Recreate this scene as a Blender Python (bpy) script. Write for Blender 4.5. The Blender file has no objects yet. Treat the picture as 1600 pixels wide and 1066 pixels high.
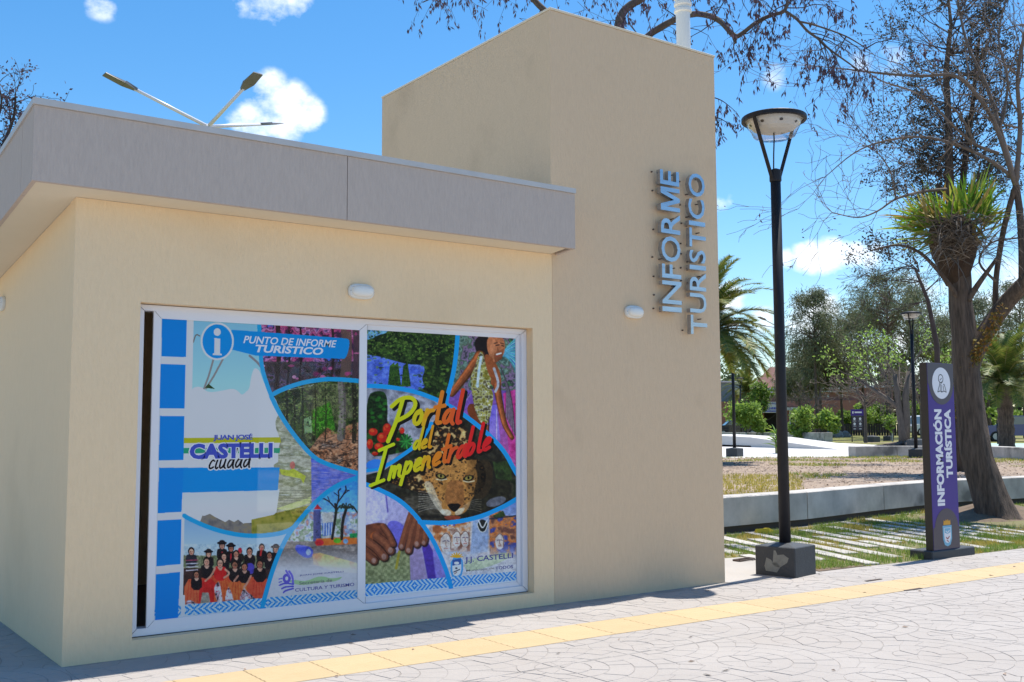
import bpy, math, random
import numpy as np
from mathutils import Vector, Matrix, Euler
S = bpy.context.scene
COL = S.collection
R = math.radians

# ------------------------------------------------------------------ camera
F_PX, PITCH, YAW, ROLL = 1639.59, 0.085532, -0.627142, -0.004553
CAM = Vector((-1.7561, -7.5478, 1.55))
def ray(u, v):
    """direction of the photograph's pixel (1600 x 1066)"""
    x = (u - 800) / F_PX; y = -(v - 533) / F_PX
    cr, sr = math.cos(ROLL), math.sin(ROLL)
    x, y = cr * x - sr * y, sr * x + cr * y
    cp, sp = math.cos(PITCH), math.sin(PITCH)
    Y = cp - sp * y; z = sp + cp * y
    c, s = math.cos(YAW), math.sin(YAW)
    return Vector((c * x - s * Y, s * x + c * Y, z))
def at(u, v, d):
    r = ray(u, v); return CAM + r * (d / math.hypot(r.x, r.y))
def at_y(u, v, y):
    r = ray(u, v); return CAM + r * ((y - CAM.y) / r.y)
def at_z(u, v, z):
    r = ray(u, v); return CAM + r * ((z - CAM.z) / r.z)
VIEW = Vector((0.819, 0.573))
def ground_z(x, y):
    s = (x - CAM.x) * VIEW.x + (y - CAM.y) * VIEW.y
    return 0.45 + 0.0075 * min(max(0.0, s - 25), 110)
def at_park(u, v):
    r = ray(u, v); lo, hi = 5.0, 300.0
    for _ in range(50):
        m = (lo + hi) / 2; p = CAM + r * m
        if p.z > ground_z(p.x, p.y): lo = m
        else: hi = m
    return CAM + r * lo
def on_park(u, d):
    p = at(u, 670, d); p.z = ground_z(p.x, p.y); return p

cam = bpy.data.cameras.new('camera'); cam_ob = bpy.data.objects.new('camera', cam); COL.objects.link(cam_ob)
fwd = ray(800, 533).normalized(); rt = (ray(801, 533) - ray(799, 533)).normalized(); up = rt.cross(fwd)
M = Matrix((rt, up, -fwd)).transposed().to_4x4(); M.translation = CAM
cam_ob.matrix_world = M
cam.sensor_width = 36; cam.lens = F_PX * 36 / 1600; cam.clip_start = .1; cam.clip_end = 3000
S.camera = cam_ob

# ------------------------------------------------------------------ sun and sky
SUN = Vector((.372, .048, 1)).normalized()
sl = bpy.data.lights.new('sun', 'SUN'); sl.energy = 4.9; sl.angle = R(.53); sl.color = (1, .955, .88)
so = bpy.data.objects.new('sun', sl); COL.objects.link(so)
so.rotation_euler = (-SUN).to_track_quat('-Z', 'Y').to_euler(); so.location = (10, 0, 30)
W = bpy.data.worlds.new('World'); S.world = W; W.use_nodes = True
nt = W.node_tree; nt.nodes.clear()
def N(t, **kw):
    n = nt.nodes.new(t)
    for k, v in kw.items(): setattr(n, k, v)
    return n
def math_node(op, a, b=None, clamp=False):
    n = N('ShaderNodeMath', operation=op, use_clamp=clamp)
    for i, x in enumerate((a, b)):
        if x is None: continue
        if isinstance(x, (int, float)): n.inputs[i].default_value = x
        else: nt.links.new(x, n.inputs[i])
    return n.outputs[0]
out = N('ShaderNodeOutputWorld'); bg = N('ShaderNodeBackground'); bg.inputs[1].default_value = .118
sky = N('ShaderNodeTexSky', sky_type='NISHITA', sun_disc=False)
sky.sun_elevation = math.asin(SUN.z); sky.sun_rotation = math.atan2(SUN.x, SUN.y)
sky.air_density = 1.0; sky.dust_density = .35; sky.ozone_density = 2.4
hs = N('ShaderNodeHueSaturation'); hs.inputs['Saturation'].default_value = 1.34; hs.inputs['Value'].default_value = 1.12
hs.inputs['Hue'].default_value = .497
nt.links.new(sky.outputs[0], hs.inputs['Color'])
tc = N('ShaderNodeTexCoord'); dirv = tc.outputs['Generated']
nz = N('ShaderNodeTexNoise'); nz.inputs['Scale'].default_value = 24; nz.inputs['Detail'].default_value = 6; nz.inputs['Roughness'].default_value = .6
mp = N('ShaderNodeMapping'); mp.inputs['Scale'].default_value = (1, 1, 1.35)
nt.links.new(dirv, mp.inputs[0]); nt.links.new(mp.outputs[0], nz.inputs['Vector'])
# cumulus puffs: direction (as seen over the roof and the park, and likewise round the rest of the sky), size, thickness
puffs = []
for u, v, r, k in ((440, 172, .034, 1.05), (405, 185, .026, .9), (478, 178, .022, .85), (425, 140, .022, .8), (372, 190, .014, .6),
                   (158, 8, .017, .62), (418, 2, .026, .7), (375, -2, .02, .6), (465, 4, .018, .55),
                   (1262, 403, .020, .95), (1298, 402, .022, .95), (1330, 398, .018, .8), (1228, 405, .013, .7), (1365, 402, .02, .6),
                   (1190, 498, .016, .6), (1275, 492, .030, .8), (1250, 505, .02, .6), (1126, 316, .012, .42), (1138, 314, .009, .36), (1138, 470, .022, .8), (1215, 120, .016, .42),
                   (1392, 100, .018, .45), (1345, 102, .016, .42), (1480, 495, .045, .8), (1560, 470, .05, .7), (1310, 545, .05, .55), (1430, 545, .05, .6), (1430, 440, .03, .5)):
    puffs.append((ray(u, v).normalized(), r, k))
rs = random.Random(8)
for i in range(26):
    a = R(rs.uniform(85, 335)); e = R(rs.uniform(8, 48))
    c0 = Vector((math.sin(a + .6) * math.cos(e), math.cos(a + .6) * math.cos(e), math.sin(e)))
    for j in range(2): puffs.append(((c0 + Vector((rs.uniform(-.03, .03), rs.uniform(-.03, .03), rs.uniform(-.01, .01)))).normalized(), rs.uniform(.02, .05), rs.uniform(.6, 1)))
acc = None
for c, r, k in puffs:
    sb = N('ShaderNodeVectorMath', operation='DISTANCE'); nt.links.new(dirv, sb.inputs[0]); sb.inputs[1].default_value = c
    d = math_node('DIVIDE', sb.outputs['Value'], r)
    m = math_node('MULTIPLY', math_node('SUBTRACT', 1.0, math_node('MULTIPLY', d, d), clamp=True), k)
    acc = m if acc is None else math_node('MAXIMUM', acc, m)
dens = math_node('SUBTRACT', math_node('ADD', math_node('MULTIPLY', acc, 1.25), math_node('MULTIPLY', nz.outputs[0], 3.1)), 1.80)
dens = math_node('MULTIPLY', math_node('MULTIPLY', dens, .95, clamp=True), math_node('MULTIPLY', acc, 2.2, clamp=True))
cr_ = N('ShaderNodeMix', data_type='RGBA'); cr_.inputs[7].default_value = (8.6, 8.8, 9.2, 1)
nt.links.new(dens, cr_.inputs[0]); nt.links.new(hs.outputs[0], cr_.inputs[6])
nt.links.new(cr_.outputs[2], bg.inputs[0]); nt.links.new(bg.outputs[0], out.inputs[0])
vs = S.view_settings; vs.view_transform = 'Standard'; vs.look = 'None'; vs.exposure = .52; vs.gamma = 1; vs.use_curve_mapping = False
S.render.engine = 'CYCLES'; S.cycles.max_bounces = 8; S.cycles.diffuse_bounces = 5; S.cycles.transparent_max_bounces = 24

# ------------------------------------------------------------------ materials
def srgb(r, g, b):
    f = lambda c: (c / 255 / 12.92) if c / 255 <= .04045 else ((c / 255 + .055) / 1.055) ** 2.4
    return (f(r), f(g), f(b), 1)
def mat(name, col, col2=None, rough=.7, scale=6, detail=5, contrast=.5, bump=0, bscale=80, metal=0, spec=.4, island=None, rand=0, coat=0, stretch=None, trans=0, blotch=None):
    """col..col2 mixed by noise; island: colours picked per loose piece; rand: value change per object"""
    m = bpy.data.materials.new(name); m.use_nodes = True
    t = m.node_tree; p = t.nodes['Principled BSDF']; L = t.links.new
    c4 = lambda c: (c[0], c[1], c[2], 1)
    p.inputs['Roughness'].default_value = rough; p.inputs['Metallic'].default_value = metal
    p.inputs['Specular IOR Level'].default_value = spec; p.inputs['Coat Weight'].default_value = coat
    p.inputs['Base Color'].default_value = c4(col)
    tcn = t.nodes.new('ShaderNodeTexCoord'); vec = tcn.outputs['Object']
    if stretch:
        mp = t.nodes.new('ShaderNodeMapping'); mp.inputs['Scale'].default_value = stretch; L(vec, mp.inputs[0]); vec = mp.outputs[0]
    src = None
    if island:
        g = t.nodes.new('ShaderNodeNewGeometry'); r = t.nodes.new('ShaderNodeValToRGB'); r.color_ramp.interpolation = 'LINEAR'
        els = r.color_ramp.elements
        while len(els) < len(island): els.new(.5)
        for i, c in enumerate(island): els[i].position = i / (len(island) - 1); els[i].color = c4(c)
        L(g.outputs['Random Per Island'], r.inputs[0]); src = r.outputs[0]
    elif col2:
        n = t.nodes.new('ShaderNodeTexNoise'); n.inputs['Scale'].default_value = scale; n.inputs['Detail'].default_value = detail; n.inputs['Roughness'].default_value = .62
        r = t.nodes.new('ShaderNodeValToRGB'); r.color_ramp.elements[0].position = .5 - contrast / 2; r.color_ramp.elements[1].position = .5 + contrast / 2
        r.color_ramp.elements[0].color = c4(col); r.color_ramp.elements[1].color = c4(col2)
        L(vec, n.inputs['Vector']); L(n.outputs[0], r.inputs[0]); src = r.outputs[0]
    if blotch and src is not None:
        bc, bs, lo, hi = blotch
        n = t.nodes.new('ShaderNodeTexNoise'); n.inputs['Scale'].default_value = bs; n.inputs['Detail'].default_value = 6
        r = t.nodes.new('ShaderNodeValToRGB'); r.color_ramp.elements[0].position = lo; r.color_ramp.elements[1].position = hi
        r.color_ramp.elements[0].color = (0, 0, 0, 1); r.color_ramp.elements[1].color = (1, 1, 1, 1)
        L(tcn.outputs['Object'], n.inputs['Vector']); L(n.outputs[0], r.inputs[0])
        x = t.nodes.new('ShaderNodeMix'); x.data_type = 'RGBA'; L(r.outputs[0], x.inputs[0]); L(src, x.inputs[6]); x.inputs[7].default_value = c4(bc); src = x.outputs[2]
    if rand:
        o = t.nodes.new('ShaderNodeObjectInfo'); h = t.nodes.new('ShaderNodeHueSaturation')
        mr = t.nodes.new('ShaderNodeMapRange'); mr.inputs[3].default_value = 1 - rand; mr.inputs[4].default_value = 1 + rand
        L(o.outputs['Random'], mr.inputs[0]); L(mr.outputs[0], h.inputs['Value'])
        if src is not None: L(src, h.inputs['Color'])
        else: h.inputs['Color'].default_value = c4(col)
        src = h.outputs[0]
    if src is not None: L(src, p.inputs['Base Color'])
    if bump:
        n = t.nodes.new('ShaderNodeTexNoise'); n.inputs['Scale'].default_value = bscale; n.inputs['Detail'].default_value = 6; n.inputs['Roughness'].default_value = .65
        b = t.nodes.new('ShaderNodeBump'); b.inputs['Strength'].default_value = bump; b.inputs['Distance'].default_value = .02
        L(vec, n.inputs['Vector']); L(n.outputs[0], b.inputs['Height']); L(b.outputs[0], p.inputs['Normal'])
    if trans:
        tr = t.nodes.new('ShaderNodeBsdfTranslucent'); mx = t.nodes.new('ShaderNodeMixShader'); mx.inputs[0].default_value = trans
        if src is not None: L(src, tr.inputs['Color'])
        else: tr.inputs['Color'].default_value = c4(col)
        L(p.outputs[0], mx.inputs[1]); L(tr.outputs[0], mx.inputs[2]); L(mx.outputs[0], t.nodes['Material Output'].inputs[0])
    return m
def glass_mat(name, tint=(1, 1, 1, 1), ior=1.45, rough=.01):
    m = bpy.data.materials.new(name); m.use_nodes = True; t = m.node_tree; t.nodes.clear(); L = t.links.new
    o = t.nodes.new('ShaderNodeOutputMaterial'); mx = t.nodes.new('ShaderNodeMixShader'); lw = t.nodes.new('ShaderNodeLayerWeight'); lw.inputs[0].default_value = .5
    pw = t.nodes.new('ShaderNodeMath'); pw.operation = 'POWER'; pw.inputs[1].default_value = 4; L(lw.outputs['Facing'], pw.inputs[0])
    f = t.nodes.new('ShaderNodeMath'); f.operation = 'MULTIPLY_ADD'; f.inputs[1].default_value = .6; f.inputs[2].default_value = (ior - 1) ** 2 / (ior + 1) ** 2; L(pw.outputs[0], f.inputs[0])
    a = t.nodes.new('ShaderNodeBsdfTransparent'); a.inputs[0].default_value = tint; g = t.nodes.new('ShaderNodeBsdfGlossy'); g.inputs['Roughness'].default_value = rough
    L(f.outputs[0], mx.inputs[0]); L(a.outputs[0], mx.inputs[1]); L(g.outputs[0], mx.inputs[2]); L(mx.outputs[0], o.inputs[0])
    return m

MT = {}
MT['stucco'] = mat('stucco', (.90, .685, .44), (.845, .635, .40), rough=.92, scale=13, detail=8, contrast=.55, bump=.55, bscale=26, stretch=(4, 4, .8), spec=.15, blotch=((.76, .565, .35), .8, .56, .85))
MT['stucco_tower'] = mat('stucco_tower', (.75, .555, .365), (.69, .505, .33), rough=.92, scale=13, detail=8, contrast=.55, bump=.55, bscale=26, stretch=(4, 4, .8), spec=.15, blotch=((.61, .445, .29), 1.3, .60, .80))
MT['fascia'] = mat('fascia_grey', (.57, .48, .415), (.485, .405, .352), rough=.92, scale=11, detail=8, contrast=.55, bump=.42, bscale=18, stretch=(6, 6, 1), spec=.15)
MT['soffit'] = mat('soffit', (.72, .64, .50), (.68, .60, .46), rough=.9, scale=2, bump=.1, bscale=40)
MT['flash'] = mat('galvanised_flashing', (.56, .54, .52), (.48, .465, .45), rough=.55, metal=.15, scale=5)
MT['white_alu'] = mat('white_aluminium', (.74, .74, .78), (.71, .71, .76), rough=.35, scale=3, spec=.5)
MT['dark_gap'] = mat('dark_rubber', (.02, .02, .022), rough=.7)
MT['room'] = mat('room_paint', (.16, .15, .14), (.13, .12, .115), rough=.9)
MT['white_plastic'] = mat('white_plastic', (.72, .72, .69), (.68, .68, .65), rough=.35, scale=8, spec=.5)
MT['added_curtain'] = mat('added_curtain_white', (.8, .8, .78), rough=.9, trans=.6)
MT['diffuser'] = mat('opal_diffuser', (.78, .77, .73), (.74, .73, .68), rough=.25, scale=10, spec=.5)
MT['steel'] = mat('brushed_steel', (.50, .53, .60), (.36, .38, .44), rough=.24, metal=1, scale=4, stretch=(1, 1, 9), bump=.04, bscale=90)
MT['pin'] = mat('rusty_pin', (.12, .06, .045), (.06, .05, .05), rough=.6, metal=.4)
MT['black_paint'] = mat('black_painted_steel', (.013, .014, .019), (.019, .020, .026), rough=.5, scale=14, spec=.22)
MT['block_paint'] = mat('charcoal_painted_concrete', (.046, .051, .058), (.035, .040, .046), rough=.6, scale=8, bump=.25, bscale=40)
MT['chip'] = mat('bare_concrete_chip', (.24, .24, .215), (.17, .17, .155), rough=.9, scale=20)
MT['led_plate'] = mat('cream_led_plate', (.66, .62, .54), (.6, .56, .49), rough=.5)
MT['clear'] = glass_mat('clear_polycarbonate', (.93, .94, .96, 1), 1.5)
MT['glass'] = glass_mat('window_glass', (.97, .98, .98, 1), 1.5)
MT['pave'] = mat('stamped_concrete', (.385, .352, .325), (.325, .294, .27), rough=.85, scale=1.1, contrast=.55, bump=.35, bscale=30, spec=.25, blotch=((.36, .32, .285), .55, .55, .78))
MT['joint'] = mat('imprint_joint', (.25, .228, .208), (.365, .334, .308), rough=.95, scale=2.6, contrast=.22)
MT['tile_joint'] = mat('tile_joint', (.25, .21, .165), (.33, .28, .22), rough=.95, scale=4)
MT['stone'] = mat('imprinted_stone', (.395, .362, .334), (.33, .30, .276), rough=.85, scale=1.1, contrast=.55, bump=.35, bscale=30, spec=.25, blotch=((.37, .33, .295), .55, .55, .78))
MT['plain_conc'] = mat('plain_concrete', (.41, .38, .345), (.345, .32, .29), rough=.88, scale=1.6, contrast=.6, bump=.25, bscale=50)
MT['yellow'] = mat('yellow_tactile_concrete', (.50, .375, .215), (.45, .33, .18), rough=.8, scale=3.5, contrast=.6, bump=.2, bscale=60, rand=.05)
MT['conc_wall'] = mat('cast_concrete', (.62, .575, .525), (.30, .278, .254), rough=.9, scale=1.8, detail=8, contrast=.5, bump=.2, bscale=26, rand=.06, blotch=((.16, .15, .14), 1.1, .54, .68))
MT['conc_shade'] = mat('painted_shade', (.06, .052, .046), rough=.95)  # near-black colour puts the shade of recess and ramp underside into the surface
MT['conc_top'] = mat('pale_concrete', (.55, .54, .53), (.47, .46, .45), rough=.9, scale=2, bump=.2, bscale=40)
MT['paver'] = mat('pale_paver', (.47, .445, .405), (.37, .345, .31), rough=.9, scale=5, contrast=.7, bump=.3, bscale=50, rand=.1)
MT['soil'] = mat('soil', (.20, .14, .095), (.11, .085, .06), rough=1, scale=5, bump=.6, bscale=25)
MT['lawn_soil'] = mat('lawn_soil', (.13, .14, .05), (.20, .16, .085), rough=1, scale=3, bump=.5, bscale=30)
MT['dirt'] = mat('dry_dirt', (.36, .275, .205), (.27, .20, .145), rough=1, scale=1.3, contrast=.6, bump=.6, bscale=14, blotch=((.22, .165, .125), .7, .52, .66))
MT['park_grass'] = mat('park_turf', (.22, .20, .055), (.12, .14, .032), rough=1, scale=.35, contrast=.5, bump=.5, bscale=6, blotch=((.30, .23, .13), .18, .54, .7))
MT['plaza'] = mat('pale_plaza_paving', (.60, .575, .55), (.53, .50, .48), rough=.9, scale=.8, contrast=.6, bump=.15, bscale=15)
MT['court'] = mat('pale_green_court', (.36, .50, .43), (.33, .46, .40), rough=.7, scale=1)
MT['bark'] = mat('brown_bark', (.165, .118, .09), (.045, .033, .027), rough=.95, scale=6, contrast=.42, bump=1.0, bscale=9, stretch=(3.6, 3.6, .5))
MT['bark_grey'] = mat('grey_bark', (.15, .12, .10), (.07, .055, .048), rough=.95, scale=6, contrast=.6, bump=.6, bscale=20, stretch=(2, 2, .6))
MT['twig'] = mat('twig_bark', (.105, .075, .068), (.06, .045, .042), rough=.95, scale=4)
MT['twig_pale'] = mat('pale_twig_bark', (.20, .155, .125), (.11, .085, .072), rough=.95, scale=3)
MT['pod'] = mat('dry_pods', (.1, .1, .1), island=((.075, .05, .085), (.12, .085, .12), (.07, .05, .065), (.11, .065, .08)), rough=.8, trans=.25)
MT['lichen'] = mat('orange_lichen', (.1, .1, .1), island=((.36, .16, .03), (.22, .15, .03), (.16, .14, .04)), rough=.9)
MT['leaf_dark'] = mat('dark_leaves', (.1, .1, .1), island=((.030, .034, .022), (.055, .055, .035), (.075, .065, .05), (.06, .05, .045)), rough=.75, trans=.2)
MT['leaf_casuarina'] = mat('casuarina_needles', (.1, .1, .1), island=((.075, .105, .055), (.15, .18, .085), (.22, .235, .13), (.20, .185, .12)), rough=.8, trans=.25)
MT['leaf_green'] = mat('green_leaves', (.1, .1, .1), island=((.08, .15, .022), (.15, .25, .038), (.22, .33, .05), (.13, .20, .04)), rough=.6, trans=.4)
MT['leaf_bright'] = mat('bright_leaves', (.1, .1, .1), island=((.15, .25, .035), (.25, .37, .06), (.33, .45, .09), (.20, .30, .055)), rough=.6, trans=.4)
MT['leaf_far'] = mat('far_leaves', (.1, .1, .1), island=((.05, .075, .03), (.10, .14, .045), (.15, .19, .06), (.12, .125, .06)), rough=.8, trans=.2)
MT['frond'] = mat('palm_leaflets', (.1, .1, .1), island=((.05, .10, .022), (.11, .165, .03), (.20, .23, .045), (.29, .26, .06)), rough=.5, trans=.3)
MT['rachis'] = mat('palm_rachis', (.33, .30, .12), (.24, .20, .08), rough=.6)
MT['blade_green'] = mat('sword_leaves', (.1, .1, .1), island=((.08, .19, .015), (.16, .31, .025), (.28, .42, .04), (.42, .44, .07)), rough=.45, trans=.35)
MT['blade_gold'] = mat('yellowing_leaves', (.1, .1, .1), island=((.40, .26, .05), (.48, .34, .10), (.30, .25, .05)), rough=.6, trans=.3)
MT['blade_dead'] = mat('dead_leaves', (.1, .1, .1), island=((.28, .23, .18), (.17, .13, .10), (.10, .075, .055), (.34, .29, .25)), rough=.9)
MT['root_ball'] = mat('root_fibre', (.09, .055, .035), (.035, .022, .016), rough=1, scale=9, bump=1.0, bscale=22)
MT['grass'] = mat('grass_blades', (.1, .1, .1), island=((.12, .22, .03), (.18, .30, .045), (.25, .33, .06), (.30, .29, .08)), rough=.7, trans=.35)
MT['grass_dry'] = mat('dry_grass_blades', (.1, .1, .1), island=((.46, .36, .07), (.38, .33, .06), (.54, .42, .11), (.28, .28, .05)), rough=.8, trans=.3)
MT['litter'] = mat('leaf_litter', (.1, .1, .1), island=((.22, .16, .12), (.32, .24, .185), (.15, .115, .09), (.40, .31, .25)), rough=.95)
MT['brick'] = mat('red_brick', (.34, .155, .11), (.28, .125, .09), rough=.9, scale=2, bump=.1, bscale=10)
MT['brick_far'] = mat('red_brick_upper', (.29, .15, .125), (.25, .13, .108), rough=.9, scale=2)
MT['white_wall'] = mat('white_wall_paint', (.62, .62, .62), (.55, .55, .55), rough=.8, scale=2)
MT['dark_int'] = mat('dark_interior', (.018, .016, .016), rough=.6)
MT['purple'] = mat('purple_print', (.060, .032, .235), (.052, .027, .21), rough=.5, scale=2, spec=.3)
MT['totem_dark'] = mat('totem_dark_violet', (.042, .033, .058), (.036, .028, .05), rough=.4, scale=3, spec=.5)
MT['totem_side'] = mat('totem_side', (.035, .030, .028), (.028, .024, .022), rough=.5)
MT['print_white'] = mat('white_print', (.72, .72, .76), rough=.45)
MT['print_blue'] = mat('royal_blue_print', (.030, .055, .46), (.035, .06, .42), rough=.4)
MT['print_navy'] = mat('navy_print', (.05, .055, .29), rough=.4)
MT['print_grey'] = mat('grey_print', (.13, .13, .16), rough=.4)
MT['print_black'] = mat('black_print', (.012, .012, .014), rough=.45)
MT['crest_blue'] = mat('crest_blue', (.17, .42, .58), rough=.5)
MT['crest_gold'] = mat('crest_gold', (.62, .30, .02), rough=.5)
MT['crest_red'] = mat('crest_red', (.30, .05, .04), rough=.5)
MT['car_white'] = mat('white_car_paint', (.66, .68, .70), rough=.25, coat=.6)
MT['car_blue'] = mat('blue_car_paint', (.03, .06, .22), rough=.25, coat=.6)
MT['car_dark'] = mat('dark_car_paint', (.02, .025, .04), rough=.25, coat=.6)
MT['car_glass'] = mat('car_glass', (.10, .16, .20), rough=.08, spec=.8)
MT['lamp_grey'] = mat('grey_lamp_casting', (.17, .17, .18), (.13, .13, .14), rough=.5)
MT['tyre'] = mat('tyre', (.015, .015, .016), rough=.8)
MT['lime'] = mat('whitewashed_trunk', (.62, .61, .57), (.5, .48, .44), rough=.9, scale=8)
MT['boulder'] = mat('grey_stone', (.30, .29, .28), (.2, .19, .185), rough=.95, scale=4, bump=.4, bscale=10)
MT['yellow_bit'] = mat('yellow_object', (.70, .50, .03), rough=.6)
MT['rust'] = mat('rusty_iron', (.09, .06, .045), (.05, .04, .035), rough=.8)

# ------------------------------------------------------------------ mesh helpers
class MB:
    def __init__(s): s.v = []; s.f = []
    def poly(s, pts):
        i = len(s.v); s.v += [tuple(p) for p in pts]; s.f.append(tuple(range(i, i + len(pts)))); return s
    def hexa(s, a):   # 8 corners: bottom ring 0-3 counter-clockwise, top ring 4-7
        i = len(s.v); s.v += [tuple(p) for p in a]
        s.f += [tuple(i + k for k in q) for q in ((3, 2, 1, 0), (4, 5, 6, 7), (0, 1, 5, 4), (1, 2, 6, 5), (2, 3, 7, 6), (3, 0, 4, 7))]; return s
    def box(s, x0, y0, z0, x1, y1, z1):
        return s.hexa(((x0, y0, z0), (x1, y0, z0), (x1, y1, z0), (x0, y1, z0), (x0, y0, z1), (x1, y0, z1), (x1, y1, z1), (x0, y1, z1)))
    def cbox(s, x0, y0, z0, x1, y1, z1, b=.01):   # box with chamfered edges
        lv = ((z0, b), (z0 + b, 0), (z1 - b, 0), (z1, b)); rings = []
        for z, k in lv:
            i = len(s.v)
            q = ((x0 + b, y0 + k), (x1 - b, y0 + k), (x1 - k, y0 + b), (x1 - k, y1 - b), (x1 - b, y1 - k), (x0 + b, y1 - k), (x0 + k, y1 - b), (x0 + k, y0 + b))
            s.v += [(a, c, z) for a, c in q]; rings.append(i)
        for a, c in zip(rings, rings[1:]):
            for k in range(8): s.f.append((a + k, a + (k + 1) % 8, c + (k + 1) % 8, c + k))
        s.f.append(tuple(rings[0] + k for k in reversed(range(8)))); s.f.append(tuple(rings[-1] + k for k in range(8))); return s
    def prism(s, pts, z0, z1):
        n = len(pts); i = len(s.v); s.v += [(p[0], p[1], z0) for p in pts] + [(p[0], p[1], z1) for p in pts]
        s.f.append(tuple(i + k for k in reversed(range(n)))); s.f.append(tuple(i + n + k for k in range(n)))
        for k in range(n): s.f.append((i + k, i + (k + 1) % n, i + n + (k + 1) % n, i + n + k))
        return s
    def prism_y(s, pts, y0, y1):   # polygon in x,z (counter-clockwise seen from -y), pushed from y0 (front) to y1
        n = len(pts); i = len(s.v); s.v += [(p[0], y0, p[1]) for p in pts] + [(p[0], y1, p[1]) for p in pts]
        s.f.append(tuple(i + k for k in range(n))); s.f.append(tuple(i + n + k for k in reversed(range(n))))
        for k in range(n): s.f.append((i + k, i + n + k, i + n + (k + 1) % n, i + (k + 1) % n))
        return s
    def tube(s, pts, rad, n=6, cap=True):
        pts = [Vector(p) for p in pts]
        if isinstance(rad, (int, float)): rad = [rad] * len(pts)
        pv = None; rings = []
        for k, p in enumerate(pts):
            t = (pts[min(k + 1, len(pts) - 1)] - pts[max(k - 1, 0)])
            if t.length < 1e-9: t = Vector((0, 0, 1))
            t.normalize()
            if pv is None: a = t.orthogonal().normalized()
            else:
                a = pv - t * pv.dot(t)
                a = a.normalized() if a.length > 1e-6 else t.orthogonal().normalized()
            pv = a; b = t.cross(a); rings.append(len(s.v))
            for j in range(n):
                w = 2 * math.pi * j / n; s.v.append(tuple(p + (a * math.cos(w) + b * math.sin(w)) * rad[k]))
        for a, c in zip(rings, rings[1:]):
            for j in range(n): s.f.append((a + j, a + (j + 1) % n, c + (j + 1) % n, c + j))
        if cap:
            s.f.append(tuple(rings[0] + j for j in reversed(range(n)))); s.f.append(tuple(rings[-1] + j for j in range(n)))
        return s
    def lathe(s, prof, n=24, c=(0, 0), closed=False):
        rings = []
        for r, z in prof:
            rings.append(len(s.v))
            for j in range(n):
                w = 2 * math.pi * j / n; s.v.append((c[0] + r * math.cos(w), c[1] + r * math.sin(w), z))
        rr = list(zip(rings, rings[1:])) + ([(rings[-1], rings[0])] if closed else [])
        for a, b in rr:
            for j in range(n): s.f.append((a + j, a + (j + 1) % n, b + (j + 1) % n, b + j))
        if not closed:
            if prof[0][0] > 1e-6: s.f.append(tuple(rings[0] + j for j in reversed(range(n))))
            if prof[-1][0] > 1e-6: s.f.append(tuple(rings[-1] + j for j in range(n)))
        return s
    def xf(s, m):
        s.v = [tuple(m @ Vector(p)) for p in s.v]; return s
    def build(s, name, m, parent=None, smooth=False, label=None, kind=None):
        off = parent_origin(parent)
        me = bpy.data.meshes.new(name)
        me.from_pydata([(p[0] - off.x, p[1] - off.y, p[2] - off.z) for p in s.v], [], s.f); me.update()
        for k in (m if isinstance(m, (list, tuple)) else [m]): me.materials.append(k)
        if smooth:
            me.polygons.foreach_set('use_smooth', [True] * len(me.polygons))
        o = bpy.data.objects.new(name, me); COL.objects.link(o)
        if parent: o.parent = parent
        if label: o['label'] = label
        if kind: o['kind'] = kind
        return o
def parent_origin(p):
    o = Vector((0, 0, 0))
    while p: o += p.location; p = p.parent
    return o
def tag(o, label=None, cat=None, group=None, kind=None):
    if label: o['label'] = label
    if cat: o['category'] = cat
    if group: o['group'] = group
    if kind: o['kind'] = kind
    return o
def thing(name, loc, label, cat, group=None):
    o = bpy.data.objects.new(name, None); o.empty_display_size = .3; COL.objects.link(o); o.location = Vector(loc)
    return tag(o, label, cat, group)
def copy_thing(src, loc, label=None, rotz=0, scale=1):
    def rec(o, p):
        c = o.copy(); COL.objects.link(c)
        if p: c.parent = p
        for ch in kids[o]: rec(ch, c)
        return c
    kids = {}
    def walk(o):
        kids[o] = [x for x in bpy.data.objects if x.parent == o]
        for k in kids[o]: walk(k)
    walk(src)
    r = rec(src, None); r.location = Vector(loc); r.rotation_euler = (0, 0, rotz); r.scale = (scale,) * 3
    if label: r['label'] = label
    return r
def text_extents(body, **k):
    v, f, _ = text_mesh(body, raw=True, **k); xs = [p[0] for p in v]; return min(xs), max(xs)
GLYPH_M = [(0, 0), (.17, 0), (.17, .70), (.40, 0), (.56, 0), (.79, .70), (.79, 0), (.96, 0), (.96, 1), (.70, 1), (.48, .30), (.26, 1), (0, 1)]
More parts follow.
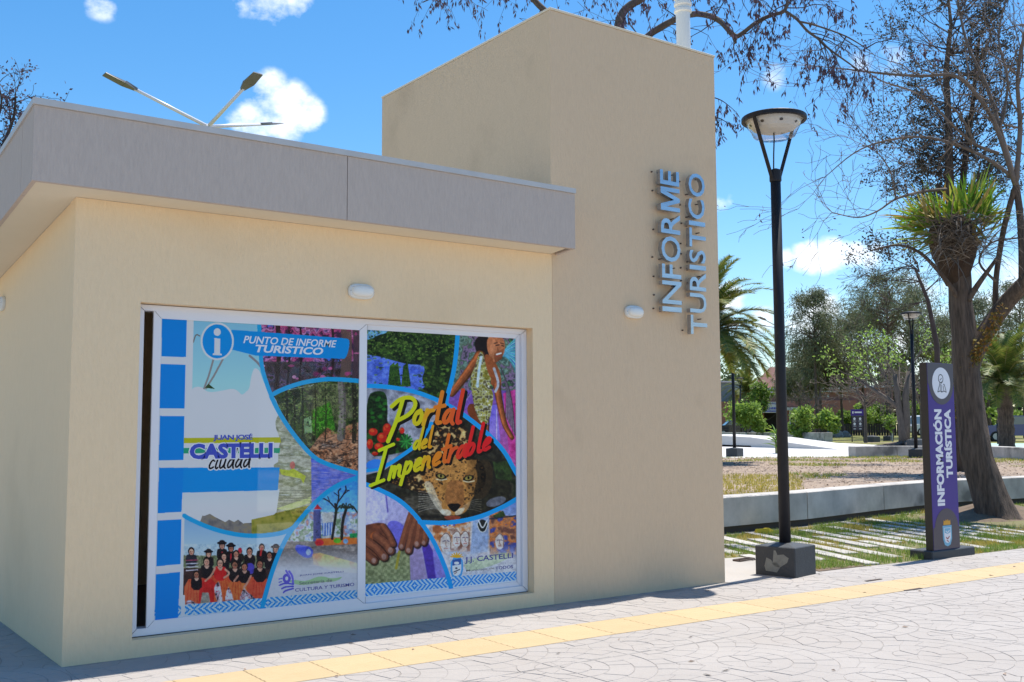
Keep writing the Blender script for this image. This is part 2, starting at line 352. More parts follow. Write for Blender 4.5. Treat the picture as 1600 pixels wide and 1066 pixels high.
def text_mesh(body, shear=0, offset=0, spacing=1.0, res=3, raw=False):
    if body == 'M': return [(x / .96, y) for x, y in GLYPH_M], [(0, 1, 2, 11, 12), (2, 3, 10, 11), (3, 4, 10), (4, 5, 9, 10), (5, 6, 7, 8, 9)], .96
    acc_ = [(i, ch) for i, ch in enumerate(body) if ch in 'ÓÉÍ']; plain = body.translate(str.maketrans('ÓÉÍ', 'OEI')); body = plain
    c = bpy.data.curves.new('lettering', 'FONT'); c.body = body; c.shear = shear; c.offset = offset; c.space_character = spacing
    c.resolution_u = res; c.fill_mode = 'FRONT'
    o = bpy.data.objects.new('lettering', c); COL.objects.link(o)
    dg = bpy.context.evaluated_depsgraph_get(); me = bpy.data.meshes.new_from_object(o.evaluated_get(dg))
    v = [tuple(p.co) for p in me.vertices]; f = [tuple(p.vertices) for p in me.polygons]
    bpy.data.objects.remove(o); bpy.data.curves.remove(c); bpy.data.meshes.remove(me)
    if raw: return v, f, 0
    for i, ch in acc_:   # acute accents as slanted bars over the capital
        a = text_extents(plain[:i + 1], shear=shear, offset=offset, spacing=spacing)[1]; w_ = text_extents(plain[i], shear=shear, offset=offset); cx = a - (w_[1] - w_[0]) / 2
        yt = max(p[1] for p in v if p[1] < 2); j = len(v); k = .05 + offset * .8; s_ = shear * .15
        v += [(cx - k - .03 + s_, .745), (cx + k - .05 + s_, .745), (cx + k + .09 + s_, .885), (cx - k + .07 + s_, .885)]; f.append((j, j + 1, j + 2, j + 3))
    xs = [p[0] for p in v]; ys = [p[1] for p in v]; x0, x1, y0, y1 = min(xs), max(xs), min(ys), max(ys)
    return [((p[0] - x0) / (x1 - x0), (p[1] - y0) / (y1 - y0)) for p in v], f, (x1 - x0) / (y1 - y0)
def lettering(body, P0, right, upv, w, h, depth, m, parent, name='lettering', shear=0, offset=0, spacing=1.0, label=None, split=False):
    """solid letters: P0 lower left corner on the carrying face, depth along right x up"""
    v, f, _ = text_mesh(body, shear, offset, spacing)
    P0, right, upv = Vector(P0), Vector(right), Vector(upv); nrm = right.cross(upv)
    b = MB(); n = len(v)
    b.v = [tuple(P0 + right * (x * w) + upv * (y * h) + nrm * depth) for x, y in v] + [tuple(P0 + right * (x * w) + upv * (y * h)) for x, y in v]
    if split:   # one object per letter
        par = list(range(n))
        def fd(i):
            while par[i] != i: par[i] = par[par[i]]; i = par[i]
            return i
        key = {}
        for i in range(n): k = (round(v[i][0], 5), round(v[i][1], 5)); par[fd(i)] = fd(key.setdefault(k, i))
        for q in f:
            for k in q[1:]: par[fd(k)] = fd(q[0])
        grp = {}
        for q in f: grp.setdefault(fd(q[0]), []).append(q)
        for g in grp.values():
            c = MB(); c.v = b.v; e_ = {}
            for q in g:
                for k in range(len(q)): e_[(q[k], q[(k + 1) % len(q)])] = 1
            fs = [tuple(q) for q in g] + [tuple(n + k for k in reversed(q)) for q in g] + [(j, i, n + i, n + j) for (i, j) in e_ if (j, i) not in e_]
            used = sorted({i for q in fs for i in q}); mp_ = {i: k for k, i in enumerate(used)}
            c.v = [b.v[i] for i in used]; c.f = [tuple(mp_[i] for i in q) for q in fs]; c.build('letter', m, parent)
        return None
    cnt = {}
    for q in f:
        for k in range(len(q)): e = (q[k], q[(k + 1) % len(q)]); cnt[e] = cnt.get(e, 0) + 1
    b.f = [tuple(q) for q in f] + [tuple(n + k for k in reversed(q)) for q in f]
    for (i, j) in cnt:
        if (j, i) not in cnt: b.f.append((j, i, n + i, n + j))
    return b.build(name, m, parent, label=label)
def clip(poly, a, b, c):
    """part of a polygon (x,y tuples) with a*x+b*y+c >= 0"""
    o = []
    for i in range(len(poly)):
        p, q = poly[i], poly[(i + 1) % len(poly)]
        dp, dq = a * p[0] + b * p[1] + c, a * q[0] + b * q[1] + c
        if dp >= 0: o.append(p)
        if (dp >= 0) != (dq >= 0):
            t = dp / (dp - dq); o.append((p[0] + (q[0] - p[0]) * t, p[1] + (q[1] - p[1]) * t))
    return o
def inside(pt, poly):
    r = False; x, y = pt; j = len(poly) - 1
    for i in range(len(poly)):
        (xi, yi), (xj, yj) = poly[i], poly[j]
        if (yi > y) != (yj > y) and x < (xj - xi) * (y - yi) / (yj - yi) + xi: r = not r
        j = i
    return r
def area(p): return abs(sum(p[i][0] * p[(i + 1) % len(p)][1] - p[(i + 1) % len(p)][0] * p[i][1] for i in range(len(p)))) / 2
# ------------------------------------------------------------------ pavement in front of the office
TILT = -.016                                   # the paving runs very slightly off the facade's line
BX, TX = 6.3946, 4.1712                        # right end of the tower, left end of the tower
def strip_y(x, k): return (-.872 if k else -1.372) + TILT * (x - 3)
pave = MB().box(-60, -60, -.30, 80, 12, -.0030).build('pavement', MT['joint'])
tag(pave, kind='structure')
# imprinted fan pattern: every stone of the stamp stands proud of the joints
stones = []
FR = .62
def fan(cx, cy, ang):
    e1, e2, e3 = rnd.uniform(.15, .19), rnd.uniform(.305, .345), rnd.uniform(.455, .50); rings = [(.0, e1), (e1, e2), (e2, e3), (e3, FR)]
    ca, sa = math.cos(ang), math.sin(ang)
    def lim(r):
        k = (r * r + FR * FR) / (2 * math.sqrt(2) * max(r, 1e-6) * FR)
        return math.acos(min(1, max(-1, k)))
    for i, (r0, r1) in enumerate(rings):
        spans = []
        def a0(r): return -math.pi / 4 + lim(r)
        if i == 0: spans = [(lambda r: -math.pi / 2, lambda r: 1.5 * math.pi, 5)]
        else: spans = [(a0, lambda r: math.pi - a0(r), (0, 8, 10, 11)[i]), (lambda r: -3 * math.pi / 4 + lim(r), lambda r: -math.pi / 4 - lim(r), (0, 2, 1, 1)[i])]
        for lo, hi, n in spans:
            js = [0] + [rnd.uniform(-.22, .22) for _ in range(n - 1)] + [0]
            for k in range(n):
                g0 = r0 + .0016 + rnd.uniform(0, .0022); g1 = r1 - .0016 - rnd.uniform(0, .0022)
                if i == 0: g0 = .012
                def P(r, t):
                    w = lo(r) + (hi(r) - lo(r)) * t
                    return (r * math.cos(w), r * math.sin(w))
                t0, t1 = (k + js[k]) / n, (k + 1 + js[k + 1]) / n
                if i and (hi(g1) - lo(g1)) * (t1 - t0) * g1 < .03 and (hi(g0) - lo(g0)) * (t1 - t0) * g0 < .03: continue
                gg = .0018 / max(.05, (r0 + r1) / 2) / max(.3, hi((r0 + r1) / 2) - lo((r0 + r1) / 2))
                t0 += gg; t1 -= gg
                if rnd.random() < .3 and k < n - 1: t1 += gg * 2.2
                gm = [g0 + (g1 - g0) * q for q in (.28, .5, .75)] if i else []
                pts = [P(g0, t0), P(g0, (t0 + t1) / 2), P(g0, t1)] + ([P(q, t1) for q in gm] if k == n - 1 else []) + [P(g1, t1), P(g1, t0 + (t1 - t0) * .67), P(g1, t0 + (t1 - t0) * .33), P(g1, t0)] + ([P(q, t0) for q in gm[::-1]] if k == 0 else [])
                pts = pts[::-1]
                stones.append([(cx + x * ca - y * sa, cy + x * sa + y * ca) for x, y in pts])
rnd = random.Random(5)
for j in range(-12, 16):
    for i in range(-7, 15):
        x = i * 2 * FR + (j % 2) * FR; y = j * FR
        a = R(-118); px, py = x * math.cos(a) - y * math.sin(a) + 6, x * math.sin(a) + y * math.cos(a) - 1
        if -3.2 < px < 17 and -5.0 < py < 5.5: fan(px, py, a)
def cells(p):
    """the stone cut at the facade, the tactile strip, the plain slab and the sawn joints"""
    res = []
    up_ = clip(p, -TILT, 1, .872 + 3 * TILT - .006); lo_ = clip(p, TILT, -1, -1.372 - 3 * TILT - .006)
    parts = []
    if len(up_) > 2:
        l = clip(up_, -1, 0, -.004)
        if len(l) > 2: parts.append(l)
        r = clip(up_, 1, 0, .0)
        if len(r) > 2:
            r = clip(r, 0, -1, -.004)
            if len(r) > 2:
                k = clip(r, -.016, -1, -.05)
                if len(k) > 2: r = k
                else: r = []
                if r: parts.append(r)
    if len(lo_) > 2:
        a = clip(lo_, 0.012, 1, 1.95 - .02); b = clip(lo_, -.012, -1, -1.95 - .005)
        parts += [q for q in (a, b) if len(q) > 2]
    for q in parts:
        for k in range(-2, 6):
            x0 = 2.60 + 3.13 * k
            c = clip(clip(q, 1, .02, -(x0 + .005) + .03), -1, -.02, x0 + 3.13 - .005 - .03) if len(q) > 2 else []
            if len(c) > 2 and area(c) > .0012: res.append(c)
    return res
flat = []
for s in stones:
    for c in cells(s): flat.append(c)
inv = cam_ob.matrix_world.inverted()
def px_area(c):
    q = []
    for x, y in c:
        p = inv @ Vector((x, y, 0))
        if p.z > -.3: return 0
        q.append((F_PX * .64 * p.x / -p.z, F_PX * .64 * p.y / -p.z))
    mx = sum(a for a, b in q) / len(q); my = sum(b for a, b in q) / len(q)
    if abs(mx) > 515 or abs(my) > 345: return 0
    return area(q)
flat.sort(key=px_area, reverse=True)
def stone_mb(mb, c):
    n = len(c); cx = sum(p[0] for p in c) / n; cy = sum(p[1] for p in c) / n
    dz = rnd.uniform(-.0016, .0008); tx, ty = rnd.uniform(-.004, .004), rnd.uniform(-.004, .004)
    i = len(mb.v); mb.v += [(x, y, -.0035) for x, y in c]
    mb.v += [(x + (cx - x) * .03, y + (cy - y) * .03, dz + (x - cx) * tx + (y - cy) * ty) for x, y in c]
    mb.f.append(tuple(i + n + k for k in range(n)))
    for k in range(n): mb.f.append((i + k, i + (k + 1) % n, i + n + (k + 1) % n, i + n + k))
for c in flat[:290]:
    b = MB(); stone_mb(b, c); b.build('stone', MT['stone'], pave)
b = MB()
for c in flat[290:]: stone_mb(b, c)
b.build('small_stones', MT['stone'], pave, kind='stuff')

# plain slab beside the lamp and behind the tower
lawn_poly = [(6.46, 1.62), (8.45, 1.30), (7.72, .03), (8.6, -.10), (9.9, -.16), (11.2, -.22), (16, -.28), (26, -.45), (26, 4.2), (16.6, 4.15), (14.9, 3.95), (12.2, 3.5), (10.1, 3.4), (6.46, 3.0)]
slab = MB().prism([(BX + .004, -.047 + TILT * 3), (7.76, -.14), (7.72, .026), (8.44, 1.30), (6.46, 1.615), (BX + .004, 1.62)], -.02, .001).build('concrete_slab', MT['plain_conc']); tag(slab, kind='structure')
lawn = MB().prism(lawn_poly, -.05, -.002).build('paver_lawn', MT['lawn_soil']); tag(lawn, kind='structure')

bs = MB().prism([(.3, 3.45), (6.3, 3.45), (6.3, 11), (.3, 11)], -.02, .003).build('added_rear_pavement', MT['plain_conc']); tag(bs, kind='structure')  # pale slab added to brighten what shows through the rear opening
# yellow tactile strip, tile by tile
tstrip = MB().prism([(-8, strip_y(-8, 0)), (24, strip_y(24, 0)), (24, strip_y(24, 1)), (-8, strip_y(-8, 1))], -.02, -.0018).build('tactile_pavement', MT['tile_joint']); tag(tstrip, kind='structure')
tile = MB(); hw = .2286
tile.cbox(-hw, -.246, -.006, hw, .246, .002, .003)
for k in range(6):
    y = -.19 + .076 * k
    tile.hexa(((-hw + .002, y - .017, .002), (hw - .002, y - .017, .002), (hw - .002, y + .017, .002), (-hw + .002, y + .017, .002), (-hw + .005, y - .010, .0042), (hw - .005, y - .010, .0042), (hw - .005, y + .010, .0042), (-hw + .005, y + .010, .0042)))
t0 = tile.build('tile', MT['yellow'], None)
for k in range(-6, 40):
    x = 1.61 + .4605 * k; o = t0 if k == -6 else t0.copy()
    if k > -6: COL.objects.link(o)
    o.parent = tstrip; o.location = (x, (strip_y(x, 0) + strip_y(x, 1)) / 2, rnd.uniform(-.0006, .0006)); o.rotation_euler = (0, 0, TILT)

# pale paver bars in the lawn
pd = Vector((math.cos(R(-112)), math.sin(R(-112)))); pn = Vector((-pd.y, pd.x))
if pn.x < 0: pn = -pn
k = 0; bars = []
for i in range(-6, 46):
    off = i * .335
    for j in range(-4, 5):
        L0 = j * 1.52 + (i % 3) * .52 + rnd.uniform(-.06, .06); L1 = L0 + 1.40
        base = Vector((8.8, 3.6)) + pn * off
        q = [base + pd * L0 - pn * .098, base + pd * L1 - pn * .098, base + pd * L1 + pn * .098, base + pd * L0 + pn * .098]
        q = [(p.x, p.y) for p in q]
        if sum(inside(p, lawn_poly) for p in q) < 3 or max(p[0] for p in q) > 19: continue
        if max(p[1] for p in q) > 3.9 or any((p[0] - 15.75) ** 2 + (p[1] - 2.4) ** 2 < 1.5 for p in q): continue
        bars.append((q, (base + pd * (L0 + .7))))
for q, c in bars:
    if not all(inside(p, lawn_poly) for p in q): q = [((p[0] - c.x) * .8 + c.x, (p[1] - c.y) * .8 + c.y) for p in q]
    z = rnd.uniform(.006, .02); sk = rnd.uniform(-.012, .012); n = len(q)
    b = MB(); qq = q if area(q) and sum(q[i][0] * q[(i + 1) % n][1] - q[(i + 1) % n][0] * q[i][1] for i in range(n)) > 0 else q[::-1]
    i0 = [(p[0], p[1], -.03) for p in qq]; i1 = [(p[0], p[1], z - .006) for p in qq]; cx = sum(p[0] for p in qq) / n; cy = sum(p[1] for p in qq) / n
    i2 = [(p[0] + (cx - p[0]) * .012, p[1] + (cy - p[1]) * .012, z + sk * (1 if kk % 2 else -1) * .3) for kk, p in enumerate(qq)]
    b.v = i0 + i1 + i2; b.f = [tuple(2 * n + t for t in range(n))]
    for a_ in (0, n):
        for t in range(n): b.f.append((a_ + t, a_ + (t + 1) % n, a_ + n + (t + 1) % n, a_ + n + t))
    b.build('paver', MT['paver'], lawn)
bar_polys = [q for q, c in bars]
# grass between the bars
g = MB(); gr = random.Random(3); tries = 0
def blade(mb, p, h, w, lean, az):
    dx, dy = math.cos(az), math.sin(az); i = len(mb.v)
    mb.v += [(p[0] - dy * w, p[1] + dx * w, p[2]), (p[0] + dy * w, p[1] - dx * w, p[2]), (p[0] + dx * lean, p[1] + dy * lean, p[2] + h)]; mb.f.append((i, i + 1, i + 2))
from mathutils import noise as mnoise
def nz2(x, y, s=1, o=0): return mnoise.noise(Vector((x * s + o, y * s - o, o)))
bb = [(min(p[0] for p in q), max(p[0] for p in q), min(p[1] for p in q), max(p[1] for p in q), q) for q in bar_polys]
cellsd = {}
for e in bb:
    for ix in range(int(e[0] // 1), int(e[1] // 1) + 1):
        for iy in range(int(e[2] // 1), int(e[3] // 1) + 1): cellsd.setdefault((ix, iy), []).append(e)
gd = MB()
for _ in range(64000):
    x, y = gr.uniform(6.5, 20), gr.uniform(-.42, 4.1)
    if not inside((x, y), lawn_poly): continue
    n = nz2(x, y, .9) + .5 * nz2(x, y, 3.1, 7)
    dens = .62 + .9 * n + (.5 if y < .5 and x > 10 else 0)
    if y > 3.2 + .13 * (x - 10) and x < 17: continue
    if gr.random() > dens: continue
    if (x - 15.75) ** 2 + (y - 2.4) ** 2 < 2.2 and gr.random() < .92: continue
    if abs(x - 10.2) < .45 and abs(y + .08) < .16: continue
    hit = any(e[0] < x < e[1] and e[2] < y < e[3] and inside((x, y), e[4]) for e in cellsd.get((int(x // 1), int(y // 1)), ()))
    if hit and gr.random() < .965: continue
    dry = nz2(x, y, 1.6, 21) > .18
    for k in range(3):
        h = gr.uniform(.022, .075) * (1.35 if n > .25 else 1)
        blade(gd if dry else g, (x + gr.uniform(-.02, .02), y + gr.uniform(-.02, .02), -.004), h, gr.uniform(.0025, .005), gr.uniform(0, .05), gr.uniform(0, 6.28))
g.build('lawn_grass', MT['grass'], lawn, kind='stuff'); gd.build('dry_lawn_grass', MT['grass_dry'], lawn, kind='stuff')
# worn concrete edge beside the lamp and the bare soil next to it
MB().prism([(7.82, -.06), (8.62, -.085), (8.50, .05), (7.86, .10)], -.02, .004).build('soil_patch', MT['soil'], lawn)

# ------------------------------------------------------------------ raised park: bed, plaza, far lawn
edge = [(-160, 9.5), (6.5, 9.5), (6.62, 3.30), (10.1, 3.72), (12.2, 3.83), (14.8, 4.3), (16.5, 4.5), (19, 4.55), (40, 7), (170, 20)]
dist = [0, .6, 3, 6, 10, 14, 20, 30, 45, 70, 110, 180, 320, 700]
b = MB()
for i in range(len(edge) - 1):
    for j in range(len(dist) - 1):
        q = []
        for (ex, ey), dd in ((edge[i], dist[j]), (edge[i + 1], dist[j]), (edge[i + 1], dist[j + 1]), (edge[i], dist[j + 1])):
            x, y = ex + VIEW.x * dd, ey + VIEW.y * dd
            q.append((x, y, ground_z(x, y)))
        b.poly(q)
park = b.build('park_ground', MT['park_grass']); tag(park, kind='structure')
def s_of(p): return (p[0] - CAM.x) * VIEW.x + (p[1] - CAM.y) * VIEW.y
def sheet(name, poly, m, lift, kind='structure'):
    b = MB()
    a0 = CAM.x * VIEW.x + CAM.y * VIEW.y
    for near in (True, False):
        sg = -1 if near else 1
        q = clip(poly, sg * VIEW.x, sg * VIEW.y, -sg * (a0 + 25))
        if len(q) > 2: b.poly([(x, y, ground_z(x, y) + lift) for x, y in q])
    o = b.build(name, m); tag(o, kind=kind); return o
P2 = lambda u, v: tuple(at_park(u, v)[:2])
bed = [(6.9, 3.9), (10.2, 3.95), (12.2, 4.07), (14.8, 4.53), (16.5, 4.73), (19, 4.8), (45, 7.5), P2(1700, 722), P2(1530, 713), P2(1340, 715), P2(1135, 716), (15.2, 15.6)]
sheet('dirt_ground', bed, MT['dirt'], .012)
plaza = [P2(1100, 716.5), P2(1340, 715.5), P2(1530, 713.5), P2(1700, 722.5), P2(1720, 700), P2(1440, 697), P2(1380, 696), P2(1290, 691.5), P2(1180, 690), P2(1040, 690)]
sheet('plaza_pavement', plaza, MT['plaza'], .008)
sheet('court_ground', [P2(1545, 703), P2(1720, 705), P2(1720, 694), P2(1545, 693)], MT['court'], .016)
# dry and green grass, litter on the bed
g = MB(); g2 = MB(); lt = MB()
for _ in range(46000):
    x, y = gr.uniform(7, 38), gr.uniform(3.9, 23)
    if not inside((x, y), bed): continue
    z = ground_z(x, y) + .012; n = nz2(x, y, .45, 3)
    d = math.hypot(x - CAM.x, y - CAM.y)
    left = math.atan2(x - CAM.x, y - CAM.y) < R(51.2) and d < 26
    far = d > 34.5
    if (left and n > -.35) or (far and n > -.05) or n > .42:
        for k in range(3):
            t = g if (left or gr.random() < .5) else g2
            blade(t, (x + gr.uniform(-.06, .06), y + gr.uniform(-.06, .06), z), gr.uniform(.03, .09), gr.uniform(.006, .012), gr.uniform(0, .07), gr.uniform(0, 6.28))
    elif gr.random() < .62:
        s = gr.uniform(.02, .06); a = gr.uniform(0, 6.28); i = len(lt.v)
        lt.v += [(x + s * math.cos(a + w), y + s * .6 * math.sin(a + w), z + gr.uniform(.002, .03)) for w in (0, 2.1, 4.2)]; lt.f.append((i, i + 1, i + 2))
bedo = bpy.data.objects['dirt_ground']
g.build('dry_bed_grass', MT['grass_dry'], bedo, kind='stuff'); g2.build('green_bed_grass', MT['grass'], bedo, kind='stuff'); lt.build('leaf_litter', MT['litter'], bedo, kind='stuff')

# cast concrete seat wall with a recessed plinth coloured dark as shade, block by block
def seat_wall(name, pts, h, th, label, z0=0, plinth=.11, m='conc_wall'):
    """pts: front line; thickness goes to its left"""
    c = Vector((pts[0][0], pts[0][1], z0)); t = thing(name, c, label, 'wall', None)
    pl = MB()
    for k in range(len(pts) - 1):
        a, b_ = Vector(pts[k]), Vector(pts[k + 1]); d = (b_ - a).normalized(); n = Vector((-d.y, d.x))
        a1, b1 = a + d * .013, b_ - d * .013
        zz0, zz1 = z0 + plinth, z0 + h; ch = .012
        def ring(z, k_): return [(*(a1 + d * k_ + n * k_), z), (*(b1 - d * k_ + n * k_), z), (*(b1 - d * k_ + n * (th - k_)), z), (*(a1 + d * k_ + n * (th - k_)), z)]
        mb = MB(); r0, r1, r2 = ring(zz0, 0), ring(zz1 - ch, 0), ring(zz1, ch)
        mb.v = r0 + r1 + r2; mb.f = [(3, 2, 1, 0), (8, 9, 10, 11)] + [(o + q, o + (q + 1) % 4, o + 4 + (q + 1) % 4, o + 4 + q) for o in (0, 4) for q in range(4)]
        mb.build('concrete_block', [MT[m]], t)
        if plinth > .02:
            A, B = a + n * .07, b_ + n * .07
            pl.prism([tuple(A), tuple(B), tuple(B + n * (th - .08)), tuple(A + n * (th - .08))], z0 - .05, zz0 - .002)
    if pl.v: pl.build('plinth', MT['conc_shade'], t)
    return t
seat_wall('seat_wall', [(6.66, 3.24), (9.2, 3.38), (12.17, 3.54), (14.86, 3.98), (17.4, 4.28), (19.0, 4.10), (21.5, 3.9), (25, 4.4)], .545, .42, 'long low cast concrete seat wall behind the striped paver lawn')
# second low wall by the far plaza lamp
p = [at_park(1337, 715), at_park(1402, 714), at_park(1466, 713.5), at_park(1530, 714), at_park(1600, 720), at_park(1660, 724)]
seat_wall('seat_wall', [tuple(q[:2]) for q in p], .42, .5, 'low grey wall crossing behind the slim lamp and the tall totem', z0=p[0].z - .03, plinth=.01)
p = [at_park(1100, 684), at_park(1180, 686), at_park(1236, 689), at_park(1288, 690.5)]
seat_wall('seat_wall', [tuple(q[:2]) for q in p], .62, .6, 'distant low concrete wall behind the white ramp', z0=p[-1].z - .04, plinth=.01)
# white ramp: a thin sloping slab, a dark block standing in for the shade below
A, B = at_park(1090, 697), at_park(1312, 703); d = (B - A); d.z = 0; Ln = d.length; d.normalize(); n = Vector((-d.y, d.x, 0))
t = thing('access_ramp', A, 'white sloping concrete ramp with a dark shaded side in the plaza', 'ramp')
b = MB(); Wd = 2.6
def rp(s_, w_, z_): q = A + d * s_ + n * w_; return (q.x, q.y, B.z - .02 + z_)
prof = [(0, .70), (Ln * .42, .56), (Ln, .03)]
for (s0, z0), (s1, z1) in zip(prof, prof[1:]):
    e0, e1 = min(.5, z0 - .01), min(.42, max(.02, z1 - .01))
    b.hexa((rp(s0, 0, z0 - e0), rp(s1, 0, z1 - e1), rp(s1, Wd, z1 - e1), rp(s0, Wd, z0 - e0), rp(s0, 0, z0), rp(s1, 0, z1), rp(s1, Wd, z1), rp(s0, Wd, z0)))
b.build('deck', MT['plaza'], t)
MB().hexa((rp(0, .5, 0), rp(Ln * .75, .5, 0), rp(Ln * .75, Wd, 0), rp(0, Wd, 0), rp(0, .5, .46), rp(Ln * .75, .5, .04), rp(Ln * .75, Wd, .04), rp(0, Wd, .46))).build('shade_block', MT['conc_shade'], t)  # solid dark filler painted as the shadow under the open slab
# small iron pieces let into the pavement
for (x, y), lb in (((7.70, -.83), 'short dark drain slot on the wall side of the yellow strip'), ((7.45, -1.45), 'short dark drain slot on the street side of the yellow strip')):
    b = MB().box(x - .13, y - .018, .0022, x + .13, y + .018, .0055)
    o = b.build('drain_slot', MT['rust']); tag(o, lb, 'drain')
t = MB(); 
cc = at_z(1165, 876, 0)
for k in range(2):
    t.tube([(cc.x - .16, cc.y + .10 * k - .05, .012), (cc.x + .10, cc.y + .10 * k - .05, .02)], .012, 6)
t.tube([(cc.x - .16, cc.y - .05, .012), (cc.x - .16, cc.y + .05, .012)], .012, 6); t.tube([(cc.x + .10, cc.y - .05, .02), (cc.x + .10, cc.y + .05, .02)], .012, 6)
tag(t.build('iron_frame', MT['rust']), 'small rusty iron frame lying on the plain slab by the charcoal lamp base', 'iron frame')
b = MB(); yb = at_z(1192, 833, 0)  # unidentified yellow object, shaped as a low wavy slab
b.prism([(yb.x - .22, yb.y - .05), (yb.x + .05, yb.y - .08), (yb.x + .25, yb.y), (yb.x + .12, yb.y + .07), (yb.x - .12, yb.y + .06)], .0, .05)
b.v = [(x, y, z + (.03 * math.sin(x * 20) if z > .01 else 0)) for x, y, z in b.v]
tag(b.build('yellow_object', MT['yellow_bit']), 'crumpled yellow scrap lying at the foot of the seat wall', 'litter')

# a few dry leaves blown onto the pavement
lt = MB()
for _ in range(70):
    x, y = gr.uniform(-1, 13), gr.uniform(-4.2, -.15); a = gr.uniform(0, 6.28); s = gr.uniform(.012, .03); i = len(lt.v)
    lt.v += [(x + s * 1.5 * math.cos(a), y + s * 1.5 * math.sin(a), .004), (x - s * .5 * math.sin(a), y + s * .5 * math.cos(a), .012), (x - s * 1.3 * math.cos(a), y - s * 1.3 * math.sin(a), .005), (x + s * .5 * math.sin(a), y - s * .5 * math.cos(a), .004)]; lt.f.append((i, i + 1, i + 2, i + 3))
lt.build('fallen_leaves', MT['litter'], pave, kind='stuff')
# ------------------------------------------------------------------ tourist office
AX = 4.1712; TOP = 5.5087; TD = 3.2531
office = thing('tourist_office', (3.2, 1.6, 0), 'cream stuccoed tourist office with grey roof edge and tall blank tower', 'building')
WX0, WX1, WZ0, WZ1 = .455, 3.945, .118, 2.476
SL = -.0895
def roof_low(y): return 3.1966 + SL * (y + .26)
D_OFF = 3.08
b = MB(); th = .16
# front wall around the opening (butted pieces), left side wall sloping with the roof, rear wall with a window
b.box(0, 0, -.02, WX0, th, 3.175); b.box(WX1, 0, -.02, AX - .0, th, 3.175); b.box(WX0, 0, WZ1, WX1, th, 3.175); b.box(WX0, 0, -.02, WX1, th, WZ0)
b.hexa(((0, th, -.02), (th, th, -.02), (th, D_OFF, -.02), (0, D_OFF, -.02), (0, th, roof_low(th)), (th, th, roof_low(th)), (th, D_OFF, roof_low(D_OFF)), (0, D_OFF, roof_low(D_OFF))))
RY = 3.08
b.box(th, RY, -.02, 2.62, RY + .14, 2.85); b.box(3.30, RY, -.02, AX, RY + .14, 2.85); b.box(2.62, RY, 2.32, 3.30, RY + .14, 2.85); b.box(2.62, RY, -.02, 3.30, RY + .14, .30)
b.build('stucco_wall', MT['stucco'], office)
MB().box(th + .002, th, .02, AX - .002, RY, .06).build('floor', MT['room'], office)
MB().box(2.60, RY + .145, 1.14, 3.32, RY + .15, 2.34).build('added_curtain', MT['added_curtain'], office)  # made-up cloth, added to glow pale through the left film
# roof slab with soffit, fascia and flashing
ox, oy, rx = -.3375, -.259, 4.241
b = MB()
def rq(x, y, dz): return (x, y, roof_low(y) + dz)
def slope_box(mb, x0, y0, x1, y1, z0, z1):
    mb.hexa((rq(x0, y0, z0), rq(x1, y0, z0), rq(x1, y1, z0), rq(x0, y1, z0), rq(x0, y0, z1), rq(x1, y0, z1), rq(x1, y1, z1), rq(x0, y1, z1)))
slope_box(b, ox + .03, oy + .03, AX - .01, D_OFF + .16, .004, .20); b.build('soffit', MT['soffit'], office)
b = MB(); slope_box(b, ox + .03, -.004, AX - .004, D_OFF + .16, .203, .30); b.build('roof', MT['conc_top'], office)
H1 = .505
b = MB(); slope_box(b, ox, oy, 1.940, oy + .03, 0, H1); slope_box(b, 1.946, oy, rx, oy + .03, 0, H1)
slope_box(b, rx - .03, oy + .03, rx, -.003, 0, H1); slope_box(b, ox + .03, oy + .03, rx - .03, -.003, .21, H1 - .002)
b.build('fascia', MT['fascia'], office)
b = MB(); slope_box(b, ox, oy + .032, ox + .03, .10, 0, H1); slope_box(b, ox, .106, ox + .03, D_OFF + .16, 0, H1); b.build('fascia', MT['fascia'], office)
b = MB(); slope_box(b, ox - .012, oy - .014, rx + .004, oy + .16, H1 + .002, H1 + .046); b.build('roof_flashing', MT['flash'], office)
b = MB(); slope_box(b, ox - .012, oy + .162, ox + .15, D_OFF + .16, H1 + .002, H1 + .046); b.build('roof_flashing', MT['flash'], office)
# tower
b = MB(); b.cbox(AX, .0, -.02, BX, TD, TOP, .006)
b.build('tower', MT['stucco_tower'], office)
MB().cbox(AX - .006, -.008, TOP + .001, BX + .008, TD + .006, TOP + .022, .003).build('coping', MT['soffit'], office)
b = MB(); pc = (6.385 - .02, .42)
b.lathe([(.078, TOP + .0), (.078, TOP + .78)], 20, pc); vp = b.build('vent_pipe', MT['white_plastic'], office, smooth=False)
b = MB()
for k in range(3): b.lathe([(.086, TOP + .62 + .075 * k), (.098, TOP + .63 + .075 * k), (.098, TOP + .655 + .075 * k), (.086, TOP + .665 + .075 * k)], 20, pc)
b.lathe([(.07, TOP + .60), (.07, TOP + .9)], 16, pc); b.lathe([(.11, TOP + .86), (.11, TOP + .88), (.02, TOP + .95)], 20, pc)
b.build('vent_cap', MT['white_plastic'], vp)

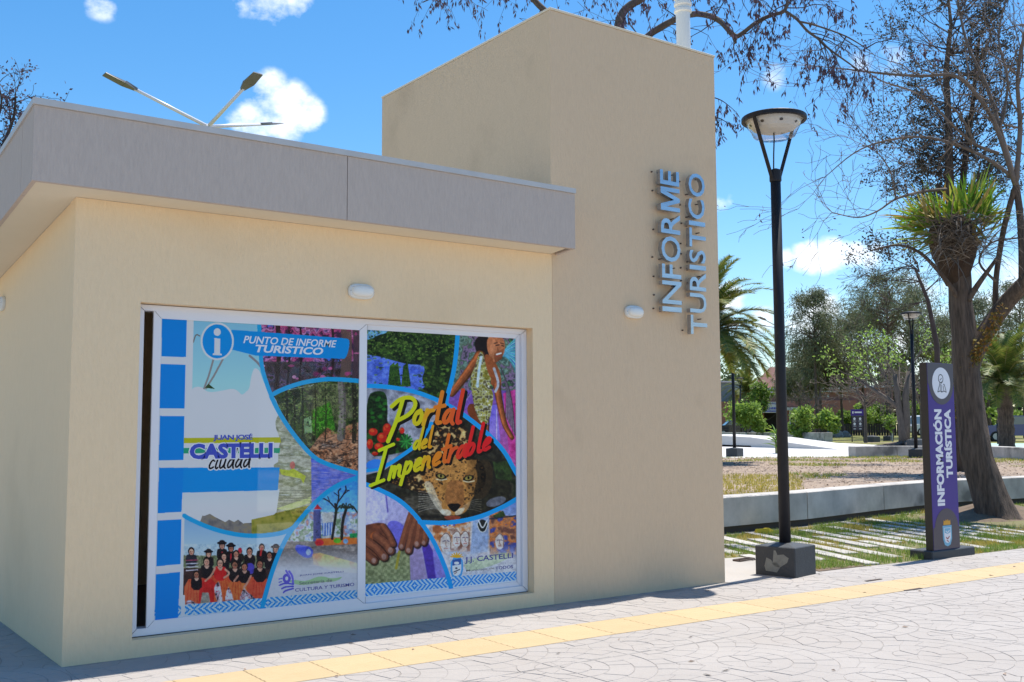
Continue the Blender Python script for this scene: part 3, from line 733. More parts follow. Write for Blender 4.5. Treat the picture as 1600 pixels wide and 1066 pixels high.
# bulkhead wall lights (left wall, front wall, tower)
def wall_light(loc, rotz, label):
    t = thing('wall_light', (0, 0, 0), label, 'wall light', 'oval wall lights on the office')
    def oval(w, h, n=28, e=2.8):
        o = []
        for k in range(n):
            a = 2 * math.pi * k / n; c, s = math.cos(a), math.sin(a)
            o.append((w * math.copysign(abs(c) ** (2 / e), c), h * math.copysign(abs(s) ** (2 / e), s)))
        return o
    def loft(mb, ly):
        rings = []
        for (w, h, y) in ly:
            rings.append(len(mb.v)); mb.v += [(x, y, z) for x, z in oval(w, h)]
        for a, c in zip(rings, rings[1:]):
            for k in range(28): mb.f.append((a + k, a + (k + 1) % 28, c + (k + 1) % 28, c + k))
        mb.f.append(tuple(rings[-1] + k for k in range(28)))
    m = MB(); loft(m, [(.112, .062, .0), (.114, .064, -.018), (.108, .058, -.034), (.098, .05, -.036)]); m.build('housing', MT['white_plastic'], t, smooth=True)
    m = MB(); loft(m, [(.098, .049, -.030), (.094, .046, -.052), (.080, .036, -.068), (.05, .02, -.074)]); m.build('diffuser', MT['diffuser'], t, smooth=True)
    for sx in (-1, 1): MB().box(sx * .104 - .006, -.0365, -.004, sx * .104 + .006, -.0345, .004).build('screw', MT['flash'], t)
    t.location = loc; t.rotation_euler = (0, 0, rotz); return t
wl = wall_light((2.199, -.001, 2.679), 0, 'oval white wall light above the printed shop window')
for lc, rz, lb in (((5.173, -.001, 2.699), 0, 'oval white wall light on the tower beside the metal word INFORME'), ((-.001, 2.50, 2.684), R(-90), 'oval white wall light under the sloping eaves of the side wall')):
    copy_thing(wl, lc, lb, rz)

# raised metal words reading up the tower
def word(txt, x0, x1, z0, z1, label):
    t = thing('metal_word', ((x0 + x1) / 2, 0, z0), label, 'sign lettering', 'raised metal words on the tower')
    ws = []
    for ch in txt:
        v, f, ar = text_mesh(ch, offset=.022); ws.append(ar if ch != 'I' else max(ar, .2))
    gap = .115 * .98; tot = sum(ws) + gap * (len(txt) - 1); k = (z1 - z0) / tot; z = z0
    rr = random.Random(len(txt))
    for ch, w in zip(txt, ws):
        h = w * k; tilt = rr.uniform(-.006, .006)
        o = lettering(ch, (x1, -.045 + tilt, z), (0, 0, 1), (-1, 0, 0), h, x1 - x0, .05, MT['steel'], t, name='letter', offset=.010)
        for (px_, pz) in ((x0 + .05, z + h * .12), (x1 - .04, z + h * .85), (x0 - .03 + rr.uniform(-.012, .012), z + h * rr.uniform(.1, .9))):
            MB().tube([(px_, .002, pz), (px_, -.05 if px_ > x0 else -.016, pz)], .006 if px_ > x0 else .008, 5).build('pin', MT['pin'], o)
        z += h + gap * k
    return t
word('INFORME', 5.478, 5.742, 2.722, 4.150, 'raised steel word INFORME reading up the tower beside the oval light')
word('TURISTICO', 5.870, 6.105, 2.515, 4.172, 'raised steel word TURISTICO reading up along the edge of the tower')

# ------------------------------------------------------------------ sliding window
FY = .088
def frame_ring(mb, x0, z0, x1, z1, wl_, wr, wb, wt, y0, y1):   # mitred
    o = [(x0, z0), (x1, z0), (x1, z1), (x0, z1)]; i = [(x0 + wl_, z0 + wb), (x1 - wr, z0 + wb), (x1 - wr, z1 - wt), (x0 + wl_, z1 - wt)]
    for k in range(4):
        a, c = o[k], o[(k + 1) % 4]; e, g = i[(k + 1) % 4], i[k]
        s = .0012
        mid = lambda p, q: (p[0] + (q[0] - p[0]) * s, p[1] + (q[1] - p[1]) * s)
        mb.prism_y([mid(a, c), mid(c, a), mid(e, g), mid(g, e)], y0, y1)
b = MB(); frame_ring(b, WX0 + .004, WZ0 + .006, WX1 - .004, WZ1 - .006, .05, .055, .05, .042, FY, FY + .10)
b.box(3.8858, FY + .010, WZ0 + .056, 3.889, FY + .09, WZ1 - .048)
win = b.build('sliding_window', MT['white_alu'], office, label='wide white sliding window covered in a tourism print')
b = MB(); b.box(WX0 + .01, FY - .004, WZ0 + .0005, WX1 - .01, FY + .09, WZ0 + .0055); b.build('sill_gap', MT['dark_gap'], win)
PA = dict(x0=.633, x1=2.244, z0=.222, z1=2.376, y=FY + .012)
PB = dict(x0=2.312, x1=3.840, z0=.214, z1=2.386, y=FY + .036)
b = MB(); frame_ring(b, .578, .168, 2.312, 2.434, .055, .068, .054, .058, FY + .002, FY + .022); b.build('sash', MT['white_alu'], win)
b = MB(); frame_ring(b, 2.25, .168, 3.884, 2.434, .062, .044, .046, .048, FY + .026, FY + .048); b.build('sash', MT['white_alu'], win)
MB().box(2.3125, FY + .010, .1685, 2.3185, FY + .0255, .226).build('brush_seal', MT['dark_gap'], win); MB().box(2.3125, FY + .010, 2.376, 2.3185, FY + .0255, 2.4335).build('brush_seal', MT['dark_gap'], win)
for q in (PA, PB):
    MB().box(q['x0'], q['y'] + .003, q['z0'], q['x1'], q['y'] + .007, q['z1']).build('glass_pane', MT['glass'], win)

# ---- the printed film: painted with numpy on a grid of the pane
def project(x, y, z):
    d = (x - CAM.x, y - CAM.y, z - CAM.z)
    a, b_, c = (d[0] * rt[k] for k in range(0, 1)), None, None
    X = d[0] * rt.x + d[1] * rt.y + d[2] * rt.z; Y = d[0] * up.x + d[1] * up.y + d[2] * up.z; Z = d[0] * fwd.x + d[1] * fwd.y + d[2] * fwd.z
    return 800 + F_PX * X / Z, 533 - F_PX * Y / Z
def chaikin(p, n=2, closed=False):
    p = [tuple(map(float, q)) for q in p]
    for _ in range(n):
        o = [] if closed else [p[0]]
        for i in range(len(p) - (0 if closed else 1)):
            a, c = p[i], p[(i + 1) % len(p)]
            o += [(a[0] * .75 + c[0] * .25, a[1] * .75 + c[1] * .25), (a[0] * .25 + c[0] * .75, a[1] * .25 + c[1] * .75)]
        if not closed: o.append(p[-1])
        p = o
    return p
class Art:
    def __init__(s, q, w, h, seed):
        s.w, s.h = w, h; s.q = q
        xs = q['x0'] + (np.arange(w) + .5) / w * (q['x1'] - q['x0']); zs = q['z0'] + (np.arange(h) + .5) / h * (q['z1'] - q['z0'])
        X, Z = np.meshgrid(xs, zs); s.U, s.V = project(X, q['y'], Z)
        s.img = np.ones((h, w, 3)) * np.array((206, 208, 216.)); s.r = np.random.RandomState(seed); s.clipm = np.ones((h, w), bool)
        s.px = (q['x1'] - q['x0']) / w
    def win(s, u0, u1, v0, v1):
        ps = [at_y(u, v, s.q['y']) for u in (u0, u1) for v in (v0, v1)]
        cx = [(p.x - s.q['x0']) / s.px for p in ps]; cz = [(p.z - s.q['z0']) / (s.q['z1'] - s.q['z0']) * s.h for p in ps]
        cl_ = lambda a, n: int(min(max(a, 0), n))
        return (slice(cl_(min(cz) - 2, s.h), cl_(max(cz) + 3, s.h)), slice(cl_(min(cx) - 2, s.w), cl_(max(cx) + 3, s.w)))
    def fbm(s, U, V, sc, o=4, sx=1, sy=1):
        t = np.zeros_like(U); amp = 1; tot = 0
        for k in range(o):
            g = s.r.rand(64, 64); u = U / sc * sx * 2 ** k; v = V / sc * sy * 2 ** k
            i = np.floor(u).astype(int); j = np.floor(v).astype(int); fu = u - i; fv = v - j; fu = fu * fu * (3 - 2 * fu); fv = fv * fv * (3 - 2 * fv)
            G = lambda a, c: g[a % 64, c % 64]
            t += amp * ((G(i, j) * (1 - fu) + G(i + 1, j) * fu) * (1 - fv) + (G(i, j + 1) * (1 - fu) + G(i + 1, j + 1) * fu) * fv); tot += amp; amp *= .55
        return t / tot
    def mask(s, pts):
        m = np.zeros(s.U.shape, bool); sl = s.win(min(p[0] for p in pts), max(p[0] for p in pts), min(p[1] for p in pts), max(p[1] for p in pts))
        u, v = s.U[sl], s.V[sl]
        if not u.size: return m
        mm = np.zeros(u.shape, bool); j = len(pts) - 1
        for i in range(len(pts)):
            (xi, yi), (xj, yj) = pts[i], pts[j]
            if yi != yj: mm ^= ((yi > v) != (yj > v)) & (u < (xj - xi) * (v - yi) / (yj - yi) + xi)
            j = i
        m[sl] = mm; return m
    def put(s, m, col, a=1.0):
        m = m & s.clipm; col = np.asarray(col, float)
        s.img[m] = s.img[m] * (1 - a) + (col if col.ndim == 1 else col[m]) * a
    def put_in(s, sl, mm, col, a=1.0):
        mm = mm & s.clipm[sl]; im = s.img[sl]; im[mm] = im[mm] * (1 - a) + np.asarray(col, float) * a
    def poly(s, pts, col, a=1.0, smooth=0):
        if smooth: pts = chaikin(pts, smooth, True)
        s.put(s.mask(pts), col, a)
    def ell(s, cx, cy, rx, ry, col, a=1.0, rot=0):
        r_ = max(rx, ry); sl = s.win(cx - r_, cx + r_, cy - r_, cy + r_)
        c, n = math.cos(rot), math.sin(rot); du, dv = s.U[sl] - cx, s.V[sl] - cy
        if du.size: s.put_in(sl, (((du * c + dv * n) / rx) ** 2 + ((-du * n + dv * c) / ry) ** 2) < 1, col, a)
    def stroke(s, pts, w, col, a=1.0, smooth=2, w1=None):
        if smooth: pts = chaikin(pts, smooth)
        mw = max(w, w1 or 0); big = s.win(min(p[0] for p in pts) - mw, max(p[0] for p in pts) + mw, min(p[1] for p in pts) - mw, max(p[1] for p in pts) + mw)
        u, v = s.U[big], s.V[big]
        if not u.size: return
        m = np.zeros(u.shape, bool); n = len(pts) - 1
        for k in range(n):
            (ax, ay), (bx_, by) = pts[k], pts[k + 1]; ww = w if w1 is None else w + (w1 - w) * k / max(1, n - 1)
            dx, dy = bx_ - ax, by - ay; L2 = dx * dx + dy * dy + 1e-9; t = np.clip(((u - ax) * dx + (v - ay) * dy) / L2, 0, 1)
            m |= (u - ax - t * dx) ** 2 + (v - ay - t * dy) ** 2 < (ww / 2) ** 2
        s.put_in(big, m, col, a)
    def tex(s, m, cols, sc, o=4, sx=1, sy=1, con=1.8):
        m = m & s.clipm
        if not m.any(): return
        r = np.where(m.any(1))[0]; c_ = np.where(m.any(0))[0]; sl = (slice(r[0], r[-1] + 1), slice(c_[0], c_[-1] + 1))
        f = np.clip((s.fbm(s.U[sl], s.V[sl], sc, o, sx, sy) - .5) * con + .5, 0, .9999) * (len(cols) - 1); i = f.astype(int); f = (f - i)[..., None]; c = np.array(cols, float)
        v = c[i] * (1 - f) + c[np.minimum(i + 1, len(cols) - 1)] * f; im = s.img[sl]; mm = m[sl]; im[mm] = v[mm]
    def soft(s, m, n=1):
        m = m & s.clipm
        for _ in range(n):
            b_ = s.img.copy()
            for ax in (0, 1): b_ = (np.roll(b_, 1, ax) + 2 * b_ + np.roll(b_, -1, ax)) / 4
            s.img[m] = b_[m]
    def limb(s, pts, w, w1, c):
        c = np.array(c, float); s.stroke(pts, w, c * .52, 1, 2, w1); s.stroke([(x - w * .07, y - w * .05) for x, y in pts], w * .8, c * .82, 1, 2, w1 * .8); s.stroke([(x - w * .14, y - w * .1) for x, y in pts], w * .5, c * 1.08, 1, 2, w1 * .5); s.stroke([(x - w * .2, y - w * .14) for x, y in pts], w * .2, np.minimum(c * 1.4, 255), .75, 2, w1 * .2)
    def grain(s, m, sc, amt):
        m = m & s.clipm; f = 1 + (s.fbm(s.U, s.V, sc, 3) - .5)[..., None] * 2 * amt; g_ = 1 + (s.r.rand(*s.U.shape) - .5)[..., None] * amt
        s.img[m] = np.clip(s.img[m] * (f * g_)[m], 0, 255)
    def speckle(s, m, n, cols, lo, hi, a=.7):
        ys, xs = np.where(m & s.clipm)
        for k in range(n):
            i = s.r.randint(len(ys)); s.ell(s.U[ys[i], xs[i]], s.V[ys[i], xs[i]], s.r.uniform(lo, hi), s.r.uniform(lo, hi) * .7, cols[s.r.randint(len(cols))], a, s.r.uniform(-1, 1))
    def grad(s, m, c0, c1, v0, v1):
        t = np.clip((s.V - v0) / (v1 - v0), 0, 1)[..., None]; s.put(m, np.array(c0, float) * (1 - t) + np.array(c1, float) * t)
    def band(s, top, bot):
        """woven diamond border between two lines v = a + b u"""
        tv = top[0] + top[1] * s.U; bv = bot[0] + bot[1] * s.U; m = (s.V > tv) & (s.V < bv)
        X = np.broadcast_to(np.arange(s.w) * s.px, s.U.shape); y = (s.V - tv) / (bv - tv)
        xx = np.floor(X / .0105) ; yy = np.floor(y * 9)
        k = (np.abs((xx % 18) - 9) + np.abs(yy - 4)) % 4
        k2 = (np.abs(((xx + 9) % 36) - 18) + np.abs(yy - 4))
        s.put(m, (30, 128, 205)); s.put(m & (k2 % 4 < 2), (178, 200, 222))
    def image(s, name):
        im = bpy.data.images.new(name, s.w, s.h); lin = np.clip(s.img / 255, 0, 1)
        g = np.where(lin <= .04045, lin / 12.92, ((lin + .055) / 1.055) ** 2.4) * (1.56 if s.q is PA else 1.3); g = np.clip(g, .003, .84)
        e = np.where(g <= .0031308, g * 12.92, 1.055 * g ** (1 / 2.4) - .055)
        a = np.ones((s.h, s.w, 4), np.float32); a[..., :3] = e; im.pixels.foreach_set(a.ravel()); im.pack(); return im
BL = (8, 128, 222); BL2 = (24, 146, 232)
GL = {'P': (.56, [[(.16, .98), (.12, .5), (0, -.06)], [(-.08, .8), (.1, 1.0), (.38, 1.02), (.52, .84), (.42, .6), (.12, .44)]]),
 'o': (.36, [[(.2, .54), (.06, .46), (.0, .2), (.1, .0), (.25, .08), (.3, .36), (.2, .54), (.12, .44)]]),
 'r': (.32, [[(.04, .55), (0, 0)], [(.02, .3), (.12, .52), (.27, .54)]]), 't': (.3, [[(.16, .98), (.1, .25), (.14, .02), (.26, .06)], [(-.04, .64), (.3, .7)]]),
 'a': (.42, [[(.3, .48), (.14, .55), (0, .24), (.08, 0), (.24, .14), (.31, .5)], [(.33, .54), (.3, .12), (.4, .0)]]),
 'l': (.24, [[(.12, 1.02), (.06, .25), (.1, .0), (.2, .06)]]), 'd': (.42, [[(.3, .46), (.14, .54), (0, .24), (.08, 0), (.24, .14), (.32, .5)], [(.42, 1.02), (.31, .2), (.38, .0)]]),
 'e': (.36, [[(.02, .22), (.26, .32), (.27, .5), (.14, .56), (.01, .26), (.09, .0), (.3, .1)]]), 'I': (.46, [[(.2, 1), (.12, 0)], [(.0, .98), (.4, 1.04)], [(-.06, -.02), (.32, .03)]]),
 'm': (.6, [[(.03, .54), (0, 0)], [(.02, .32), (.14, .54), (.21, .42), (.19, .04)], [(.2, .34), (.34, .54), (.42, .42), (.4, .08), (.48, .0)]]),
 'p': (.4, [[(.04, .55), (-.03, -.4)], [(.02, .36), (.16, .56), (.3, .4), (.22, .06), (.03, .06)]]), 'n': (.42, [[(.03, .54), (0, 0)], [(.02, .32), (.16, .54), (.26, .42), (.24, .1), (.33, .0)]]),
 'b': (.4, [[(.1, 1.0), (.01, .04)], [(.02, .34), (.16, .55), (.3, .36), (.2, .03), (.02, .05)]]), 'c': (.32, [[(.26, .46), (.14, .55), (0, .25), (.08, .0), (.27, .12)]]),
 'i': (.2, [[(.06, .52), (.01, .1), (.1, 0), (.16, .08)], [(.1, .74), (.11, .78)]]), 'u': (.4, [[(.02, .52), (0, .14), (.09, 0), (.24, .16), (.29, .52)], [(.29, .52), (.26, .1), (.36, .02)]])}
def script(A, txt, x, y, size, slope, sl, wd, colf, gap=0, shadow=None, halo=None, first=1.0, drop=0):
    runs = []; cx = 0
    for i, ch in enumerate(txt):
        adv, st = GL[ch]; k = first if i == 0 else 1.0
        for p in st:
            runs.append([(x + (cx + (px_ * k + sl * py * k)) * size, y + (cx + px_ * k) * size * slope - py * (1.24 if py > .7 and k == 1 else 1) * size * k + (drop if i == 0 else 0)) for px_, py in p])
        cx += adv * k + gap
    if halo:
        for r_ in runs: A.stroke(r_, wd + halo[1], halo[0])
    if shadow:
        for r_ in runs: A.stroke([(p + shadow[1], q + shadow[2]) for p, q in r_], wd * 1.05, shadow[0])
    for r_ in runs:
        m = A.stroke(r_, wd, colf(sum(p for p, q in r_) / len(r_)) if not isinstance(colf, tuple) else colf)

# ---- left pane
A = Art(PA, 690, 920, 4)
U, V = A.U, A.V
full = np.ones(U.shape, bool)
A.put(full, (203, 206, 214))
# collage cells
ARC1 = chaikin([(425, 617), (440, 609), (468, 599), (495, 594), (517, 592), (561, 595), (580, 599)], 2)
ARC2 = chaikin([(424, 620), (436, 645), (456, 676), (488, 714), (510, 725), (532, 732), (575, 744)], 2)
ARC3 = chaikin([(575, 741), (559, 746), (524, 759), (495, 782), (470, 810), (448, 838), (428, 883), (411, 942), (406, 970)], 2)
ARC4 = chaikin([(288, 806), (296, 811), (327, 825), (360, 834), (391, 838), (425, 836), (448, 831), (462, 822)], 2)
DIV1 = [(405, 490), (405, 510), (407, 545), (409, 575), (416, 598), (424, 619)]
sky_m = A.mask([(303, 495), (406, 500), (409, 575), (424, 617), (424, 640), (300, 612)])
A.grad(sky_m, (118, 172, 214), (152, 196, 226), 500, 610)
m = A.mask([(405, 490), (580, 490), (580, 599)] + ARC1[::-1][1:] + DIV1[::-1])
A.tex(m, [(58, 38, 62), (126, 48, 92), (188, 84, 132), (96, 58, 84), (206, 128, 172), (92, 70, 120), (46, 36, 40), (70, 100, 190)], 15, 5, con=2.4)
A.tex(m & (V > 565), [(36, 32, 30), (70, 48, 60), (52, 60, 70), (96, 70, 100), (40, 44, 28)], 10, 4, con=2.0)
A.clipm = m
for x, w, c in ((435, 7, (44, 32, 30)), (541, 16, (92, 72, 64)), (556, 9, (70, 52, 58)), (520, 4, (40, 30, 30)), (470, 3, (40, 28, 30)), (452, 3, (36, 28, 30))):
    A.stroke([(x - 2, 495), (x + 2, 545), (x - 3, 605)], w, c, .9)
for k in range(60):
    x, y = A.r.uniform(408, 562), A.r.uniform(508, 600); A.ell(x, y, A.r.uniform(1.5, 5), A.r.uniform(1, 3.5), [(214, 110, 160), (170, 62, 116), (228, 160, 196), (120, 40, 84)][k % 4], .65)
A.clipm = full
m = A.mask(ARC1 + [(580, 745)] + ARC2[::-1])
A.tex(m, [(22, 30, 18), (44, 58, 26), (70, 86, 38), (34, 40, 30), (98, 108, 62), (30, 36, 22)], 22, 5, con=2.2)
A.clipm = m
A.tex(A.mask([(470, 600), (580, 600), (580, 660), (520, 650), (480, 640)]), [(60, 66, 44), (104, 110, 70), (84, 84, 62), (48, 50, 36)], 9, 4, con=2)
A.tex(A.mask([(490, 640), (516, 628), (524, 670), (500, 690), (486, 672)]), [(40, 92, 22), (70, 130, 34), (30, 64, 18)], 8, 4, con=2)
A.poly([(474, 655), (486, 650), (488, 676), (476, 678)], (128, 158, 112), .8); A.ell(481, 662, 2, 4, (50, 70, 44))
A.tex(A.mask([(482, 705), (500, 680), (512, 668), (524, 676), (545, 664), (580, 652), (580, 748), (520, 736)]), [(70, 46, 34), (150, 98, 66), (176, 130, 98), (112, 84, 66), (130, 118, 108)], 12, 5, con=2.2)
for k in range(34):
    x, y = A.r.uniform(496, 560), A.r.uniform(684, 736); A.stroke([(x, y), (x + 9, y + A.r.uniform(-5, 3)), (x + 20, y + A.r.uniform(-8, 4))], A.r.uniform(.7, 1.8), (58, 42, 36), .7)
A.stroke([(533, 596), (536, 640), (532, 684)], 11, (116, 108, 100)); A.stroke([(537, 596), (540, 640), (537, 684)], 4, (78, 70, 66), .8)
for x, w in ((447, 4), (459, 3), (472, 2.5), (492, 2), (553, 7), (508, 2)): A.stroke([(x, 600), (x + 2, 650), (x, 690)], w, (30, 28, 22), .8)
A.stroke([(452, 609), (490, 602)], 1, (190, 200, 200), .6); A.clipm = full
A.clipm = A.mask(ARC1 + [(580, 745)] + ARC2[::-1])
A.speckle(A.clipm & (V < 680), 520, [(96, 112, 56), (58, 74, 34), (130, 140, 84), (24, 28, 18), (74, 110, 40)], .7, 2.2, .6); A.speckle(A.clipm & (V > 690) & (U > 488), 200, [(196, 150, 116), (110, 72, 50), (70, 50, 40)], .8, 2.6, .5); A.grain(A.clipm, 5, .32); A.clipm = full
# below the second arc: river and kayaks
m = A.mask(ARC2 + ARC3 + [(406, 860), (425, 836), (432, 770), (424, 690)])
A.tex(m, [(150, 148, 128), (172, 170, 150), (120, 122, 92), (184, 186, 178)], 16, 4, sy=3, con=1.6)
A.clipm = m
A.tex(A.mask([(486, 700), (580, 730), (580, 745), (487, 790)]), [(62, 78, 176), (96, 108, 188), (128, 124, 176), (76, 92, 196)], 9, 4, sx=.5, sy=4, con=2)
A.poly([(436, 733), (452, 735), (458, 732), (478, 744), (474, 756), (470, 748), (440, 742)], (176, 186, 40), .85); A.ell(457, 727, 4, 6, (190, 92, 82), .8)
A.poly([(431, 795), (470, 782), (486, 776), (484, 786), (450, 798)], (196, 208, 128), .8)
for k in range(5): A.stroke([(430, 766 + k * 4), (487, 767 + k * 4)], .9, (90, 92, 82), .6)
A.tex(A.mask([(393, 812), (430, 802), (490, 788), (470, 812), (446, 842), (393, 842)]), [(92, 96, 30), (130, 128, 44), (158, 142, 62), (110, 100, 40)], 9, 4, con=2)
A.poly([(424, 640), (433, 648), (438, 690), (434, 740), (424, 740)], (70, 86, 54), .0); A.clipm = full
A.grain(A.mask(ARC2 + ARC3 + [(406, 860), (425, 836), (432, 770), (424, 690)]), 6, .22)
# hills over the dancers
m = A.mask([(284, 766), (437, 764), (432, 800), (393, 842)] + ARC4[::-1][10:])
A.grad(m, (186, 190, 202), (198, 200, 208), 766, 810)
A.clipm = A.mask([(270, 770), (440, 770)] + ARC4[::-1])
A.tex(A.mask([(314, 812), (316, 806), (320, 806), (328, 803), (336, 808), (342, 811), (352, 816), (358, 812), (366, 816), (372, 812), (380, 818), (393, 817), (400, 850), (300, 850)]), [(96, 92, 92), (120, 114, 108), (132, 120, 96)], 8, 4, con=2)
A.tex(A.mask([(393, 812), (448, 800), (470, 800), (448, 838), (393, 845)]), [(92, 96, 34), (136, 132, 50), (160, 146, 70)], 9, 4, con=2); A.clipm = full
# dancers
dm = A.mask(ARC4[:-8] + [(452, 832)] + ARC3[-14:] + [(400, 985), (285, 985)])
A.clipm = dm
A.grad(dm, (128, 164, 192), (178, 196, 204), 815, 875)
A.tex(dm & (V > 868) & (V < 890), [(150, 140, 110), (84, 96, 66), (186, 178, 150)], 8)
A.put(dm & (V > 888), (60, 40, 40))
SK = [(176, 120, 96), (150, 96, 74), (196, 142, 118)]
def person(x, y, s, top, hat=False, hair=(24, 18, 20), neck=True, bare=(196, 150, 128)):
    A.poly([(x - 9 * s, y + 6 * s), (x - 3 * s, y + 4 * s), (x + 3 * s, y + 4 * s), (x + 9 * s, y + 7 * s), (x + 8 * s, y + 24 * s), (x - 8 * s, y + 24 * s)], top, 1, 1)
    if neck: A.poly([(x - 5 * s, y + 4 * s), (x + 5 * s, y + 4 * s), (x + .5 * s, y + 12 * s)], bare, 1, 1)
    A.ell(x, y - .6 * s, 5 * s, 6.4 * s, hair); A.ell(x, y + .6 * s, 3.7 * s, 5 * s, SK[int(x * 7) % 3])
    A.ell(x - 1.4 * s, y + .1 * s, .8 * s, .5 * s, (40, 26, 24)); A.ell(x + 1.4 * s, y + .1 * s, .8 * s, .5 * s, (40, 26, 24)); A.ell(x, y + 3 * s, 1.4 * s, .5 * s, (150, 60, 60))
    if hat: A.ell(x - .3 * s, y - 4.6 * s, 8 * s, 2.6 * s, (22, 18, 24)); A.ell(x, y - 6.5 * s, 4.6 * s, 3 * s, (26, 22, 28))
BK = (26, 22, 28)
for q in ((347, 853, .95, BK, True), (361, 857, .95, BK, True), (326, 866, .9, BK, True), (431, 859, .95, BK, True), (409, 856, .95, BK, False), (375, 862, .7, (30, 26, 26), False)): person(*q, neck=False)
A.ell(375, 860, 3, 4, (176, 36, 52))
A.stroke([(347, 863), (347, 873)], 2.4, (170, 30, 40)); A.stroke([(361, 866), (361, 876)], 2.4, (170, 30, 40)); A.stroke([(409, 857), (407, 868)], 3, (170, 40, 40))
person(299, 862, 1.0, (40, 40, 52), neck=False)
for k in range(4): A.stroke([(291, 876 + k * 5.2), (309, 875 + k * 5.2)], 1.6, ((196, 190, 200), (150, 60, 80))[k == 0])
for q in ((350, 870, .95), (369, 866, .95), (390, 862, 1.0), (421, 868, .9)): person(*q, BK)
A.poly([(384, 880), (397, 880), (398, 896), (386, 898)], (70, 60, 150), 1, 1)
A.poly([(289, 905), (312, 905), (330, 897), (400, 903), (418, 898), (424, 940), (405, 975), (286, 975)], (214, 72, 44), 1, 1)
for x0, x1, c in ((289, 312, (222, 92, 58)), (312, 338, (198, 36, 36)), (336, 360, (214, 92, 48)), (356, 384, (222, 104, 54)), (388, 418, (212, 76, 52))):
    A.poly([(x0, 905), (x1, 905), (x1 + 3, 942), (x0 - 2, 950)], c, .95, 1)
    for k in range(4): A.stroke([((x0 + x1) / 2 + (k - 1.5) * 3, 906), (x0 + (x1 - x0) * (k + .5) / 4, 944)], .9, (150, 30, 26), .55)
for q in ((323, 878, 1.1, BK), (344, 880, 1.15, (206, 34, 36)), (367, 883, 1.1, BK), (382, 886, 1.05, BK), (406, 882, 1.15, BK), (307, 898, 1.0, BK)): person(*q)
A.stroke([(336, 888), (330, 900), (321, 908)], 3, (188, 134, 110)); A.stroke([(352, 890), (360, 896), (350, 903)], 3, (190, 140, 116)); A.stroke([(392, 900), (386, 912), (381, 918)], 3, (186, 130, 108)); A.stroke([(372, 900), (366, 908)], 3, (186, 130, 108))
for pl_ in ([(337, 912), (343, 908), (346, 925), (349, 942), (340, 944), (334, 922)], [(356, 915), (360, 922), (365, 936), (363, 946), (350, 944)], [(381, 917), (385, 924), (396, 932), (402, 942), (380, 944), (373, 938)], [(290, 938), (300, 938), (310, 946), (292, 952)]):
    mm = A.mask(chaikin(pl_, 1, True)); A.tex(mm, [(214, 206, 214), (222, 216, 222), (150, 60, 70), (206, 198, 208), (70, 54, 60)], 5, 3, con=2.8)
A.poly([(316, 926), (326, 926), (329, 944), (313, 944)], (150, 142, 128)); A.clipm = full
A.soft(dm, 1); A.grain(dm & (V > 850), 4, .26)
# playground square
m = A.mask(ARC3 + [(411, 985), (580, 985), (580, 741)])
A.clipm = m
A.grad(m, (40, 128, 220), (120, 178, 226), 745, 810)
A.tex(m & (V > 800) & (V < 846), [(150, 160, 150), (90, 120, 80), (196, 200, 204), (120, 150, 190), (170, 120, 110)], 8, 4, con=2.2)
A.poly([(504, 803), (520, 800), (522, 842), (504, 842)], (176, 176, 170)); A.poly([(503, 818), (520, 816), (520, 836), (504, 838)], (56, 96, 180), .8)
for k in range(4): A.stroke([(506 + k * 4, 818), (506 + k * 4, 836)], 1.2, (210, 214, 220))
A.poly([(490, 796), (496, 788), (503, 796)], (186, 36, 50)); A.poly([(490, 797), (501, 797), (502, 850), (489, 850)], (62, 66, 120), .9)
A.tex(m & (V > 846), [(88, 80, 78), (126, 116, 110), (104, 98, 96), (150, 140, 132)], 12, 4, sy=3, con=1.8)
A.poly([(494, 842), (558, 838), (558, 850), (494, 853)], (206, 104, 44)); A.ell(499, 848, 7, 5, (190, 40, 50)); A.ell(527, 845, 6, 4, (90, 160, 40)); A.ell(540, 846, 4, 4, (120, 160, 200)); A.poly([(546, 834), (558, 833), (558, 840), (547, 841)], (30, 130, 70))
A.poly([(461, 852), (470, 851), (489, 856), (489, 870), (478, 873), (462, 862)], (62, 76, 178), 1, 1); A.ell(482, 863, 4, 5, (150, 170, 210))
A.poly([(488, 866), (500, 864), (558, 880), (558, 896), (520, 892), (490, 882)], (206, 148, 96), .85); A.tex(A.mask([(488, 866), (500, 864), (558, 880), (558, 890), (500, 884)]), [(196, 110, 70), (210, 180, 90), (150, 160, 80)], 10)
for p, w in (([(519, 842), (523, 815), (526, 795), (524, 788)], 4), ([(526, 797), (516, 785), (508, 780), (504, 779)], 2), ([(526, 792), (530, 774), (528, 768), (532, 764)], 2), ([(528, 785), (536, 774), (541, 766), (540, 760)], 2), ([(516, 786), (512, 776)], 1.4), ([(530, 776), (522, 770)], 1.3), ([(537, 773), (545, 766)], 1.3), ([(541, 766), (546, 767)], 1.2), ([(534, 842), (535, 815), (541, 795)], 4.5)): A.stroke(p, w, (36, 36, 34), 1, 1)
for a in (-160, -140, -115, -90, -60, -35, -15): A.stroke([(541, 795), (541 + 12 * math.cos(R(a)), 795 + 11 * math.sin(R(a))), (541 + 19 * math.cos(R(a)), 797 + 11 * math.sin(R(a)) + 8)], 2, (38, 48, 34))
A.soft(m, 2); A.grain(m, 4, .22); f = np.clip((V - 858) / 40, 0, .78)[..., None]; s_ = m; A.img[s_] = A.img[s_] * (1 - f[s_]) + np.array((206, 208, 214)) * f[s_]
A.poly([(446, 907), (462, 906), (478, 909), (500, 899), (520, 905), (538, 900), (526, 909), (500, 910), (470, 916)], (120, 176, 90), .55, 2)
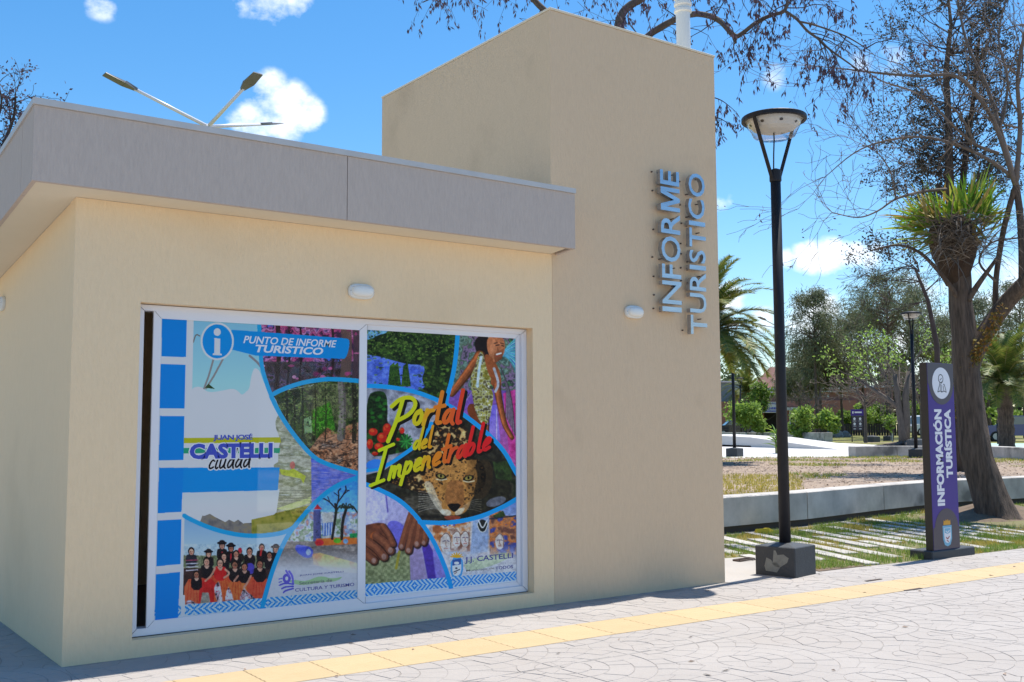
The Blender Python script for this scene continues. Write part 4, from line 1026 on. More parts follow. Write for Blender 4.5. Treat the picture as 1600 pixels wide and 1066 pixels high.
A.ell(448, 904, 6.5, 7.5, (92, 84, 176)); A.stroke([(452, 893), (457, 900), (458, 912)], 3.4, (110, 100, 190)); A.stroke([(447, 892), (452, 900)], 3, (110, 100, 190))
for k in range(3): A.stroke([(438 + k * 2.5, 914 + k * 6), (446, 911 + k * 6), (458, 913 + k * 3.4)], 2.6, (84, 80, 176)); A.stroke([(436, 905 + 5 * k), (440, 904 + 5 * k)], 1.6, (84, 80, 176))
A.ell(448, 904, 2.4, 3, (196, 198, 214)); A.clipm = full
A.band((945 + 289 * .0858, -.0858), (962 + 289 * .0933, -.0933))
A.put((U < 289) & (V > 930) & (U > 283), (206, 208, 214)); A.put((V > 962 - .0933 * (U - 289)), (206, 208, 214))
# clouds under the sky cell and the white field
cl = [(296, 620), (300, 607), (308, 604), (318, 606), (322, 612), (334, 613), (350, 610), (364, 607), (372, 611), (378, 618), (384, 613), (390, 607), (392, 590), (396, 577), (400, 575), (406, 580), (411, 597), (420, 608), (426, 617), (433, 628), (437, 645), (430, 657), (431, 670), (439, 688), (435, 700), (434, 735), (286, 735), (286, 650)]
mm = A.mask(chaikin(cl, 2, True)); A.tex(mm, [(200, 204, 212), (212, 214, 220), (206, 209, 216)], 26, 3)
A.clipm = sky_m
for p in ([(334, 560), (326, 588), (319, 607)], [(348, 562), (334, 588), (322, 607)]): A.stroke(p, 3, (132, 126, 124), 1, 0)
A.stroke([(302, 535), (306, 522), (312, 525)], 2, (110, 104, 100)); A.stroke([(390, 556), (402, 566), (409, 575)], 3.5, (128, 122, 124)); A.tex(A.mask([(320, 606), (326, 600), (336, 608)]), [(40, 60, 34), (70, 90, 50)], 5); A.clipm = full
A.poly([(286, 684.5), (438, 683.5), (439, 692), (286, 692.5)], (168, 166, 30)); A.poly([(286, 700), (438, 700), (437, 708), (286, 708.5)], (40, 142, 104))
A.poly([(284, 731), (437, 730.5), (434, 766), (284, 770)], BL)
# blue squares column
for q in ([(253, 494), (292, 496), (290.5, 558), (252.5, 557)], [(251, 569), (290, 570), (288.5, 638.5), (249.5, 638)], [(250, 650), (288.3, 650.5), (286.5, 719), (248, 719.5)], [(248.5, 731), (287, 731), (283.5, 800), (246.3, 802)], [(246, 813.5), (283.5, 811.5), (281.8, 881.5), (244.2, 885)], [(243.8, 897.5), (281.5, 894), (278, 969), (242, 974)]): A.poly(q, (6, 120, 214))
# cell lines
for p in (ARC1, ARC2, ARC3, ARC4): A.stroke(p, 7, BL2, 1, 0)
A.stroke(DIV1, 6.5, BL2, 1, 1)
# banner and the i
A.poly(chaikin([(350, 515), (400, 518), (536, 528.5), (543, 529), (546.5, 533), (545, 547), (540, 560.5), (534, 561), (355, 554)], 1, True), BL)
A.ell(339.5, 533.5, 26, 29.5, (203, 206, 214)); A.ell(339.5, 533.5, 23, 26.5, BL)
A.ell(339.5, 519, 5.6, 6, (206, 208, 216)); A.poly([(335, 528.5), (344.5, 529), (344, 552.5), (346.5, 553), (346.5, 555.5), (332.5, 555), (332.5, 552.5), (335, 552)], (206, 208, 216))
# script word
script(A, 'ciudad', 325.5, 733.5, 27, -.05, .22, 2.6, (22, 20, 26), gap=.045, halo=((208, 211, 218), 4))
IMG_A = A.image('left_pane_print')

# ---- right pane
A = Art(PB, 660, 920, 9); U, V = A.U, A.V; full = np.ones(U.shape, bool)
A.put(full, (150, 150, 160))
T1 = chaikin([(560, 603), (574, 603), (603, 604), (646, 611), (676, 622), (698, 632), (720, 645), (743, 662), (767, 682), (789, 706), (804, 735), (815, 752)], 2)
DV = chaikin([(716, 505), (715, 525), (713, 552), (708, 587), (698, 622), (697, 632)], 2)
LOW = chaikin([(820, 772), (804, 782), (783, 794), (748, 809), (701, 818), (656, 816)], 2)
LW2 = chaikin([(560, 752), (572, 757), (588, 763), (619, 778), (640, 795), (658, 816), (677, 844), (691, 875), (701, 902), (708, 935)], 2)
m = A.mask([(560, 500), (716, 500)] + DV + T1[:T1.index(min(T1, key=lambda p: abs(p[0] - 697)))][::-1])
A.tex(m, [(14, 24, 12), (30, 46, 20), (20, 32, 16), (58, 82, 34), (26, 40, 18), (44, 62, 28)], 16, 5, con=2.3)
A.clipm = m
A.poly([(560, 505), (612, 505), (606, 520), (590, 524), (580, 530), (560, 533)], (96, 150, 196), 1, 1)
A.tex(A.mask(chaikin([(560, 553), (590, 556), (612, 563), (640, 570), (662, 570), (664, 580), (658, 592), (668, 612), (560, 610)], 2, True)), [(58, 84, 190), (92, 118, 214), (70, 100, 204)], 14, 4, sy=2)
for k in range(300):
    x, y = A.r.uniform(574, 712), A.r.uniform(528, 622)
    if 560 < y and x < 655 and A.r.rand() < .72: continue
    A.ell(x, y, A.r.uniform(1.2, 4), A.r.uniform(.8, 2.4), [(66, 104, 32), (34, 58, 22), (96, 128, 48), (16, 26, 14)][k % 4], .6)
for x in (613, 619, 634): A.tex(A.mask([(x - 7, 604), (x - 4, 572), (x + 3, 566), (x + 8, 604)]), [(24, 44, 18), (60, 96, 34), (34, 60, 24)], 5, 3, con=2.4)
A.clipm = full
A.clipm = m
A.speckle(m & (V < 556), 420, [(66, 104, 32), (34, 58, 22), (110, 140, 58), (14, 22, 12)], .7, 2.2, .6); A.grain(m, 5, .35); A.clipm = full
# dancer in a sequinned costume, plain generic figure
m = A.mask([(716, 500), (830, 500), (830, 760)] + T1[T1.index(min(T1, key=lambda p: abs(p[0] - 697))):][::-1] + DV[::-1])
A.clipm = m
A.tex(m, [(60, 84, 74), (120, 150, 140), (70, 90, 70), (140, 110, 150), (40, 52, 48), (96, 170, 96)], 14, 5, con=2.4)
A.grad(m & (V > 610), (104, 76, 160), (190, 90, 160), 610, 720)
A.tex(A.mask([(786, 615), (830, 600), (830, 740), (796, 712)]), [(176, 40, 120), (200, 70, 150), (160, 30, 100)], 18, 3)
A.tex(A.mask([(750, 636), (776, 632), (782, 690), (766, 680), (755, 668)]), [(104, 88, 196), (140, 120, 210)], 18, 3)
for k in range(26):
    a = R(-60 + 5.0 * k); A.stroke([(782, 556), (790 + 12 * math.cos(a), 548 + 12 * math.sin(a)), (794 + 34 * math.cos(a), 550 + 34 * math.sin(a) + 4)], 1.6, [(92, 190, 196), (64, 150, 170), (140, 210, 214), (52, 100, 180)][k % 4], .9)
for k in range(16): A.stroke([(783, 576), (792 + k * .5, 600 + k), (790 + k, 650 + 2 * k)], 1.4, [(54, 46, 50), (150, 140, 140), (96, 90, 120)][k % 3], .8)
for k in range(14): A.stroke([(738, 612), (726 - k * .6, 622 + k * 1.4), (716 - k * .4, 634 + k * 1.1)], 1.6, [(60, 46, 84), (150, 130, 180), (40, 34, 44)][k % 3], .9)
BR = (146, 78, 42); BR2 = (112, 54, 28)
A.poly([(742, 528), (762, 522), (768, 545), (758, 566), (748, 556), (742, 545)], (30, 22, 24), 1, 2)
A.limb([(750, 556), (743, 566), (730, 584), (712, 608), (706, 616)], 17, 9, BR)
A.poly([(756, 552), (768, 556), (776, 570), (782, 582), (784, 606), (776, 612), (768, 600), (750, 590)], BR, 1, 2)
A.poly([(728, 640), (736, 628), (752, 640), (762, 660), (762, 680), (752, 672), (738, 658)], BR2, 1, 2)
A.limb([(776, 600), (779, 620), (784, 645), (789, 666), (800, 684)], 12, 7, BR)
A.poly([(756, 668), (764, 662), (764, 684), (756, 680)], BR, 1, 1)
A.poly([(762, 527), (776, 522), (787, 528), (790, 545), (784, 561), (773, 568), (764, 556), (760, 540)], (176, 108, 70), 1, 2); A.poly([(766, 530), (774, 528), (774, 550), (766, 552)], (196, 128, 88), .6, 2); A.poly([(760, 556), (770, 558), (772, 572), (762, 572)], BR, 1, 1)
A.grad(A.mask([(772, 552), (788, 544), (784, 561), (773, 568)]), (150, 88, 56), (118, 64, 40), 545, 566); A.poly([(777, 541), (781, 550), (776, 551)], (132, 76, 48), .8); A.stroke([(772, 537), (777, 535.5)], 1.1, (40, 26, 24)); A.stroke([(782, 536), (787, 537.5)], 1.1, (40, 26, 24)); A.stroke([(776, 554), (783, 552)], 2.4, (226, 220, 214)); A.stroke([(775, 540), (780, 539)], 1.6, (36, 24, 24)); A.stroke([(784, 540), (787, 541)], 1.4, (36, 24, 24)); A.stroke([(775, 557), (783, 556)], 1, (140, 50, 46))
cm = A.mask(chaikin([(748, 552), (754, 548), (760, 574), (764, 586), (768, 592), (766, 606), (772, 616), (768, 640), (764, 662), (752, 664), (742, 642), (738, 618), (734, 590), (742, 574)], 2, True))
A.tex(cm, [(120, 112, 40), (172, 176, 150), (150, 140, 30), (206, 208, 196), (86, 78, 50)], 4, 2, con=3)
A.stroke([(752, 558), (748, 580), (746, 604)], 4, (186, 214, 220)); A.stroke([(772, 576), (780, 600), (774, 612)], 4, (170, 172, 178)); A.ell(771, 594, 4, 7, BR)
A.stroke([(764, 652), (763, 690)], 2, (60, 50, 54)); A.stroke([(776, 640), (776, 700)], 1.5, (220, 214, 230), .6); A.soft(m, 2); A.grain(m, 4, .2); A.clipm = full
# chillies, leaves and cloth on the left
m = A.mask(T1[:18] + [(700, 650), (674, 664), (640, 703), (600, 732), (560, 742), (560, 600)]); A.clipm = m
A.tex(m, [(120, 122, 134), (160, 162, 174), (138, 140, 152), (98, 100, 112)], 18, 3, con=2)
A.tex(A.mask(chaikin([(572, 618), (590, 610), (604, 614), (606, 640), (604, 664), (632, 676), (644, 690), (640, 704), (605, 712), (572, 714)], 2, True)), [(14, 26, 14), (26, 52, 20), (16, 24, 16), (40, 80, 30)], 9, 4, con=2.3)
for x, y, a, b_ in ((583, 675, 7, 6), (597, 684, 8, 8), (604, 671, 6, 9), (578, 694, 5, 8), (592, 698, 7, 6), (612, 697, 5, 5), (628, 673, 4, 5), (606, 668, 5, 6), (586, 709, 5, 3), (622, 687, 3, 2.5)): A.ell(x, y, a, b_, (190, 34, 24)); A.ell(x - 1.5, y - 2, a * .5, b_ * .4, (222, 96, 44), .8)
for k in range(14): a = R(k * 26); A.stroke([(634, 690), (634 + 10 * math.cos(a), 690 + 11 * math.sin(a))], 2.6, (46, 132, 52) if k % 2 else (30, 84, 40))
for k in range(18): x, y = A.r.uniform(576, 602), A.r.uniform(614, 660); A.ell(x, y, 3.4, 2.4, (40, 110, 34) if k % 2 else (24, 64, 24), .8)
A.soft(m, 2); A.grain(m, 5, .25); A.clipm = full
# big spotted cat drinking
jm = A.mask([(560, 745), (600, 735), (640, 706), (674, 664), (690, 640)] + T1[T1.index(min(T1, key=lambda p: abs(p[0] - 697))):] + LOW + LW2[:LW2.index(min(LW2, key=lambda p: abs(p[0] - 656)))][::-1]); A.clipm = jm
A.tex(jm, [(22, 20, 18), (44, 42, 30), (30, 28, 24), (58, 56, 44), (26, 34, 22)], 26, 4, con=2)
A.tex(jm & (V > 775) & (U < 690), [(40, 36, 30), (84, 78, 66), (58, 54, 44), (30, 28, 26)], 20, 4, sy=2.5)
A.ell(775, 784, 16, 7, (120, 124, 140), .7, -.3); A.tex(A.mask([(770, 722), (800, 720), (800, 752), (775, 748)]), [(30, 44, 22), (50, 70, 34), (24, 26, 20)], 8)
TAN = [(140, 92, 44), (186, 130, 66), (160, 108, 52)]
bodym = A.mask(chaikin([(640, 726), (660, 706), (676, 690), (680, 668), (700, 656), (716, 656), (730, 668), (738, 690), (736, 714), (700, 742), (676, 776), (650, 768), (616, 758), (600, 748)], 2, True))
A.tex(bodym, [(150, 104, 52), (206, 172, 112), (178, 132, 70)], 14, 4)
headm = A.mask(chaikin([(664, 722), (690, 712), (722, 708), (746, 716), (758, 730), (760, 750), (752, 768), (738, 776), (732, 796), (722, 804), (706, 806), (692, 802), (682, 784), (668, 762), (656, 744)], 2, True))
A.tex(headm, TAN, 12, 4); 
A.poly([(740, 722), (764, 716), (772, 740), (766, 770), (748, 784), (738, 772), (748, 748)], (52, 40, 26), .82, 2)
catm = jm & (headm | bodym)
for k in range(760):
    x, y = A.r.uniform(600, 765), A.r.uniform(658, 790)
    face = ((x - 708) / 46) ** 2 + ((y - 752) / 44) ** 2 < 1
    if 694 < x < 722 and 756 < y: continue
    A.clipm = catm; s = A.r.uniform(.6, 1.5) if face else A.r.uniform(2.2, 4.4)
    A.ell(x, y, s * 1.2, s * .8, (34, 24, 18), .92, A.r.uniform(-1, 1))
    if not face and k % 2: A.ell(x, y, s * .5, s * .3, (150, 96, 44), .9)
A.clipm = jm
sh_ = jm & headm; f = np.clip((U - 726) / 34, 0, 1)[..., None] * .62; A.img[sh_] = A.img[sh_] * (1 - f[sh_])
A.soft(jm, 1)
A.tex(A.mask(chaikin([(700, 752), (716, 750), (724, 754), (726, 780), (722, 796), (704, 798), (694, 780), (697, 766)], 2, True)), [(122, 76, 38), (160, 104, 56), (140, 90, 46)], 10, 3)
A.poly([(674, 752), (682, 772), (690, 794), (700, 804), (690, 804), (676, 786), (660, 752)], (206, 192, 162), .7, 2); A.poly([(684, 796), (704, 796), (706, 806), (692, 806)], (212, 200, 176), .85, 2); A.poly([(712, 796), (728, 792), (722, 804), (710, 806)], (206, 192, 166), .8, 2)
A.poly([(698, 787), (722, 787), (716, 796), (710, 801), (703, 796)], (20, 16, 18), 1, 1); A.poly([(692, 806), (722, 806), (716, 813), (698, 813)], (150, 66, 44), .9, 1)
for x, y, a in ((689, 744.5, .25), (732, 747.5, -.25)):
    A.ell(x, y, 9, 4.6, (26, 20, 18), 1, a); A.ell(x, y - .4, 5.6, 3.2, (150, 134, 62), 1, a); A.ell(x, y - .8, 1.7, 2.4, (14, 12, 12)); A.stroke([(x - 8, y + 4), (x, y + 6.4), (x + 9, y + 4)], 1.6, (216, 200, 160))
for k in range(9): A.stroke([(690, 796 - k * 1.4), (672, 794 - k * 3), (654, 800 - k * 4)], .7, (190, 184, 170), .8); 
for k in range(6): A.stroke([(724, 796 - k), (740, 796 - k * 3), (752, 800 - k * 4)], .7, (170, 160, 140), .6)
A.clipm = full
A.soft(jm, 2); A.grain(jm, 4, .26)
# hands weaving a palm basket
m = A.mask(LW2 + [(560, 950)]); A.clipm = m
A.grad(m, (172, 172, 216), (150, 138, 170), 760, 900)
A.tex(A.mask([(560, 755), (600, 768), (606, 810), (560, 825)]), [(170, 176, 220), (196, 192, 226)], 22, 3); A.poly([(602, 816), (622, 812), (640, 832), (630, 860), (612, 850)], (92, 88, 196), .8, 2); A.stroke([(603, 772), (606, 800)], 2, (96, 86, 170))
A.poly([(658, 848), (674, 850), (682, 890), (684, 925), (672, 925), (664, 880)], (70, 48, 150), .95, 1); A.poly([(674, 850), (690, 850), (706, 905), (706, 925), (684, 925)], (130, 120, 200), .9, 1)
A.poly([(640, 852), (658, 848), (668, 920), (640, 925)], (150, 132, 170), .9, 1)
bm = A.mask([(560, 872), (600, 876), (630, 858), (640, 862), (642, 925), (560, 930)]); xx, yy = np.floor(U / 5), np.floor(V / 5)
A.tex(bm, [(126, 134, 92), (160, 164, 118), (104, 110, 74)], 6, 3, con=2); A.put(bm & ((xx + yy) % 2 == 0), (92, 100, 66), .45); A.stroke([(624, 862), (619, 888)], 4, (150, 138, 50))
HD = [(66, 36, 28), (128, 70, 46), (96, 52, 38)]
def finger(p, w, tip=True, w1=None):
    A.stroke([(a + 1.6, b_ + 1.6) for a, b_ in p], w + 2, (34, 20, 18), .85, 2, (w1 or w) + 2); A.stroke(p, w, (112, 62, 44), 1, 2, w1); A.stroke([(a - w * .14, b_ - w * .14) for a, b_ in p], w * .45, (146, 86, 58), .7, 2)
    if tip: A.ell(p[-1][0], p[-1][1], w * .3, w * .36, (170, 140, 130), .7)
A.tex(A.mask(chaikin([(560, 826), (572, 820), (596, 816), (602, 822), (612, 836), (618, 852), (608, 872), (590, 878), (560, 862)], 2, True)), HD, 16, 3); A.ell(586, 840, 8, 9, (176, 88, 40), .65)
finger([(560, 862), (574, 868), (584, 876)], 12); finger([(574, 846), (590, 858), (600, 870)], 13); finger([(588, 838), (604, 850), (610, 860)], 13); finger([(598, 822), (608, 836), (614, 850)], 9, False)
finger([(643, 802), (635, 826), (627, 854)], 10); finger([(650, 812), (642, 838), (638, 860)], 11); finger([(656, 820), (654, 838), (651, 850)], 11); finger([(664, 832), (664, 842), (662, 848)], 9)
A.clipm = full
A.soft(A.mask(LW2 + [(560, 950)]), 3); A.grain(A.mask(LW2 + [(560, 950)]), 4, .16)
# painted wall with plain generic faces
m = A.mask(LW2[::-1][:LW2[::-1].index(min(LW2, key=lambda p: abs(p[0] - 658)))] + LOW[::-1] + [(830, 960), (700, 960)]); A.clipm = m
A.tex(m, [(186, 176, 168), (206, 200, 196), (170, 150, 140), (150, 170, 200)], 20, 3, con=2)
A.tex(m & (V < 862) & (U > 676) & (U < 735), [(150, 86, 50), (196, 130, 80), (206, 190, 176), (120, 70, 50)], 12, 3, con=2.4); A.tex(m & (U > 765) & (V < 870), [(60, 70, 140), (196, 110, 50), (180, 120, 80), (110, 70, 60)], 10, 3, con=2.6)
for x, y, s in ((697, 848, 1), (714, 842, .8), (727, 842, .8), (781, 846, .8)):
    A.ell(x, y, 9 * s, 16 * s, (206, 200, 194), .9); A.stroke([(x - 8 * s, y - 8 * s), (x, y - 17 * s), (x + 8 * s, y - 8 * s), (x + 7 * s, y + 10 * s)], 1.3, (110, 76, 60)); A.stroke([(x - 5 * s, y - 2 * s), (x - 1 * s, y - 3 * s)], 1.1, (60, 50, 80)); A.stroke([(x + 1.5 * s, y - 3 * s), (x + 5 * s, y - 2 * s)], 1.1, (60, 50, 80)); A.stroke([(x, y - 2 * s), (x - .6, y + 5 * s), (x + 1.6, y + 6 * s)], 1, (130, 90, 76)); A.stroke([(x - 3 * s, y + 9 * s), (x + 3 * s, y + 9 * s)], 1.2, (150, 80, 70))
A.poly([(739, 812), (764, 808), (762, 862), (735, 866)], (120, 150, 196), .7); A.ell(754, 822, 8, 10, (30, 34, 34)); A.stroke([(748, 814), (754, 828), (761, 813)], 2, (206, 210, 206)); A.stroke([(745, 818), (749, 830), (754, 832), (759, 830), (763, 817)], 1.4, (206, 210, 206))
for k in range(7): A.poly([(688 + k * 3.4, 818 - k * .3), (690.4 + k * 3.4, 818 - k * .3), (690.4 + k * 3.4, 822), (688 + k * 3.4, 822)], [(60, 90, 200), (222, 120, 50), (226, 224, 226)][k % 3])
A.grad(m & (V < 806) & (U > 783), (96, 126, 190), (130, 150, 196), 780, 806); A.tex(A.mask([(770, 806), (786, 798), (790, 806), (775, 812)]), [(30, 44, 24), (60, 80, 44)], 5); A.stroke([(765, 811), (806, 806)], 2, (40, 44, 60))
f = np.clip((V - 850) / 26, 0, .82)[..., None]; A.img[m] = A.img[m] * (1 - f[m]) + np.array((196, 198, 206)) * f[m]
A.poly([(724, 876), (750, 871), (790, 862), (803, 868), (780, 880), (750, 890), (728, 894)], (170, 196, 120), .45, 2)
A.soft(m, 2); A.grain(m, 4, .2)
# civic shield
A.poly([(704, 872), (723, 869), (724, 897), (714, 906), (704, 901)], (70, 150, 205), 1, 1); A.poly([(707, 875), (720.5, 872.5), (721, 895), (714, 901), (707, 898)], (206, 212, 220), 1, 1); A.poly([(707, 875), (720.5, 872.5), (720.5, 882), (707, 884)], (50, 84, 150)); A.ell(713.5, 880, 4, 2.4, (206, 212, 220)); A.stroke([(709, 894), (718, 890)], 1.6, (50, 56, 76)); A.ell(713, 888, 2, 1.4, (60, 64, 80)); A.stroke([(710, 897), (714, 894)], 1, (120, 60, 50))
for k in range(7): a = R(-170 + 27 * k); A.stroke([(713.5, 871), (713.5 + 9 * math.cos(a), 871 + 7 * math.sin(a))], 2, (224, 160, 40))
A.clipm = full
A.band((913 + 572 * .0858, -.0858), (932 + 572 * .107, -.107)); A.put(V > 932 - .107 * (U - 572), (206, 208, 216))
for p in (T1, DV, LOW, LW2): A.stroke(p, 7, BL2, 1, 0)
A.stroke([(560, 736), (572, 736), (600, 731), (640, 704), (658, 690), (674, 662)], 6, BL2); A.poly([(572, 722), (590, 716), (600, 724), (590, 732), (572, 733)], (40, 120, 216), .9, 1)
def heat(x):
    st = ((600, (190, 204, 24)), (650, (196, 190, 26)), (682, (222, 122, 30)), (708, (224, 84, 36)), (730, (216, 34, 34)), (780, (206, 24, 34)))
    for (a, ca), (c, cc_) in zip(st, st[1:]):
        if x <= c: t = min(1, max(0, (x - a) / (c - a))); return tuple(p + (q - p) * t for p, q in zip(ca, cc_))
    return st[-1][1]
SH = ((18, 16, 14), 4, 3.6)
script(A, 'Portal', 607, 665, 41, -.03, .20, 6.4, heat, gap=.05, shadow=SH, first=1.55, drop=21)
script(A, 'del', 645, 703, 27, -.12, .20, 4.2, heat, gap=.03, shadow=((18, 16, 14), 2.4, 2.6))
script(A, 'Impenetrable', 582, 757, 36, -.30, .20, 5.4, heat, gap=.022, shadow=((18, 16, 14), 3, 3), first=1.5)
IMG_B = A.image('right_pane_print')
def film_mat(name, im, see):
    m = bpy.data.materials.new(name); m.use_nodes = True; t = m.node_tree; p = t.nodes['Principled BSDF']; L = t.links.new
    i = t.nodes.new('ShaderNodeTexImage'); i.image = im; i.extension = 'EXTEND'; u = t.nodes.new('ShaderNodeUVMap'); u.uv_map = 'print'; L(u.outputs[0], i.inputs[0]); L(i.outputs[0], p.inputs['Base Color'])
    p.inputs['Roughness'].default_value = .3; p.inputs['Specular IOR Level'].default_value = .12
    tr = t.nodes.new('ShaderNodeBsdfTransparent'); mx = t.nodes.new('ShaderNodeMixShader'); mx.inputs[0].default_value = see; L(p.outputs[0], mx.inputs[1]); L(tr.outputs[0], mx.inputs[2]); L(mx.outputs[0], t.nodes['Material Output'].inputs[0])
    return m
for q, im, see in ((PA, IMG_A, .30), (PB, IMG_B, .05)):
    b = MB(); b.box(q['x0'], q['y'], q['z0'], q['x1'], q['y'] + .0006, q['z1']); o = b.build('printed_film', film_mat('print_' + im.name, im, see), win)
    uv = o.data.uv_layers.new(name='print'); off = parent_origin(win)
    for l in o.data.loops:
        c = o.data.vertices[l.vertex_index].co; uv.data[l.index].uv = ((c.x + off.x - q['x0']) / (q['x1'] - q['x0']), (c.z + off.z - q['z0']) / (q['z1'] - q['z0']))
# cut-vinyl lettering on the film
def vinyl(txt, q, u0, v0, u1, v1, m, shear=0, offset=0, spacing=1.0, d=.0012):
    """u0,v0 lower left and u1,v1 upper right of the word"""
    y = q['y'] - .0002; a, c = at_y(u0, v0, y), at_y(u1, v1, y)
    return lettering(txt, (a.x, y, a.z), (1, 0, 0), (0, 0, 1), c.x - a.x, c.z - a.z, d, m, win, shear=shear, offset=offset, spacing=spacing)
vinyl('PUNTO DE INFORME', PA, 380, 536.4, 526, 532, MT['print_white'], .25, .018)
vinyl('TURÍSTICO', PA, 399, 550.6, 505, 541, MT['print_white'], .2, .03)
vinyl('JUAN JOSÉ', PA, 333, 690, 394.5, 677.5, MT['print_blue'], 0, .025, .92)
vinyl('CASTELLI', PA, 294, 719.5, 428, 690.5, MT['print_white'], 0, .095, .98, d=.0006)
vinyl('CASTELLI', PA, 296, 718, 426, 692, MT['print_blue'], 0, .055, .98, d=.0012)
vinyl('JUAN JOSE CASTELLI', PA, 468, 901, 536.5, 892, MT['print_navy'], 0, .004)
vinyl('Secretaría de', PA, 467.5, 914, 519, 904, MT['print_grey'], 0, .002)
vinyl('CULTURA Y TURISMO', PA, 461, 925, 553.5, 910.5, MT['print_navy'], 0, .01)
vinyl('J.J. CASTELLI', PB, 726.5, 881.5, 801.5, 864, MT['print_navy'], 0, .014)
vinyl('Municipio de', PB, 728.5, 894.5, 772, 886, MT['print_grey'], 0, .002)
vinyl('TODOS', PB, 774, 890.5, 801.5, 883, MT['print_navy'], 0, .01)
# ------------------------------------------------------------------ slim park lamps on charcoal blocks
def park_lamp(label, chip=False):
    t = thing('park_lamp', (0, 0, 0), label, 'street lamp', 'slim black park lamps')
    b = MB(); s = .235
    b.cbox(-s, -s, -.02, s, s, .31, .008)
    i = len(b.v); b.v += [(-s + .01, -s + .01, .3105), (s - .01, -s + .01, .3105), (s - .01, s - .01, .3105), (-s + .01, s - .01, .3105), (-.06, -.06, .338), (.06, -.06, .338), (.06, .06, .338), (-.06, .06, .338)]
    b.f += [tuple(i + k for k in q) for q in ((0, 1, 5, 4), (1, 2, 6, 5), (2, 3, 7, 6), (3, 0, 4, 7), (4, 5, 6, 7))]
    base = b.build('base_block', MT['block_paint'], t)
    if chip:
        y = s + .0006   # flaked paint on the face turned to the office
        b = MB()
        for pts in ([(.11, .05), (-.02, .042), (-.06, .10), (-.01, .16), (.02, .135), (.045, .17), (.10, .19), (.125, .10)], [(.03, .13), (-.005, .10), (-.06, .10), (-.14, .15), (-.16, .20), (-.10, .235), (-.03, .225), (-.01, .27), (.012, .272), (.02, .20)]):
            i = len(b.v); b.v += [(-y, a, z) for a, z in pts]; b.f.append(tuple(range(i, i + len(pts))))
        b.build('bare_patch', MT['chip'], base)
    MB().tube([(0, 0, .32), (0, 0, 2.2), (0, 0, 4.42)], [.062, .058, .056], 18).build('pole', MT['black_paint'], t, smooth=True)
    MB().lathe([(.060, 4.30), (.066, 4.31), (.066, 4.43), (.02, 4.45)], 18).build('collar', MT['black_paint'], t)
    az = R(168)   # the two yoke bars stand in one plane
    for k in range(2):
        a = az + k * math.pi; c, s_ = math.cos(a), math.sin(a)
        p0, p1 = Vector((c * .045, s_ * .045, 4.30)), Vector((c * .335, s_ * .335, 5.0)); w = Vector((-s_, c, 0)); n = (p1 - p0).normalized().cross(w)
        b = MB(); q = lambda p, i, j: tuple(p + w * (.022 * i) + n * (.006 * j))
        b.hexa((q(p0, -1, -1), q(p0, 1, -1), q(p0, 1, 1), q(p0, -1, 1), q(p1, -1, -1), q(p1, 1, -1), q(p1, 1, 1), q(p1, -1, 1))); b.build('yoke_bar', MT['black_paint'], t)
    MB().lathe([(.318, 4.985), (.352, 4.985), (.358, 4.992), (.358, 5.028), (.352, 5.035), (.318, 5.035)], 40, closed=True).build('rim', MT['black_paint'], t)
    MB().lathe([(.316, 5.03), (.29, 5.055), (.16, 5.085), (0.0, 5.092)], 36).build('lid', MT['black_paint'], t, smooth=True)
    pl = MB().lathe([(0.0, 4.872), (.17, 4.876), (.235, 4.90), (.317, 5.0), (.317, 5.012), (0.0, 5.012)], 36).build('led_plate', MT['led_plate'], t)
    for k in range(8):
        b = MB(); a = 2 * math.pi * k / 8; c_, s_ = math.cos(a), math.sin(a); b.poly([((.268 + .011 * math.cos(w)) * c_ - .022 * math.sin(w) * s_, (.268 + .011 * math.cos(w)) * s_ + .022 * math.sin(w) * c_, 4.9365 + .011 * math.cos(w) * 1.22) for w in [j * math.pi / 5 for j in range(10)]]); b.build('led_spot', MT['dark_int'], pl)
    MB().lathe([(.0, 4.80), (.20, 4.80), (.228, 4.812), (.285, 4.93), (.312, 4.985), (.309, 4.985), (.281, 4.932), (.225, 4.818), (.19, 4.806), (0, 4.806)], 40).build('bowl', MT['clear'], t, smooth=True)
    MB().tube([(.0, .02, 4.43), (.03, .03, 4.62), (.05, .03, 4.80), (.03, .02, 4.99)], .008, 6).build('cable', MT['dark_gap'], t, smooth=True)
    return t
L1 = park_lamp('tall slim black lamp on a charcoal block beside the office tower', chip=True)
proto2 = park_lamp('slim black park lamp rising behind the tall purple totem')
L1.location = (7.37, .03, 0); L1.rotation_euler = (0, 0, R(12))
def lamp_at(src, u, v, d, label):
    p = on_park(u, d); r = copy_thing(src, p, label, R(12)); return r
p = on_park(1430, 39); proto2.location = p; proto2.rotation_euler = (0, 0, R(30))
lamp_at(proto2, 1147, 712, 40, 'slim black park lamp half hidden by palm fronds at the edge of the tower')
lamp_at(proto2, 1158, 680, 92, 'small distant park lamp in front of the round lime green tree')
lamp_at(proto2, 1387, 686, 72, 'distant park lamp on a black block in front of the dark trunks')
# black blocks on the far lawn
for u, d, lb in ((1362, 68, 'squat black block on the far lawn beside the purple notice board'), (1431, 56, 'squat black block on the lawn at the foot of the leaning tree')):
    p = on_park(u, d); b = MB(); s = .34
    b.cbox(p.x - s, p.y - s, p.z - .03, p.x + s, p.y + s, p.z + .34, .02); b.hexa([(p.x + a * s * .9, p.y + c * s * .9, p.z + .345) for a, c in ((-1, -1), (1, -1), (1, 1), (-1, 1))] + [(p.x + a * s * .2, p.y + c * s * .2, p.z + .41) for a, c in ((-1, -1), (1, -1), (1, 1), (-1, 1))])
    o = b.build('lamp_footing', MT['block_paint']); tag(o, lb, 'concrete block', 'black blocks on the far lawn')

